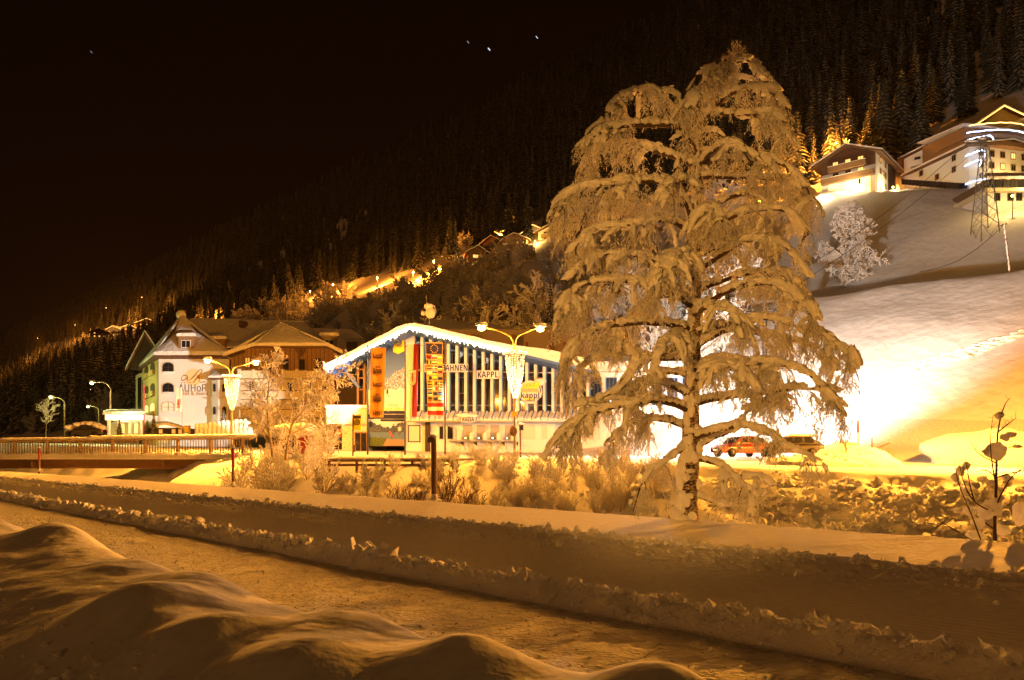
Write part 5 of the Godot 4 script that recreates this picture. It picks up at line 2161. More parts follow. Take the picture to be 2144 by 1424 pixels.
func car(px: float, base: float, d: float, turn: float, body: Material, label: String, tall := 1.0) -> Node3D:
	var root := thing("parked_car", P(px, base, d), label, "car", "cars parked beyond the birch")
	root.rotation.y = turn
	O = Vector3.ZERO
	# body lofted from cross sections along x: [x, half width, sill, belt]
	var sec := [[-2.05, 0.62, 0.42, 0.66], [-1.98, 0.76, 0.32, 0.76], [-1.4, 0.84, 0.28, 0.86], [-0.5, 0.87, 0.26, 0.92], [0.6, 0.87, 0.26, 0.95], [1.5, 0.85, 0.28, 0.98], [1.95, 0.78, 0.34, 0.95], [2.05, 0.66, 0.45, 0.85]]
	var m := MB.new()
	var rows := []
	for s in sec:
		var row := []
		for j in 13:
			var a := PI * j / 12.0
			row.append(Vector3(s[0], lerpf(s[2], s[3] * tall, pow(sin(a), 0.45)), -cos(a) * s[1] if j not in [0, 12] else -cos(a) * s[1] * 0.9))
		rows.append(row)
	m.ring_surface(rows)
	obj("body", m, body, root)
	var cab := [[-1.1, 0.74, 0.92], [-0.45, 0.7, 1.38], [0.3, 0.69, 1.46], [1.2, 0.69, 1.42], [1.9, 0.72, 0.98]]
	m = MB.new()
	rows = []
	for s in cab:
		var row := []
		for j in 13:
			var a := PI * j / 12.0
			row.append(Vector3(s[0], lerpf(0.88 * tall, s[2] * tall, pow(sin(a), 0.5)), -cos(a) * s[1]))
		rows.append(row)
	m.ring_surface(rows)
	obj("cabin", m, body, root)
	for z in [-1, 1]:
		for w in [[-0.72, -0.2, -0.38, 0.1], [0.16, 0.2, 0.16, 0.72], [0.82, 0.84, 0.82, 1.4]]:
			m = MB.new()
			var q := [Vector3(w[0], 0.98 * tall, 0.755 * z), Vector3(w[1], 1.32 * tall, 0.66 * z), Vector3(w[3] - 0.1, 1.34 * tall, 0.655 * z), Vector3(w[3], 0.98 * tall, 0.755 * z)]
			for e in 4:
				q.append(q[e] - Vector3(0, 0, 0.06 * z))
			m.hexa(q)
			obj("side_window", m, M.dark_glass, root)
	m = MB.new()
	m.hexa([Vector3(-1.12, 0.98, -0.6), Vector3(-1.12, 0.98, 0.6), Vector3(-0.52, 1.36 * tall, 0.52), Vector3(-0.52, 1.36 * tall, -0.52), Vector3(-1.0, 0.98, -0.6), Vector3(-1.0, 0.98, 0.6), Vector3(-0.42, 1.33 * tall, 0.52), Vector3(-0.42, 1.33 * tall, -0.52)])
	obj("windscreen", m, M.dark_glass, root)
	for x in [-1.32, 1.28]:
		for z in [-1, 1]:
			m = MB.new()
			m.tube([Vector3(x, 0.31, 0.7 * z), Vector3(x, 0.31, 0.89 * z)], [0.31, 0.31], 18)
			var t := obj("wheel", m, M.rubber, root)
			m = MB.new()
			m.tube([Vector3(x, 0.31, 0.86 * z), Vector3(x, 0.31, 0.9 * z)], [0.19, 0.18], 14)
			obj("rim", m, M.steel, t)
	for z in [-0.58, 0.58]:
		m = MB.new()
		m.blob(Vector3(-1.97, 0.66, z), Vector3(0.09, 0.08, 0.17), nb, 0.0)
		obj("headlight", m, M.white_paint, root)
		m = MB.new()
		m.blob(Vector3(2.0, 0.76, z), Vector3(0.07, 0.1, 0.14), nb, 0.0)
		obj("tail_light", m, M.red_paint, root)
	m = MB.new()
	m.box(Vector3(-2.07, 0.48, 0), Vector3(0.03, 0.11, 0.5))
	obj("number_plate", m, M.white_paint, root)
	return root

func build_street():
	rng.seed = 81
	double_lamp(1078, 957, 718, [[1008, 688], [1131, 690]], 47.0, [743, 836, 19, true], "double armed street lamp with glittering cone before the station glass front")
	double_lamp(485, 955, 783, [[434, 757], [536, 761]], 61.0, [791, 860, 14, false], "double armed street lamp with glittering cone between bridge and white hotel")
	var l: Node3D = get_node("street_lamp")
	O = l.position
	var m := MB.new()
	m.fr(1072, 862, 1083, 872, 46.7, 46.95)
	obj("control_box", m, M.yellow_print, l)
	m = MB.new()
	m.blob(P(1075, 903, 46.8), Vector3(0.24, 0.32, 0.03), nb, 0.0, 1.0, 8, 16)
	obj("traffic_sign", m, M.rusty_steel, l)
	var q := thing("signal_post", P(1090, 955, 46.5), "short post with small dark lantern box right of the station street lamp", "post")
	m = MB.new()
	m.tube([P(1090, 960, 46.5), P(1089, 895, 46.5)], [0.05, 0.05], 8)
	obj("post", m, M.rusty_steel, q)
	m = MB.new()
	m.fr(1087, 889, 1096, 901, 46.3, 46.6)
	obj("lantern_box", m, M.dark_metal, q)
	m = MB.new()
	m.blob(P(1091, 888, 46.4), Vector3(0.17, 0.1, 0.17), nb, 0.3)
	obj("snow_cap", m, M.snow_lump, q)
	single_lamp(135, 915, 833, [106, 833], 120.0, "leftmost green white street lamp at the dark edge of the wood", M.green_bulb)
	single_lamp(231, 910, 800, [192, 803], 105.0, "tallest green white street lamp left of the entrance pavilion", M.green_bulb)
	single_lamp(207, 906, 851, [184, 852], 150.0, "smallest and farthest green white street lamp behind the tall one", M.green_bulb)
	single_lamp(2215, 975, 666, [2178, 672], 40.0, "sodium street lamp over the road at the far right", M.sodium_bulb)
	single_lamp(2420, 962, 790, [2385, 796], 60.0, "added sodium street lamp beyond the frame, lighting the slope orange", M.sodium_bulb)  # added out of view to warm the lower slope
	# floodlight mast of the station yard
	q = thing("floodlight_mast", P(1358, 955, 57.0), "short white floodlight mast with a pair of lamps behind the birch", "floodlight")
	m = MB.new()
	m.tube([P(1358, 962, 57), P(1358, 848, 57)], [0.09, 0.07], 8)
	m.tube([P(1334, 848, 57), P(1382, 848, 57)], [0.05, 0.05], 6)
	obj("mast", m, M.steel, q)
	for x in [1340, 1374]:
		m = MB.new()
		m.fr(x - 9, 847, x + 9, 850.5, 56.6, 57.3)
		obj("lamp_hood", m, M.dark_metal, q)
		m = MB.new()
		m.blob(P(x, 855, 57), Vector3(0.22, 0.13, 0.16), nb, 0.0, 1.0, 8, 12)
		obj("lamp_bulb", m, M.white_bulb, q)
	q = thing("floodlight_mast", P(1440, 955, 57.2), "added tall floodlight mast hidden behind the birch trunk, aimed up the slope", "floodlight")  # added mast, placed out of sight to carry the slope beam
	m = MB.new()
	m.tube([P(1440, 962, 57.2), P(1440, 732, 57.2)], [0.12, 0.09], 8)
	obj("mast", m, M.steel, q)
	m = MB.new()
	m.box(P(1440, 737, 57.0), Vector3(0.6, 0.45, 0.2))
	obj("lamp_box", m, M.dark_metal, q)
	m = MB.new()
	m.box(P(1440, 738, 57.15), Vector3(0.5, 0.36, 0.12))
	obj("lamp_glass", m, M.white_bulb, q)
	m = MB.new()
	var lp := P(1440, 738, 57.4)
	var va := lp + Vector3(-0.35, 0, 0.06)
	var vb := lp + Vector3(0.13, 0, -0.9)
	m.hexa([va - Vector3(0, 0.5, 0), vb - Vector3(0, 0.5, 0), vb + Vector3(0, 0.5, 0), va + Vector3(0, 0.5, 0), va + Vector3(-0.03, -0.5, 0), vb + Vector3(-0.03, -0.5, 0), vb + Vector3(-0.03, 0.5, 0), va + Vector3(-0.03, 0.5, 0)])
	obj("added_barn_door", m, M.dark_metal, q)  # added plate that keeps the beam off the middle hillside
	# floodlight behind the camera
	q = thing("floodlight_post", Vector3(-3.0, 0, 4.3), "floodlight on a wooden post on the near side of the track", "floodlight")
	m = MB.new()
	m.tube([Vector3(-3.0, -0.3, 4.3), Vector3(-3.0, 3.6, 4.3)], [0.09, 0.07], 8)
	obj("post", m, M.wood_light, q)
	m = MB.new()
	m.box(Vector3(-3.0, 3.4, 4.16), Vector3(0.5, 0.36, 0.12))
	obj("lamp_box", m, M.dark_metal, q)
	m = MB.new()
	m.box(Vector3(-3.0, 3.4, 4.09), Vector3(0.44, 0.3, 0.02))
	obj("lamp_glass", m, M.sodium_bulb, q)
	# marker poles on the near bank
	snow_pole(82, 935, 986, 47.0, false, "thin marker pole with dark red band before the bridge railing, farthest left")
	snow_pole(488, 933, 1016, 30.5, false, "pale marker pole with red band at the right end of the bridge")
	snow_pole(909, 915, 1045, 21.2, true, "dark bent top pipe standing on the snow field before the station")
	# timber guard rail along the road
	q = thing("guard_rail", P(900, 985, 44), "low timber guard rail of two beams along the far river bank", "fence")
	for x in range(686, 1095, 58):
		m = MB.new()
		m.fr(x, 959, x + 5, 990, 44, 44.15)
		obj("post", m, M.wood_light, q)
	for y in [962, 971.5]:
		m = MB.new()
		m.fr(676, y, 1092, y + 5, 43.85, 43.98)
		obj("beam", m, M.wood_light, q)
	m = MB.new()
	for j in 60:
		m.blob(P(680 + j * 6.9, 960, 43.95), Vector3(0.16, R(0.05, 0.1), 0.14), nb, 0.35, 1.0, 5, 7)
	obj("beam_snow", m, M.snow_lump, q)
	# signs left of the station
	q = thing("bus_stop_sign", P(740, 962, 50), "bus stop sign with a ringed letter on a dark pole", "sign")
	m = MB.new()
	m.tube([P(739, 968, 50), P(739, 866, 50)], [0.05, 0.05], 8)
	obj("pole", m, M.dark_metal, q)
	m = MB.new()
	m.fr(740.5, 869, 756, 901, 49.95, 50.02)
	var b := obj("board", m, M.yellow_print, q)
	m = MB.new()
	var ring := []
	var rr := []
	for j in 25:
		ring.append(P(748 + 5.2 * cos(TAU * j / 24), 884 + 5.2 * sin(TAU * j / 24), 49.93))
		rr.append(0.025)
	m.tube(ring, rr, 5, false)
	obj("ring", m, M.ink, b)
	text("lettering", "H", 0.18, 0.01, M.ink, b, P(748, 884, 49.92))
	m = MB.new()
	m.fr(741, 870, 755.5, 876, 49.92, 49.95)
	obj("name_band", m, M.ink, b)
	m = MB.new()
	m.fr(739, 932, 744, 946, 49.85, 49.98)
	obj("timetable_case", m, M.wood_brown, q)
	q = thing("no_entry_sign", P(708, 948, 62), "round red no entry sign on a grey post left of the station", "sign")
	m = MB.new()
	m.tube([P(708.5, 952, 62), P(708.5, 900, 62)], [0.04, 0.04], 8)
	obj("post", m, M.steel, q)
	m = MB.new()
	var disc := []
	for j in 24:
		disc.append([708.5 + 8 * cos(TAU * j / 24), 907 + 8 * sin(TAU * j / 24)])
	m.prism(disc, 61.9, 61.94)
	obj("disc", m, M.red_paint, q)
	m = MB.new()
	m.fr(703, 905.5, 714, 908.8, 61.87, 61.9)
	obj("bar", m, M.white_paint, q)
	# timber shelter buried in snow, by the bridge
	q = thing("snowy_shelter", P(616, 950, 55), "small timber shelter under a bulging snow cap between bright shrubs", "shelter")
	for x in [576, 594, 612, 628]:
		m = MB.new()
		m.fr(x, 912, x + 4, 955, 55, 55.2)
		obj("post", m, M.wood_dark, q)
	m = MB.new()
	m.fr(574, 914, 656, 955, 57, 57.2)
	obj("back_wall", m, M.wood_brown, q)
	m = MB.new()
	m.hexa([P(624, 955, 54.6), P(640, 955, 54.2), P(650, 912, 54.2), P(626, 918, 54.6), P(628, 955, 56), P(644, 955, 55.8), P(652, 908, 55.8), P(630, 914, 56)])
	obj("notice_board", m, M.red_print, q)
	m = MB.new()
	m.blob(P(614, 903, 55.8), Vector3(1.75, 0.55, 1.3), nb, 0.25, 1.0, 10, 18)
	m.blob(P(640, 899, 55.6), Vector3(0.9, 0.45, 1.1), nb, 0.3, 1.0, 9, 14)
	m.blob(P(592, 906, 55.7), Vector3(0.95, 0.45, 1.1), nb, 0.3, 1.0, 9, 14)
	obj("roof_snow", m, M.snow_lump, q)
	# cars
	car(1552, 957, 52, 0.35, M.car_red, "red hatchback parked behind the right hand birch branches")
	car(1655, 957, 52, -0.2, M.car_dark, "dark estate car with snow on it parked beside the red hatchback")
	var dk: Node3D = get_node("parked_car_001")
	m = MB.new()
	O = Vector3.ZERO
	m.blob(Vector3(0.6, 1.44, 0), Vector3(1.05, 0.16, 0.66), nb, 0.25, 1.0, 8, 14)
	m.blob(Vector3(-1.5, 0.92, 0), Vector3(0.5, 0.1, 0.66), nb, 0.25, 1.0, 8, 14)
	obj("snow_cover", m, M.snow_lump, dk)
	var c3 := car(181, 915, 88, 0.1, M.car_dark, "car buried in lumpy snow behind the bridge railing", 1.05)
	c3.set_meta("group", "")
	c3.remove_meta("group")
	m = MB.new()
	for j in 12:
		m.blob(Vector3(-1.9 + j * 0.34, 1.05 + 0.45 * sin(j * 0.27), R(-0.4, 0.4)), Vector3(0.45, 0.3, 0.7), nb, 0.4, 1.0, 7, 10)
	obj("snow_cover", m, M.snow_lump, c3)
	# right side of the road
	q = thing("marker_post", P(1797, 958, 44), "white marker post with dark upper sleeve on the ploughed snow heap", "post")
	m = MB.new()
	m.tube([P(1797, 962, 44), P(1797, 882, 44)], [0.055, 0.055], 8)
	obj("post", m, M.white_paint, q)
	m = MB.new()
	m.tube([P(1797, 906, 44), P(1797, 880, 44)], [0.07, 0.07], 8)
	obj("sleeve", m, M.rusty_steel, q)
	q = thing("wooden_stake", P(1826, 945, 58), "thin wooden stake with a leaning batten at the foot of the slope", "stake")
	m = MB.new()
	m.tube([P(1826, 950, 58), P(1826, 917, 58)], [0.06, 0.05], 6)
	obj("stake", m, M.wood_light, q)
	m = MB.new()
	m.bar(P(1828, 942, 58), P(1862, 928, 58.4), 0.07, 0.07)
	obj("batten", m, M.wood_light, q)
	for h in [[1790, 968, 43.5, 2.6, 1.0, 1.6, "snow_heap", "bright white heap of ploughed snow around the marker post"], [2090, 940, 54.0, 5.0, 1.9, 2.4, "snow_heap", "long rounded snow bank beside the road behind the thin sapling"], [1700, 978, 42.0, 3.0, 0.55, 1.3, "snow_heap", "low ridge of ploughed snow before the parked cars"], [1765, 935, 60.0, 1.8, 1.3, 1.6, "snow_heap", "snow covered round hedge at the foot of the slope"]]:
		m = MB.new()
		var c := P(h[0], h[1], h[2])
		c.y = ground(c.x, c.z)
		m.blob(c, Vector3(h[3], h[4], h[5]), nb, 0.35, 1.0, 14, 26)
		for j in 26:
			var a := R(0, TAU)
			var f := R(0.3, 1.0)
			m.blob(c + Vector3(h[3] * f * cos(a), h[4] * (1.0 - f * f) * 0.9, h[5] * f * sin(a)), Vector3.ONE * R(0.08, 0.26), nb, 0.5, 1.0, 6, 8)
		O = Vector3.ZERO
		tag(obj(h[6], m, M.snow_lump), h[7], "snow heap")
	q = thing("utility_pole", P(2117, 596, 92), "leaning snow plastered timber utility pole on the slope, far right", "utility pole")
	m = MB.new()
	m.tube([P(2120, 604, 92), P(2102, 468, 92)], [0.16, 0.11], 8)
	obj("pole", m, M.wood_light, q)
	m = MB.new()
	m.tube([P(2094, 473, 92), P(2108, 468, 92)], [0.06, 0.06], 6)
	obj("cross_arm", m, M.wood_light, q)
	m = MB.new()
	for j in 12:
		var f := j / 11.0
		m.blob(P(lerpf(2118, 2104, f) - 1.0, lerpf(594, 474, f), 91.85), Vector3(0.12, R(0.2, 0.5), 0.1), nb, 0.4, 1.0, 5, 7)
	obj("pole_snow", m, M.snow_lump, q)

# ---------------------------------------------------------------- houses on the hillside
func on_ground(px: float, py: float, from := 62.0, to := 1800.0) -> Vector3:
	var d := from
	while d < to:
		var p := P(px, py, d)
		if p.y <= ground(p.x, p.z):
			return p
		d *= 1.006
	return P(px, py, 400.0)

func small_lamp(at: Vector3, energy: float, col: Color):
	# a house lamp or an added one, on a slim post or bracket among the hillside houses, with its light in the globe
	var g := ground(at.x, at.z)
	var where := "by the hilltop houses" if at.x > 40.0 else ("in the mid slope village" if at.z > -400.0 else "added high above the distant village")
	var root := thing("house_or_added_lamp", Vector3(at.x, g, at.z), "small warm globe lamp on a slim post " + where, "lamp", "small lamps " + where)
	var m := MB.new()
	m.tube([Vector3(at.x, minf(g, at.y - 1.0) - 0.3, at.z), at - Vector3(0, 0.22, 0)], [0.06, 0.05], 6)
	obj("post", m, M.dark_metal, root)
	m = MB.new()
	m.blob(at, Vector3(0.2, 0.2, 0.2), nb, 0.0, 1.0, 8, 10)
	obj("lamp_bulb", m, M.sodium_bulb, root)
	lamp_light(at, energy, col, 0.08)

func local_window(root: Node3D, at: Vector3, b: Basis, w: float, h: float, fm: Material, pm: Material):
	# at: middle of the window on the wall; b.z points out of the wall
	var m := MB.new()
	for q in [[0, h / 2 - 0.06, w, 0.12], [0, -h / 2 + 0.06, w, 0.14], [-w / 2 + 0.06, 0, 0.12, h - 0.26], [w / 2 - 0.06, 0, 0.12, h - 0.26], [0, 0, 0.08, h - 0.26]]:
		m.box(at + b * Vector3(q[0], q[1], 0.03), Vector3(q[2], q[3], 0.14), b)
	var f := obj("window", m, fm, root)
	m = MB.new()
	m.box(at + b * Vector3(0, 0, 0.015), Vector3(w - 0.1, h - 0.1, 0.06), b)
	obj("pane", m, pm, f)

func chalet(called: String, label: String, base: Vector3, yaw: float, w: float, l: float, hw: float, hr: float, o: Dictionary) -> Node3D:
	var root := thing(called, base, label, "house", "houses on the hillside")
	root.rotation.y = yaw
	O = Vector3.ZERO
	var wall: Material = o.get("wall", M.plaster_white)
	var h2 := w / 2.0
	var m := MB.new()
	m.extrude(PackedVector2Array([Vector2(-h2, -7), Vector2(h2, -7), Vector2(h2, hw), Vector2(0, hw + hr), Vector2(-h2, hw)]), 0, -l)
	obj("wall", m, wall, root)
	var wood_from: float = o.get("wood", 99.0)
	if wood_from < hw + hr:
		m = MB.new()
		var x0: float = h2 - 0.01
		var top0: float = minf(hw, 90.0)
		var pts := [Vector2(-x0, minf(wood_from, hw)), Vector2(x0, minf(wood_from, hw)), Vector2(x0, hw), Vector2(0, hw + hr - 0.05), Vector2(-x0, hw)]
		if wood_from >= hw:
			var k: float = (hw + hr - wood_from) / hr
			pts = [Vector2(-x0 * k, wood_from), Vector2(x0 * k, wood_from), Vector2(0, hw + hr - 0.05)]
		m.extrude(PackedVector2Array(pts), 0.12, -0.02)
		obj("timber_cladding", m, M.wood_brown, root)
	# roof with overhang, its snow, and bargeboards
	var ov: float = o.get("overhang", 1.1)
	var sl := hr / h2
	var e := h2 + ov
	var ye := hw - ov * sl
	var yr := hw + hr
	m = MB.new()
	for s in [-1, 1]:
		m.hexa([Vector3(s * e, ye, ov), Vector3(0, yr, ov), Vector3(0, yr, -l - ov * 0.6), Vector3(s * e, ye, -l - ov * 0.6), Vector3(s * e, ye + 0.25, ov), Vector3(0, yr + 0.25, ov), Vector3(0, yr + 0.25, -l - ov * 0.6), Vector3(s * e, ye + 0.25, -l - ov * 0.6)])
	obj("roof", m, M.wood_brown, root)
	m = MB.new()
	var th: float = o.get("snow", 0.45)
	snow_roof(m, Vector3(-e - 0.1, ye + 0.26, -l - ov * 0.5), Vector3(-e - 0.1, ye + 0.26, ov + 0.1), Vector3(0.02, yr + 0.26, ov + 0.1), Vector3(0.02, yr + 0.26, -l - ov * 0.5), th)
	snow_roof(m, Vector3(e + 0.1, ye + 0.26, ov + 0.1), Vector3(e + 0.1, ye + 0.26, -l - ov * 0.5), Vector3(-0.02, yr + 0.26, -l - ov * 0.5), Vector3(-0.02, yr + 0.26, ov + 0.1), th)
	obj("roof_snow", m, M.roof_snow, root)
	if o.has("led"):
		m = MB.new()
		var lm: Material = o.led
		m.bar(Vector3(-e, ye + 0.05, ov + 0.2), Vector3(0, yr + 0.05, ov + 0.2), 0.16, 0.16)
		m.bar(Vector3(0, yr + 0.05, ov + 0.2), Vector3(e, ye + 0.05, ov + 0.2), 0.16, 0.16)
		obj("light_strip", m, lm, root)
	if o.get("chimney", true):
		m = MB.new()
		m.box(Vector3(w * 0.2, yr - 0.2, -l * 0.6), Vector3(0.9, 2.4, 0.9))
		var ch := obj("chimney", m, M.plaster_cream, root)
		m = MB.new()
		m.blob(Vector3(w * 0.2, yr + 1.15, -l * 0.6), Vector3(0.6, 0.35, 0.6), nb, 0.2)
		obj("chimney_snow", m, M.snow_lump, ch)
	# windows and balconies, storey by storey
	var n: int = o.get("storeys", 3)
	var lit: float = o.get("lit", 0.2)
	for k in n:
		var y := 1.5 + k * (hw / n if n > 1 else 3.0)
		var nx: int = o.get("nx", 3)
		for j in nx:
			if o.get("front", true):
				local_window(root, Vector3(lerpf(-h2 + 1.6, h2 - 1.6, (j + 0.5) / nx), y, 0.14 if y > wood_from - 0.5 else 0.02), Basis(), 1.2, 1.3, M.white_paint if k == 0 else M.wood_light, M.lit_window if rng.randf() < lit else M.dark_glass)
		for sd in [-1, 1]:
			var ns: int = o.get("ns", 3)
			for j in ns:
				if rng.randf() < 0.8:
					local_window(root, Vector3(sd * (h2 + 0.02), y, -lerpf(1.5, l - 1.5, (j + 0.5) / ns)), Basis(Vector3.UP, sd * PI / 2), 1.0, 1.25, M.wood_light, M.lit_window if rng.randf() < lit * 0.7 else M.dark_glass)
		if k > 0 and o.get("balcony", true):
			m = MB.new()
			var bw := h2 * (0.98 if k == 1 else 0.7)
			var yb := y - 1.5
			m.bb(Vector3(-bw, yb - 0.15, 0.12), Vector3(bw, yb + 0.05, 1.25))
			m.bb(Vector3(-bw, yb + 0.05, 1.12), Vector3(bw, yb + 1.0, 1.22))
			m.bb(Vector3(-bw, yb + 0.05, 0.12), Vector3(-bw + 0.08, yb + 1.0, 1.12))
			m.bb(Vector3(bw - 0.08, yb + 0.05, 0.12), Vector3(bw, yb + 1.0, 1.12))
			var bal := obj("balcony", m, o.get("rail", M.wood_light), root)
			m = MB.new()
			m.bb(Vector3(-bw - 0.03, yb + 1.0, 1.08), Vector3(bw + 0.03, yb + 1.1, 1.28))
			obj("balcony_snow", m, M.roof_snow, bal)
	return root

func build_hill_houses():
	rng.seed = 91
	# above the right hand slope
	var a := chalet("chalet", "white and timber chalet with lettered side wall at the left end of the hilltop row", P(1776, 400, 160), -0.72, 10.8, 13.5, 6.8, 2.3, {"wood": 4.4, "lit": 0.35, "overhang": 1.7, "nx": 3, "ns": 3})
	O = Vector3.ZERO
	var sd := Basis(Vector3.UP, PI / 2)
	for q in [["TSCHATSCHA", 4.6, 3.0], ["NOVA", 3.9, 1.4]]:
		var t := text("painted_letters", q[0], 0.5, 0.02, M.gold_print, a, Vector3(5.44, q[1] - 0.4, -5.6), q[2] * 0.9)
		t.basis = sd * t.basis
	var m := MB.new()
	m.bb(Vector3(5.4, -2.0, -13.5), Vector3(5.65, 6.6, -8.6))
	obj("timber_side", m, M.wood_dark, a)
	for z in [3.0, 0.0, -3.5]:
		m = MB.new()
		m.box(Vector3(z + 0.5, 1.4, 0.16), Vector3(1.9, 2.0, 0.06))
		obj("lit_window", m, M.lit_window, a)
	m = MB.new()
	m.bb(Vector3(-9.5, -0.6, -10), Vector3(-6.0, 1.2, -1))
	obj("side_terrace", m, M.plaster_cream, a)
	var b := chalet("guest_house", "pale house with stacked balconies between the lettered chalet and the lit hotel", P(1944, 386, 166), -0.55, 9.5, 9.5, 6.4, 1.8, {"rail": M.plaster_white, "lit": 0.0, "nx": 3, "ns": 3})
	var c := chalet("dark_chalet", "brown timber chalet with snow roof peeping over the pale house", P(2012, 330, 177), -0.5, 12.0, 12.0, 4.0, 2.6, {"wood": 0.0, "wall": M.wood_brown, "lit": 0.0, "storeys": 1})
	var d := chalet("lit_hotel", "big cream hotel with rows of light strings behind the lattice pylon", P(2110, 390, 154), 0.25, 19.0, 16.0, 7.0, 1.6, {"lit": 0.15, "nx": 6, "balcony": false, "overhang": 1.4})
	O = Vector3.ZERO
	for q in [[-9.8, -3.0, 8.3, M.led_cold], [-9.6, 9.0, 9.9, M.led_cold], [-9.0, 9.5, 11.4, M.led_warm], [-10.2, -6.8, 3.2, M.led_cold], [-10.0, -4.0, -0.4, M.led_cold], [-10.0, -5.5, 5.2, M.led_cold]]:
		m = MB.new()
		var pp := []
		var rr := []
		for k in 17:
			var f := k / 16.0
			pp.append(Vector3(lerpf(q[0], q[1], f), q[2] + 0.6 * sin(f * PI) + 0.1 * (k % 2), 1.6 - 2.0 * (1.0 - sin(f * PI))))
			rr.append(0.11)
		m.tube(pp, rr, 5)
		obj("light_string", m, q[3], d)
	for q in [[-9.8, 9.2, 7.4, 8.3, 1.6], [-9.0, 9.2, 9.4, 10.2, 0.6]]:
		var arc := []
		for k in 17:
			var f := k / 16.0
			arc.append(Vector2(lerpf(q[0], q[1], f), q[4] - 2.2 * (1.0 - sin(f * PI))))
		arc.append(Vector2(q[1], -9.0))
		arc.append(Vector2(q[0], -9.0))
		m = MB.new()
		m.plan(arc, q[2], q[3])
		obj("curved_balcony", m, M.wood_light, d)
	m = MB.new()
	m.bb(Vector3(-8.6, 7.0, -13), Vector3(8.8, 12.0, -2.2))
	obj("upper_storey", m, M.wood_light, d)
	m = MB.new()
	snow_roof(m, Vector3(-9.6, 12.0, -1.4), Vector3(9.8, 12.0, -1.4), Vector3(9.8, 12.9, -13.5), Vector3(-9.6, 12.9, -13.5), 0.5)
	obj("upper_roof_snow", m, M.roof_snow, d)
	var e := chalet("gable_chalet", "highest chalet with its gable outlined in warm light", P(2098, 290, 176), -0.25, 13.0, 12.0, 2.6, 4.2, {"led": M.led_warm, "wall": M.plaster_yellow, "lit": 0.3, "storeys": 1, "nx": 4, "overhang": 1.4})
	# flat roofed annex under the hotel
	var f := thing("annex_building", P(2120, 440, 128), "flat roofed white annex with glazed upper gallery at the right edge below the hotels", "building", "")
	O = P(2120, 440, 128)
	m = MB.new()
	m.fr(2068, 400, 2200, 480, 128, 140)
	obj("wall", m, M.plaster_white, f)
	m = MB.new()
	m.fr(2064, 393, 2205, 400, 127, 140)
	obj("gallery_floor", m, M.plaster_cream, f)
	m = MB.new()
	m.fr(2066, 375, 2200, 393, 129, 139)
	obj("gallery_wall", m, M.wood_brown, f)
	for k in 8:
		m = MB.new()
		m.fr(2068 + k * 16, 377, 2081 + k * 16, 392, 128.8, 129)
		obj("gallery_pane", m, M.dark_glass, f)
	m = MB.new()
	snow_roof(m, P(2060, 374, 126.5), P(2206, 374, 126.5), P(2206, 366, 141), P(2062, 366, 141), 0.5)
	obj("roof_snow", m, M.roof_snow, f)
	for q in [2082, 2110, 2128]:
		window(f, q, 402, q + 13, 420, 128, M.wood_dark, M.dark_glass, 1, 1.2)
	# garden wall and fence along the hilltop
	f = thing("hilltop_fence", P(1930, 382, 152), "dark board fence along the edge of the hilltop terrace", "fence")
	for k in 22:
		m = MB.new()
		var px := 1888.0 + k * 7.4
		m.fr(px, 375 + k * 0.5, px + 6.6, 386 + k * 0.7, 152, 152.15)
		obj("board", m, M.wood_dark, f)
	for q in [[1824, 398, 158, 120.0], [1870, 392, 158, 60.0], [1880, 402, 154, 30.0], [1720, 410, 158, 70.0], [1780, 388, 157, 60.0]]:
		small_lamp(P(q[0], q[1], q[2]), q[3] * 0.6, Color(1, 0.86, 0.62))
	# small lit shrubs on the terrace
	for q in [[1819, 395, "lit ornamental shrub beside the chalet, leftmost and tallest"], [1845, 398, "small lit ornamental cone on the terrace edge"], [1880, 398, "lit ornamental shrub before the dark side of the chalet"]]:
		var g := thing("lit_shrub", P(q[0], q[1] + 6, 157.0), q[2], "garden light")
		m = MB.new()
		m.blob(P(q[0], q[1], 157.0), Vector3(0.28, 1.0, 0.28), nb, 0.7, 1.4, 9, 11)
		obj("lamp_glow", m, M.led_warm, g)
	for q in [[2040, 388, 155, 90.0], [2120, 410, 123, 45.0], [2130, 385, 150, 110.0], [1960, 370, 160, 70.0], [2100, 280, 184, 60.0], [2080, 318, 164, 60.0], [2150, 385, 126, 25.0]]:
		small_lamp(P(q[0], q[1], q[2]), q[3] * 0.7, Color(1, 0.8, 0.45))
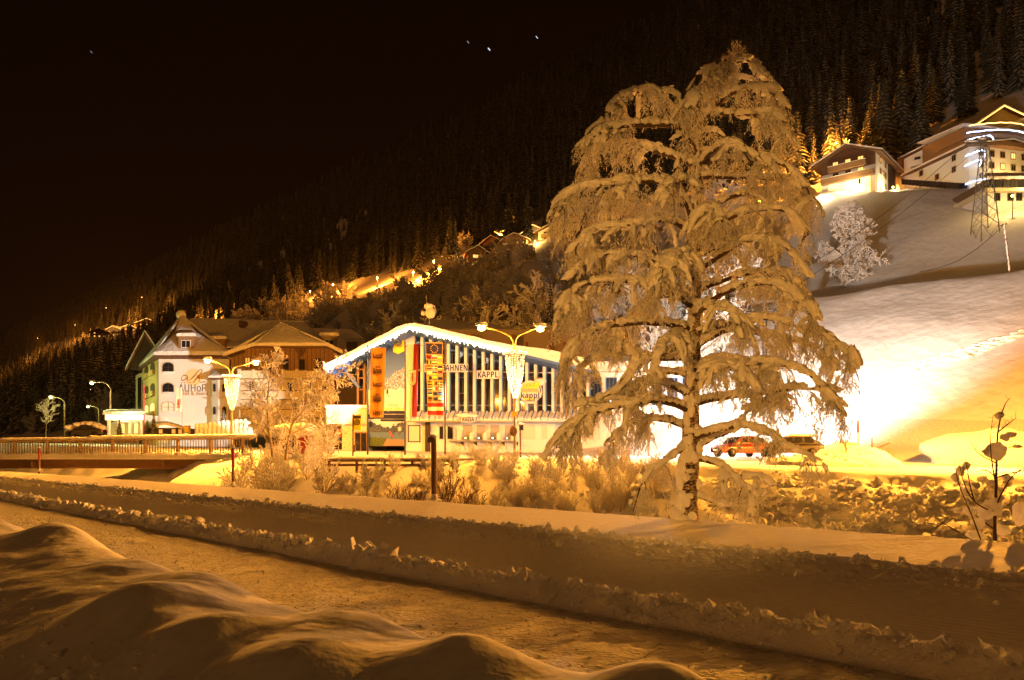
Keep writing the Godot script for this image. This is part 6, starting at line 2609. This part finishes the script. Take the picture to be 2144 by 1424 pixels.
	# middle village
	var vil := [
		[1000, 545, 300, 0.2, 7.0, 8.0, 3.2, 2.2, {"wood": 0.0, "wall": M.wood_brown, "lit": 0.6, "storeys": 1}, "dark cottage with lit windows, lowest on the left of the mid slope village"],
		[1030, 524, 305, -0.4, 8.0, 9.0, 3.0, 2.4, {"wood": 1.0, "wall": M.wood_brown, "lit": 0.0, "storeys": 1}, "dark barn like chalet behind the lit cottage of the mid slope village"],
		[1078, 530, 290, -0.3, 9.0, 10.0, 5.0, 2.2, {"wood": 2.5, "lit": 0.2, "storeys": 2}, "chalet with violet light on its left side in the mid slope village"],
		[1086, 508, 312, 0.1, 10.0, 9.0, 4.0, 3.4, {"wood": 3.0, "lit": 0.3, "storeys": 2}, "house with rounded snow roof at the back of the mid slope village"],
		[1118, 518, 296, -0.5, 9.0, 12.0, 6.0, 2.4, {"lit": 0.2, "led": M.led_warm}, "white house left of the largest white house in the mid slope village"],
		[1155, 520, 288, -0.45, 11.0, 13.0, 6.6, 2.2, {"lit": 0.1, "overhang": 1.4}, "largest white house of the mid slope village, floodlit warm"],
		[1205, 515, 288, -0.3, 11.0, 13.0, 6.0, 2.4, {"lit": 0.2, "wood": 4.0}, "half timbered house of the mid slope village beside the birch crown"],
		[1290, 512, 280, 0.1, 14.0, 12.0, 6.4, 2.4, {"lit": 0.3, "wood": 4.5}, "wide lit house seen through the left half of the birch crown"],
		[1345, 505, 276, 0.2, 12.0, 12.0, 6.0, 2.4, {"lit": 0.2, "wood": 3.5}, "timber house seen through the middle of the birch crown"],
		[1415, 500, 270, -0.2, 12.0, 12.0, 6.0, 2.4, {"lit": 0.3, "wood": 3.5}, "house by the birch trunk, right end of the mid slope village"]]
	for q in vil:
		chalet("village_house", q[9], P(q[0], q[1], q[2]), q[3], q[4], q[5], q[6], q[7], q[8])
	for q in [[1010, 538, 290, 30.0], [1100, 524, 282, 110.0], [1140, 520, 276, 160.0], [1170, 518, 276, 130.0], [1120, 505, 286, 60.0], [1255, 505, 265, 170.0], [1300, 512, 262, 220.0], [1345, 515, 258, 150.0], [1410, 505, 250, 120.0]]:
		small_lamp(P(q[0], q[1], q[2]), q[3], Color(1, 0.75, 0.36))
	# lamps added unseen behind the houses, to light the wood above
	for q in [[1750, 300, 190, 700.0], [1860, 330, 186, 900.0], [1960, 300, 192, 900.0], [2030, 250, 205, 700.0], [2120, 220, 205, 500.0], [1600, 360, 200, 600.0], [1130, 470, 310, 900.0], [1040, 490, 318, 500.0], [1300, 465, 300, 700.0]]:
		small_lamp(P(q[0], q[1], q[2]), q[3] * 1.6, AMBER)
	lamp_light(P(1060, 519, 284), 22.0, Color(0.35, 0.25, 1.0), 0.3)
	var vl := thing("violet_lamp", P(1060, 522, 284.5), "violet lamp on the wall of the chalet in the mid slope village", "lamp")
	m = MB.new()
	m.blob(P(1061, 519, 284.0), Vector3(0.5, 0.7, 0.4), nb, 0.0)
	obj("lamp_glow", m, M.violet_lamp, vl)
	# far village above the hotel roofs
	for q in [[208, 708, 640, 0.3, 14.0, 12.0, 5.0, 3.0, {"wood": 2.5, "lit": 0.3, "storeys": 2}, "farthest left house of the distant village, low and dark"],
		[238, 705, 650, -0.3, 16.0, 14.0, 6.0, 3.0, {"lit": 0.7, "storeys": 2, "led": M.led_warm}, "brightly lit house in the middle of the distant village"],
		[270, 702, 655, 0.2, 14.0, 12.0, 6.0, 3.0, {"lit": 0.7, "storeys": 2, "led": M.led_warm}, "lit house beside the hotel tower in the distant village"],
		[308, 690, 700, 0.1, 20.0, 14.0, 6.0, 4.0, {"wood": 2.0, "lit": 0.5, "storeys": 2, "led": M.led_warm}, "distant house with light outlined gable just left of the hotel pyramid roof"]]:
		chalet("distant_house", q[9], P(q[0], q[1], q[2]), q[3], q[4], q[5], q[6], q[7], q[8])
	for q in [[245, 705, 600, 700.0], [320, 690, 640, 700.0], [180, 735, 560, 1000.0], [100, 755, 560, 1000.0]]:
		small_lamp(on_ground(q[0], q[1], 300.0) + Vector3(0, 24, 20), q[3] * 3.0, AMBER)  # added on tall posts to brighten the far left wood
	# lamps along the hill road
	var k2 := 0
	for q in [[649, 610, "leftmost street lamp of the hill road, small and dim"], [697, 597, "second street lamp along the hill road from the left"], [790, 582, "third street lamp along the hill road, before the bend"], [865, 571, "bright street lamp where the hill road steepens"], [908, 548, "highest street lamp on the hill road below the cottages"], [455, 664, "street lamp glowing between frosted trees above the hotel roof"]]:
		var p := on_ground(q[0], q[1] + 22, 200.0)
		var g := thing("hill_road_lamp", p, q[2], "street lamp")
		var hgt := 22.0 / F * -p.z
		m = MB.new()
		m.tube([p + Vector3(0, -0.5, 0), p + Vector3(0, hgt, 0)], [0.08, 0.06], 6)
		obj("pole", m, M.dark_metal, g)
		m = MB.new()
		m.blob(p + Vector3(0, hgt + 0.1, 0), Vector3(0.4, 0.3, 0.4), nb, 0.0)
		obj("lamp_bulb", m, M.sodium_bulb, g)
		m = MB.new()
		m.blob(p + Vector3(0, hgt + 0.55, 0), Vector3(0.45, 0.12, 0.45), nb, 0.0)
		obj("lamp_hood", m, M.steel, g)
		lamp_light(p + Vector3(0.1, hgt - 0.5, 0.5), [200.0, 900.0, 900.0, 1200.0, 700.0, 700.0][k2], AMBER, 0.25)
		k2 += 1

func build_lift():
	rng.seed = 95
	# a slide track with lumps of snow and poking twigs across the lit slope
	for k in 3:
		var rg := MB.new()
		var tw := MB.new()
		for j in 40:
			var f := j / 39.0
			var p := on_ground(lerpf(1850, 2150, f) + R(-3, 3), lerpf(786, 696, pow(f, 0.9)) + k * 9 * sin(f * PI) + R(-1.5, 1.5), 60.0)
			rg.blob(p, Vector3(R(0.3, 0.9), R(0.12, 0.32), R(0.3, 0.5)), nb, 0.5, 1.0, 6, 9)
			if k == 1 and j in [2, 22, 23, 25, 30, 33, 36]:
				for e in 4:
					tw.tube([p, p + Vector3(R(-0.3, 0.3), R(0.2, 0.45), 0.2)], [0.03, 0.015], 4, false)
		O = Vector3.ZERO
		tag(obj("slide_track_snow", rg, M.snow_lump), "", "", "", "stuff")
		if k == 1:
			tag(obj("poking_twigs", tw, M.twig), "dark twigs poking out of the snow along the slide track on the slope", "twigs", "", "stuff")
	var d := 122.0
	var root := thing("lattice_pylon", P(2062, 505, d), "tall steel lattice lift pylon with crossarm before the hilltop hotels", "pylon")
	var m := MB.new()
	var c := P(2062, 505, d)
	var h := (505.0 - 300.0) / F * d
	var wb := 1.55
	var levels := 9
	var corner := func(k: int, s: Vector2) -> Vector3:
		var f := pow(float(k) / levels, 0.85)
		var w := lerpf(wb, 0.38, f)
		return c + Vector3(s.x * w, h * f - (1.5 if k == 0 else 0.0), s.y * w)
	var cs := [Vector2(-1, 1), Vector2(1, 1), Vector2(1, -1), Vector2(-1, -1)]
	for q in 4:
		m = MB.new()
		for k in levels:
			m.bar(corner.call(k, cs[q]), corner.call(k + 1, cs[q]), 0.11, 0.11)
		obj("leg", m, M.steel, root)
	for k in levels:
		for q in 4:
			m = MB.new()
			m.bar(corner.call(k, cs[q]), corner.call(k + 1, cs[(q + 1) % 4]), 0.055, 0.055)
			m.bar(corner.call(k, cs[(q + 1) % 4]) + Vector3(0, 0, 0.02), corner.call(k + 1, cs[q]) + Vector3(0, 0, 0.02), 0.055, 0.055)
			obj("brace", m, M.steel, root)
	m = MB.new()
	m.bar(P(2023, 301, d), P(2066, 293, d), 0.4, 0.45)
	m.bar(P(2026, 289, d), P(2068, 282, d), 0.12, 0.12)
	m.bar(P(2028, 299, d), P(2028, 288, d), 0.1, 0.1)
	m.bar(P(2062, 294, d), P(2064, 283, d), 0.1, 0.1)
	obj("crossarm", m, M.steel, root)
	m = MB.new()
	m.blob(P(2035, 296, d), Vector3(1.2, 0.25, 0.35), nb, 0.3)
	m.blob(P(2056, 291, d), Vector3(0.8, 0.25, 0.35), nb, 0.3)
	obj("crossarm_snow", m, M.snow_lump, root)
	# lift support near the valley station, most of it behind the birch crown
	var top := Vector3(27.9, 18.8, -84.3)
	root = thing("lift_support", Vector3(top.x, ground(top.x, top.z), top.z), "steel lift support with sheave crossarm behind the right of the birch crown", "pylon")
	m = MB.new()
	m.tube([Vector3(top.x, ground(top.x, top.z) - 0.5, top.z), top], [0.3, 0.24], 10)
	obj("mast", m, M.dark_metal, root)
	var ax := Vector3(0.85, 0, 0.53)
	m = MB.new()
	m.bar(top - ax * 1.7, top + ax * 1.7, 0.3, 0.35)
	m.bar(top - ax * 1.5, top - ax * 1.5 - Vector3(0, 0.9, 0), 0.16, 0.16)
	m.bar(top + ax * 1.4, top + ax * 1.0 - Vector3(0, 1.0, 0), 0.16, 0.16)
	obj("crossarm", m, M.dark_metal, root)
	for s in [-1.5, 0.9]:
		m = MB.new()
		m.blob(top + ax * s + Vector3(0, -1.1, 0), Vector3(0.65, 0.22, 0.3), nb, 0.0, 1.0, 8, 12)
		obj("sheave_train", m, M.dark_metal, root)
	# ropes
	var ends := [[top - ax * 1.5, P(2026, 300, d), "upper lift rope sagging from the support to the pylon crossarm"], [top + ax * 0.9, P(2064, 294, d), "lower lift rope sagging from the support to the pylon crossarm"], [P(1400, 765, 82), top - ax * 1.5, "lift rope between the station and the support behind the birch"], [P(2103, 470, 92), P(1925, 570, 88), "snow crusted guy wire running down left from the leaning utility pole"]]
	for q in ends:
		m = MB.new()
		var pts := []
		var rr := []
		for k in 17:
			var f := k / 16.0
			var p: Vector3 = (q[0] as Vector3).lerp(q[1], f)
			p.y -= 1.2 * sin(f * PI)
			pts.append(p)
			rr.append(0.035)
		m.tube(pts, rr, 5)
		O = Vector3.ZERO
		tag(obj("lift_rope" if q[2].contains("lift") else "guy_wire", m, M.dark_metal), q[2], "cable")

# ---------------------------------------------------------------- trees and shrubs
func grow(w: MB, f: MB, p: Vector3, d: Vector3, l: float, rad: float, lvl: int, o: Dictionary, r: RandomNumberGenerator):
	var n: int = 7 if lvl == 0 else 4
	var path := [p]
	var rr := [rad]
	var dirs := [d]
	var jit: float = o.get("jit", 0.18)
	var up: float = o.up[mini(lvl, o.up.size() - 1)]
	for j in n:
		d = (d + Vector3(r.randf_range(-jit, jit), r.randf_range(-jit, jit) * 0.5 + up, r.randf_range(-jit, jit)) + o.get("lean", Vector3.ZERO) * (1.0 if lvl == 0 else 0.4)).normalized()
		p += d * l / n
		path.append(p)
		dirs.append(d)
		rr.append(rad * (1.0 - 0.8 * (j + 1.0) / n))
	w.tube(path, rr, 6 if lvl == 0 else (4 if lvl == 1 else 3), false)
	if lvl >= o.get("frost_from", 1):
		var fr: float = o.get("frost", 0.015)
		var a := []
		var b := []
		for j in path.size():
			a.append(path[j] + Vector3(0, rr[j] * 0.6 + fr * 0.6, 0))
			b.append(fr * r.randf_range(0.6, 1.5) * (1.0 if j < path.size() - 1 else 0.3) * (1.3 if lvl == 1 else 1.0))
		f.tube(a, b, 4, false)
	var kids: Array = o.kids
	if lvl < kids.size():
		var c: int = kids[lvl]
		for k in c:
			var t := lerpf(o.get("bare", 0.2) if lvl == 0 else 0.15, 1.0, (k + r.randf()) / c)
			var i := mini(int(t * n), n - 1)
			var q: Vector3 = path[i].lerp(path[i + 1], t * n - i)
			var az := r.randf_range(0, TAU)
			var dd: Vector3 = dirs[i]
			var side := dd.cross(Vector3(cos(az), 0.3, sin(az))).normalized()
			var sp: float = o.get("spread", 0.9) * r.randf_range(0.75, 1.2)
			var e := (dd * cos(sp) + side * sin(sp)).normalized()
			var ll: float = l * o.ratio[mini(lvl, o.ratio.size() - 1)] * (1.0 - (o.get("taper", 0.6) * t if lvl == 0 else 0.4 * t)) * r.randf_range(0.7, 1.25)
			grow(w, f, q, e, ll, maxf(rad * (1.0 - 0.75 * t) * 0.55, 0.004), lvl + 1, o, r)

func plant_mesh(seed_: int, h: float, o: Dictionary) -> Array:
	var r := RandomNumberGenerator.new()
	r.seed = seed_
	var w := MB.new()
	var f := MB.new()
	var stems: int = o.get("stems", 1)
	for s in stems:
		var a := r.randf_range(0, TAU)
		var tilt: float = r.randf_range(0.1, 0.6) if stems > 1 else 0.03
		grow(w, f, Vector3(cos(a), 0, sin(a)) * (0.12 * h * 0.2 if stems > 1 else 0.0) + Vector3(0, -0.15, 0), Vector3(sin(tilt) * cos(a), cos(tilt), sin(tilt) * sin(a)), h * (r.randf_range(0.6, 1.0) if stems > 1 else 1.0), o.get("rad", 0.03) * h, 0, o, r)
	return [w, f]

func plant(called: String, at: Vector3, label: String, cat: String, group: String, pair: Array, wm: Material, fm: Material) -> Node3D:
	var root := thing(called, at, label, cat, group)
	O = Vector3.ZERO
	obj("branches", pair[0], wm, root)
	obj("frost", pair[1], fm, root).set_meta("kind", "stuff")
	return root

func build_plants():
	rng.seed = 101
	var upright := {"kids": [30, 9, 5], "ratio": [0.42, 0.45, 0.5], "up": [0.02, 0.1, 0.02], "spread": 0.95, "rad": 0.012, "frost": 0.016, "bare": 0.1, "taper": 0.75, "frost_from": 0}
	plant("frosted_tree", P(572, 957, 48), "tall frosted young birch left of the snowy shelter, lit bright yellow", "tree", "", plant_mesh(1, 6.8, upright), M.twig_pale, M.frost)
	var lean := upright.duplicate()
	lean.lean = Vector3(0.14, -0.09, 0.02)
	lean.up = [0.0, 0.0, -0.08]
	var lt := plant("frosted_tree", P(598, 958, 46), "frosted birch bent over to the right above the snowy shelter", "tree", "", plant_mesh(2, 7.2, lean), M.twig_pale, M.frost)
	var dense := {"kids": [44, 14, 7], "ratio": [0.46, 0.4, 0.45], "up": [0.0, 0.02, -0.05], "spread": 1.15, "rad": 0.012, "frost": 0.075, "bare": 0.05, "taper": 0.72, "frost_from": 0}
	var wp := on_ground(1768, 606, 80.0)
	plant("frosted_tree", wp, "white frosted larch lit by the floodlight on the edge of the slope", "tree", "", plant_mesh(3, 172.0 / F * -wp.z, dense), M.twig_pale, M.frost)
	var bare := {"kids": [12, 6, 4], "ratio": [0.5, 0.5, 0.5], "up": [0.02, 0.08, 0.05], "spread": 0.8, "rad": 0.018, "frost": 0.03, "bare": 0.3}
	plant("small_bare_tree", P(96, 914, 112), "small bare tree lit green by the leftmost lamps", "tree", "", plant_mesh(4, 5.2, bare), M.twig_pale, M.frost)
	# shrubs along the river bank
	var protos := []
	for k in 4:
		var o := {"stems": 11, "kids": [8, 6], "ratio": [0.45, 0.45], "up": [0.03, 0.04, -0.05], "spread": 0.7, "rad": 0.008, "frost": 0.011, "bare": 0.15, "taper": 0.5, "jit": 0.22}
		protos.append(plant("river_shrub", ST(50, 22, -30), "frosted shrub", "shrub", "frosted shrubs on the river bank", plant_mesh(20 + k, 1.6, o), M.twig_pale, M.frost))
	var dark := []
	for k in 2:
		var o := {"stems": 14, "kids": [7, 4], "ratio": [0.4, 0.45], "up": [0.03, 0.03, 0.0], "spread": 0.5, "rad": 0.007, "frost": 0.004, "bare": 0.2, "taper": 0.5, "jit": 0.16}
		dark.append(plant("bare_shrub", ST(50, 22, -30), "bare dark shrub", "shrub", "bare dark shrubs before the station", plant_mesh(40 + k, 2.0, o), M.twig, M.twig))
	var spots := []
	for j in 230:
		var px := R(490, 700) if j < 46 else R(700, 1420)
		spots.append([px, R(33.0, 54.0 if j < 46 else 45.0), j])
	for q in spots:
		var x: float = (q[0] - CX) / F * q[1]
		var z: float = -q[1]
		var t := N.x * x + N.z * z
		var s := U.x * x + U.z * z
		var e := lerp_pts(EDGE, s)
		if t > e - 0.3:
			continue
		var y := ground(x, z)
		if y < -1.0:
			continue
		var big: bool = q[0] < 690
		var sc := R(0.75, 1.4) if big else R(0.3, 0.72)
		copy_of(protos[q[2] % 4], Vector3(x, y, z), R(0, 6), Vector3(sc, sc * R(0.9, 1.3), sc), "frosted shrub on the far river bank %s" % ("between the bridge end and the snowy shelter" if big else "below the timber guard rail"))
	for q in [[838, 1000, 38.0, 1.15], [868, 1004, 37.0, 1.0], [900, 1010, 36.0, 1.1], [935, 1004, 38.0, 1.25], [965, 1006, 37.0, 1.0], [795, 1000, 38.0, 1.0], [1000, 1015, 35.0, 0.9]]:
		var p := P(q[0], q[1], q[2])
		p.y = ground(p.x, p.z)
		copy_of(dark[int(q[0]) % 2], p, R(0, 6), Vector3.ONE * q[3] * 0.95, "bare dark brown shrub with fine upright twigs before the station flagpoles")
	for q in protos + dark:
		q.queue_free()
		remove_child(q)
	# sapling and twigs on the near bank at the right
	_sapling()
	# little spruces by the hotel
	for q in [[322, 912, 90.0, 2.6, "small snow dusted spruce between pavilion and hotel corner"], [308, 912, 91.0, 1.9, "tiny snow dusted spruce just left of the hut"], [250, 914, 92.0, 2.2, "snow dusted spruce before the lit pavilion"], [468, 912, 88.0, 3.0, "spruce standing before the hotel bay turret"]]:
		var t := conifer_thing(int(q[0]) % 4, "small_spruce", P(q[0], q[1], q[2]), q[4], "")
		t.scale = Vector3(q[3] * 1.5, q[3], q[3] * 1.5)

func _sapling():
	var d := 11.9
	var root := thing("sapling", P(2084, 1150, d), "thin sapling holding rounded pads of snow in its forks at the right edge", "sapling")
	var w := MB.new()
	var stems := [
		[[2084, 1152, 0], [2083, 1090, 0], [2086, 1020, 0], [2087, 960, 0], [2090, 900, 0], [2103, 850, 0.1], [2116, 832, 0.1]],
		[[2086, 1020, 0], [2076, 960, 0.1], [2074, 915, 0.1], [2080, 868, 0.1]],
		[[2090, 905, 0], [2108, 890, 0.1], [2128, 875, 0.2]],
		[[2088, 965, 0], [2110, 940, -0.1], [2128, 930, -0.2]],
		[[2087, 970, 0], [2050, 950, 0.2], [2032, 925, 0.2]],
		[[2086, 1000, 0], [2120, 990, 0.2], [2146, 985, 0.3]],
		[[2085, 1060, 0], [2110, 1010, 0.3], [2135, 985, 0.4], [2150, 980, 0.4]],
		[[2084, 1075, 0], [2040, 1050, 0.2], [2018, 1010, 0.2], [2008, 965, 0.2]],
		[[2084, 1110, 0], [2050, 1085, -0.2], [2030, 1070, -0.2]],
		[[2040, 1050, 0.2], [2030, 1010, 0.3], [2022, 960, 0.3]],
		[[2060, 1148, 0.1], [2035, 1080, 0.1], [2010, 1020, 0.1], [1996, 960, 0.1]],
		[[2055, 1145, 0.1], [2000, 1110, 0.1], [1965, 1090, 0.1]],
		[[2087, 1000, 0], [2065, 985, -0.2], [2045, 988, -0.3]],
	]
	for s in stems:
		var q := []
		for c in s:
			q.append(P(c[0], c[1], d - c[2]))
		var fine := spline(q, 14)
		var r := []
		var r0: float = 0.032 if s.size() > 5 else 0.013
		for j in fine.size():
			r.append(lerpf(r0, 0.004, j / 14.0))
		var m := MB.new()
		m.tube(fine, r, 6)
		obj("stem", m, M.birch_limb, root)
		for j in range(3, 15, 2):
			var e: Vector3 = fine[j] + Vector3(R(-0.1, 0.1), R(0.0, 0.14), R(-0.08, 0.08))
			w.tube([fine[j], e], [0.004, 0.002], 3, false)
	obj("twigs", w, M.birch_limb, root).set_meta("kind", "stuff")
	for c in [[2084, 944, 0.16, 0.13], [2080, 1062, 0.15, 0.15], [2064, 1072, 0.12, 0.12], [2118, 910, 0.07, 0.05], [2104, 916, 0.06, 0.06], [2066, 945, 0.05, 0.04], [2030, 1070, 0.1, 0.07], [2048, 1095, 0.1, 0.08], [2138, 1075, 0.14, 0.2], [2020, 1030, 0.06, 0.06], [2012, 985, 0.045, 0.08], [2024, 975, 0.04, 0.06], [2040, 1120, 0.12, 0.07], [2100, 1110, 0.1, 0.08], [2000, 1000, 0.04, 0.07], [2130, 935, 0.05, 0.03], [2110, 1000, 0.07, 0.05], [2006, 1068, 0.06, 0.05], [2092, 870, 0.04, 0.06]]:
		var m := MB.new()
		m.blob(P(c[0], c[1], d), Vector3(c[2], c[3], 0.1), nb, 0.45, 1.0, 8, 12)
		obj("snow_pad", m, M.snow_pad, root)

var conifer_parts := []

func make_conifers():
	for k in 4:
		var r := RandomNumberGenerator.new()
		r.seed = 300 + k
		var wood := MB.new()
		wood.tube([Vector3(0, -0.06, 0), Vector3(0, 0.4, 0), Vector3(0, 1.0, 0)], [0.014, 0.01, 0.001], 6, false)
		var green := MB.new()
		var snow := MB.new()
		var rows := 22
		var slim: float = [0.135, 0.16, 0.12, 0.15][k]
		for i in rows:
			var y := lerpf(0.08, 0.97, pow(float(i) / (rows - 1), 0.92))
			var rad := slim * pow(1.0 - y, 0.72) * 1.25 + 0.006
			var cnt := 9 if y < 0.6 else 6
			for j in cnt:
				var a := TAU * (j + r.randf()) / cnt + i * 0.7
				var l := rad * r.randf_range(0.62, 1.25)
				var dir := Vector3(cos(a), 0, sin(a))
				var side := Vector3(-sin(a), 0, cos(a))
				var p0 := Vector3(0, y + 0.012, 0)
				var prev := p0
				var pw := 0.006
				for s in 3:
					var f := (s + 1) / 3.0
					var q := p0 + dir * l * f + Vector3(0, -l * (0.25 * f + 0.5 * f * f) + (0.02 * l if s == 2 else 0.0), 0)
					var wd: float = [0.026, 0.024, 0.003][s] * (0.6 + 1.9 * rad)  * 1.7 * r.randf_range(0.7, 1.3)
					# two drooping vanes, so that the frond has depth
					for sg in [-1, 1]:
						green.quad(prev, prev + side * sg * pw + Vector3(0, -pw * 0.8, 0), q + side * sg * wd + Vector3(0, -wd * 0.8, 0), q, Vector3(0, 1, 0))
					if r.randf() < 0.8:
						var o := Vector3(0, 0.0022, 0)
						var n2 := r.randf_range(0.3, 0.75)
						for sg in [-1, 1]:
							snow.quad(prev + o, prev + o + side * sg * pw * n2 + Vector3(0, -pw * 0.7 * n2, 0), q + o + side * sg * wd * n2 + Vector3(0, -wd * 0.7 * n2, 0), q + o, Vector3(0, 1, 0))
					prev = q
					pw = wd
		var am := green.mesh()
		snow.mesh(Vector3.ZERO, am)
		am.surface_set_material(0, M.needles)
		am.surface_set_material(1, M.frosted_needles)
		var tm := wood.mesh()
		tm.surface_set_material(0, M.bark)
		conifer_parts.append([tm, am])

func conifer_thing(k: int, called: String, at: Vector3, label: String, group: String) -> Node3D:
	var root := thing(called, at, label, "tree", group)
	for q in 2:
		var o := MeshInstance3D.new()
		o.name = ["trunk", "crown"][q]
		o.mesh = conifer_parts[k][q]
		root.add_child(o, true)
	return root

func project(p: Vector3) -> Vector2:
	return Vector2(CX + F * p.x / -p.z, HY - F * (p.y - EYE) / -p.z)

func near_line(px: float, py: float, pts: Array, above: float, below: float) -> bool:
	if px < pts[0][0] or px > pts[-1][0]:
		return false
	var y := lerp_pts(pts, px)
	return py > y - above and py < y + below

func build_forest():
	make_conifers_once()
	rng.seed = 111
	var road := [[630.0, 622.0], [700.0, 606.0], [800.0, 585.0], [870.0, 575.0], [930.0, 545.0]]
	var village := [[960.0, 545.0], [1050.0, 530.0], [1180.0, 518.0], [1500.0, 505.0]]
	var far_village := [[90.0, 735.0], [200.0, 712.0], [350.0, 690.0]]
	var spruces := []
	var broad := []
	var s := -150.0
	while s < 2100.0:
		var t := 66.0
		var ds := 4.6 if s < 420 else 7.5
		while t < 432.0:
			t += R(3.6, 6.2) * (1.0 if s < 420 else 1.5)
			var p := ST(s + R(-2.5, 2.5), t)
			if p.z > -60.0:
				continue
			p.y = ground(p.x, p.z)
			var q := project(p)
			if q.x < -40 or q.x > 2200 or q.y < -160:
				continue
			# open snow slopes, terraces and roads stay clear
			if q.x > 1560 and t < 186.0 + 9.0 * na.get_noise_1d(s * 5.0):
				continue
			if q.x > 1930 and t < 213.0:
				continue
			if near_line(q.x, q.y, road, 10, 20) or near_line(q.x, q.y, village, 16, 26) or near_line(q.x, q.y, far_village, 12, 6):
				continue
			if q.x > 560 and q.x <= 1560 and t < 82.0:
				continue
			if q.x <= 560 and q.y > 925:
				continue
			var dens := na.get_noise_2d(s * 2.0, t * 2.0)
			var h := (R(12.0, 22.0) if rng.randf() < 0.72 else R(5.0, 12.0)) * (1.0 + 0.25 * dens)
			if t < 190.0 and q.x > 330.0:
				# lower slope: frosted broadleaf scrub with a few spruces
				var z := rng.randf()
				if near_line(q.x, q.y, road, 0, 48):
					continue
				if z < 0.55:
					broad.append([p, R(4.5, 11.0), q])
				elif z < 0.58 and not near_line(q.x, q.y, road, 0, 90) and not near_line(q.x, q.y, village, 0, 110):
					spruces.append([p, h * 0.75, q])
				continue
			if q.x < 1560 and t < 215.0 and rng.randf() < 0.25:
				broad.append([p, R(5.0, 10.0), q])
				continue
			if near_line(q.x, q.y, road, 0, 85) or near_line(q.x, q.y, village, 0, 95) or near_line(q.x, q.y, far_village, 0, 12):
				continue
			if dens < -0.28 and rng.randf() < 0.7:
				continue
			spruces.append([p, h, q])
		s += ds
	# the spruces that show largest are things of their own, the rest of the wood is one mass
	var scored := []
	for j in spruces.size():
		var e: Array = spruces[j]
		var q: Vector2 = e[2]
		var sz: float = e[1] / -e[0].z
		var tip: float = q.y - sz * F
		var in_view := q.x > 4 and q.x < 2140 and tip > -30 and q.y > 20
		if in_view and q.x > 1180 and q.x < 1680 and q.y > 260:
			sz *= 0.3
		scored.append([sz if in_view else 0.0, j])
	scored.sort_custom(func(a, b): return a[0] > b[0])
	var rest := [[], [], [], []]
	for j in scored.size():
		var e: Array = spruces[scored[j][1]]
		var k := rng.randi() % 4
		var w := R(0.75, 1.4)
		var b := Basis(Vector3.UP, R(0, TAU)).scaled(Vector3(e[1] * w, e[1], e[1] * w))
		if j < 290:
			var q: Vector2 = e[2]
			var zone := "on the lower slope between hotel and station"
			if q.x > 1560:
				zone = "in the wood above the hilltop houses" if q.y < 330 else "beside the open snow slope"
			elif q.x < 330:
				zone = "in the dark wood beyond the left street lamps"
			elif q.y < 540:
				zone = "in the wood above the mid slope village"
			var tr := conifer_thing(k, "spruce_tree", e[0], "snow dusted spruce %s" % zone, "spruces %s" % zone)
			tr.transform = Transform3D(b, e[0])
		else:
			rest[k].append(Transform3D(b, e[0]))
	for k in 4:
		var o := many("spruce_forest", conifer_parts[k][1], rest[k])
		o.set_meta("label", "dense snow dusted spruce wood covering the upper hillside")
	# frosted broadleaf trees
	var kinds := []
	for k in 4:
		var o := {"stems": 3, "kids": [13, 8, 5], "ratio": [0.5, 0.45, 0.5], "up": [0.03, 0.05, -0.03], "spread": 0.75, "rad": 0.016, "frost": 0.011, "bare": 0.15, "taper": 0.35, "jit": 0.22}
		var pm := plant_mesh(70 + k, 1.0, o)
		var wm: ArrayMesh = pm[0].mesh()
		wm.surface_set_material(0, M.bark)
		var fm: ArrayMesh = pm[1].mesh()
		fm.surface_set_material(0, M.hill_frost)
		kinds.append([wm, fm])
	var c := 0
	broad.sort_custom(func(a, b): return a[1] / -a[0].z > b[1] / -b[0].z)
	var mass := [[], [], [], []]
	for e in broad:
		var k := rng.randi() % 4
		var b := Basis(Vector3.UP, R(0, TAU)).scaled(Vector3(e[1] * R(0.8, 1.1), e[1], e[1] * R(0.8, 1.1)))
		if c < 200:
			var q: Vector2 = e[2]
			var zone := "behind the hotel roofs" if q.x < 720 else ("between station and mid slope village" if q.x < 1250 else "behind the birch")
			var root := thing("frosted_broadleaf", e[0], "frosted broadleaf tree on the lower hillside %s" % zone, "tree", "frosted broadleaf trees %s" % zone)
			for h in 2:
				var o := MeshInstance3D.new()
				o.name = ["branches", "frost"][h]
				o.mesh = kinds[k][h]
				root.add_child(o, true)
				if h == 1:
					o.set_meta("kind", "stuff")
			root.transform = Transform3D(b, e[0])
		else:
			mass[k].append(Transform3D(b, e[0]))
		c += 1
	for k in 4:
		if mass[k].size():
			var o := many("hillside_scrub", kinds[k][1], mass[k])
			o.set_meta("label", "frosted scrub on the lower hillside")
	print("spruces ", spruces.size(), " broad ", broad.size())

func make_conifers_once():
	if conifer_parts.is_empty():
		make_conifers()
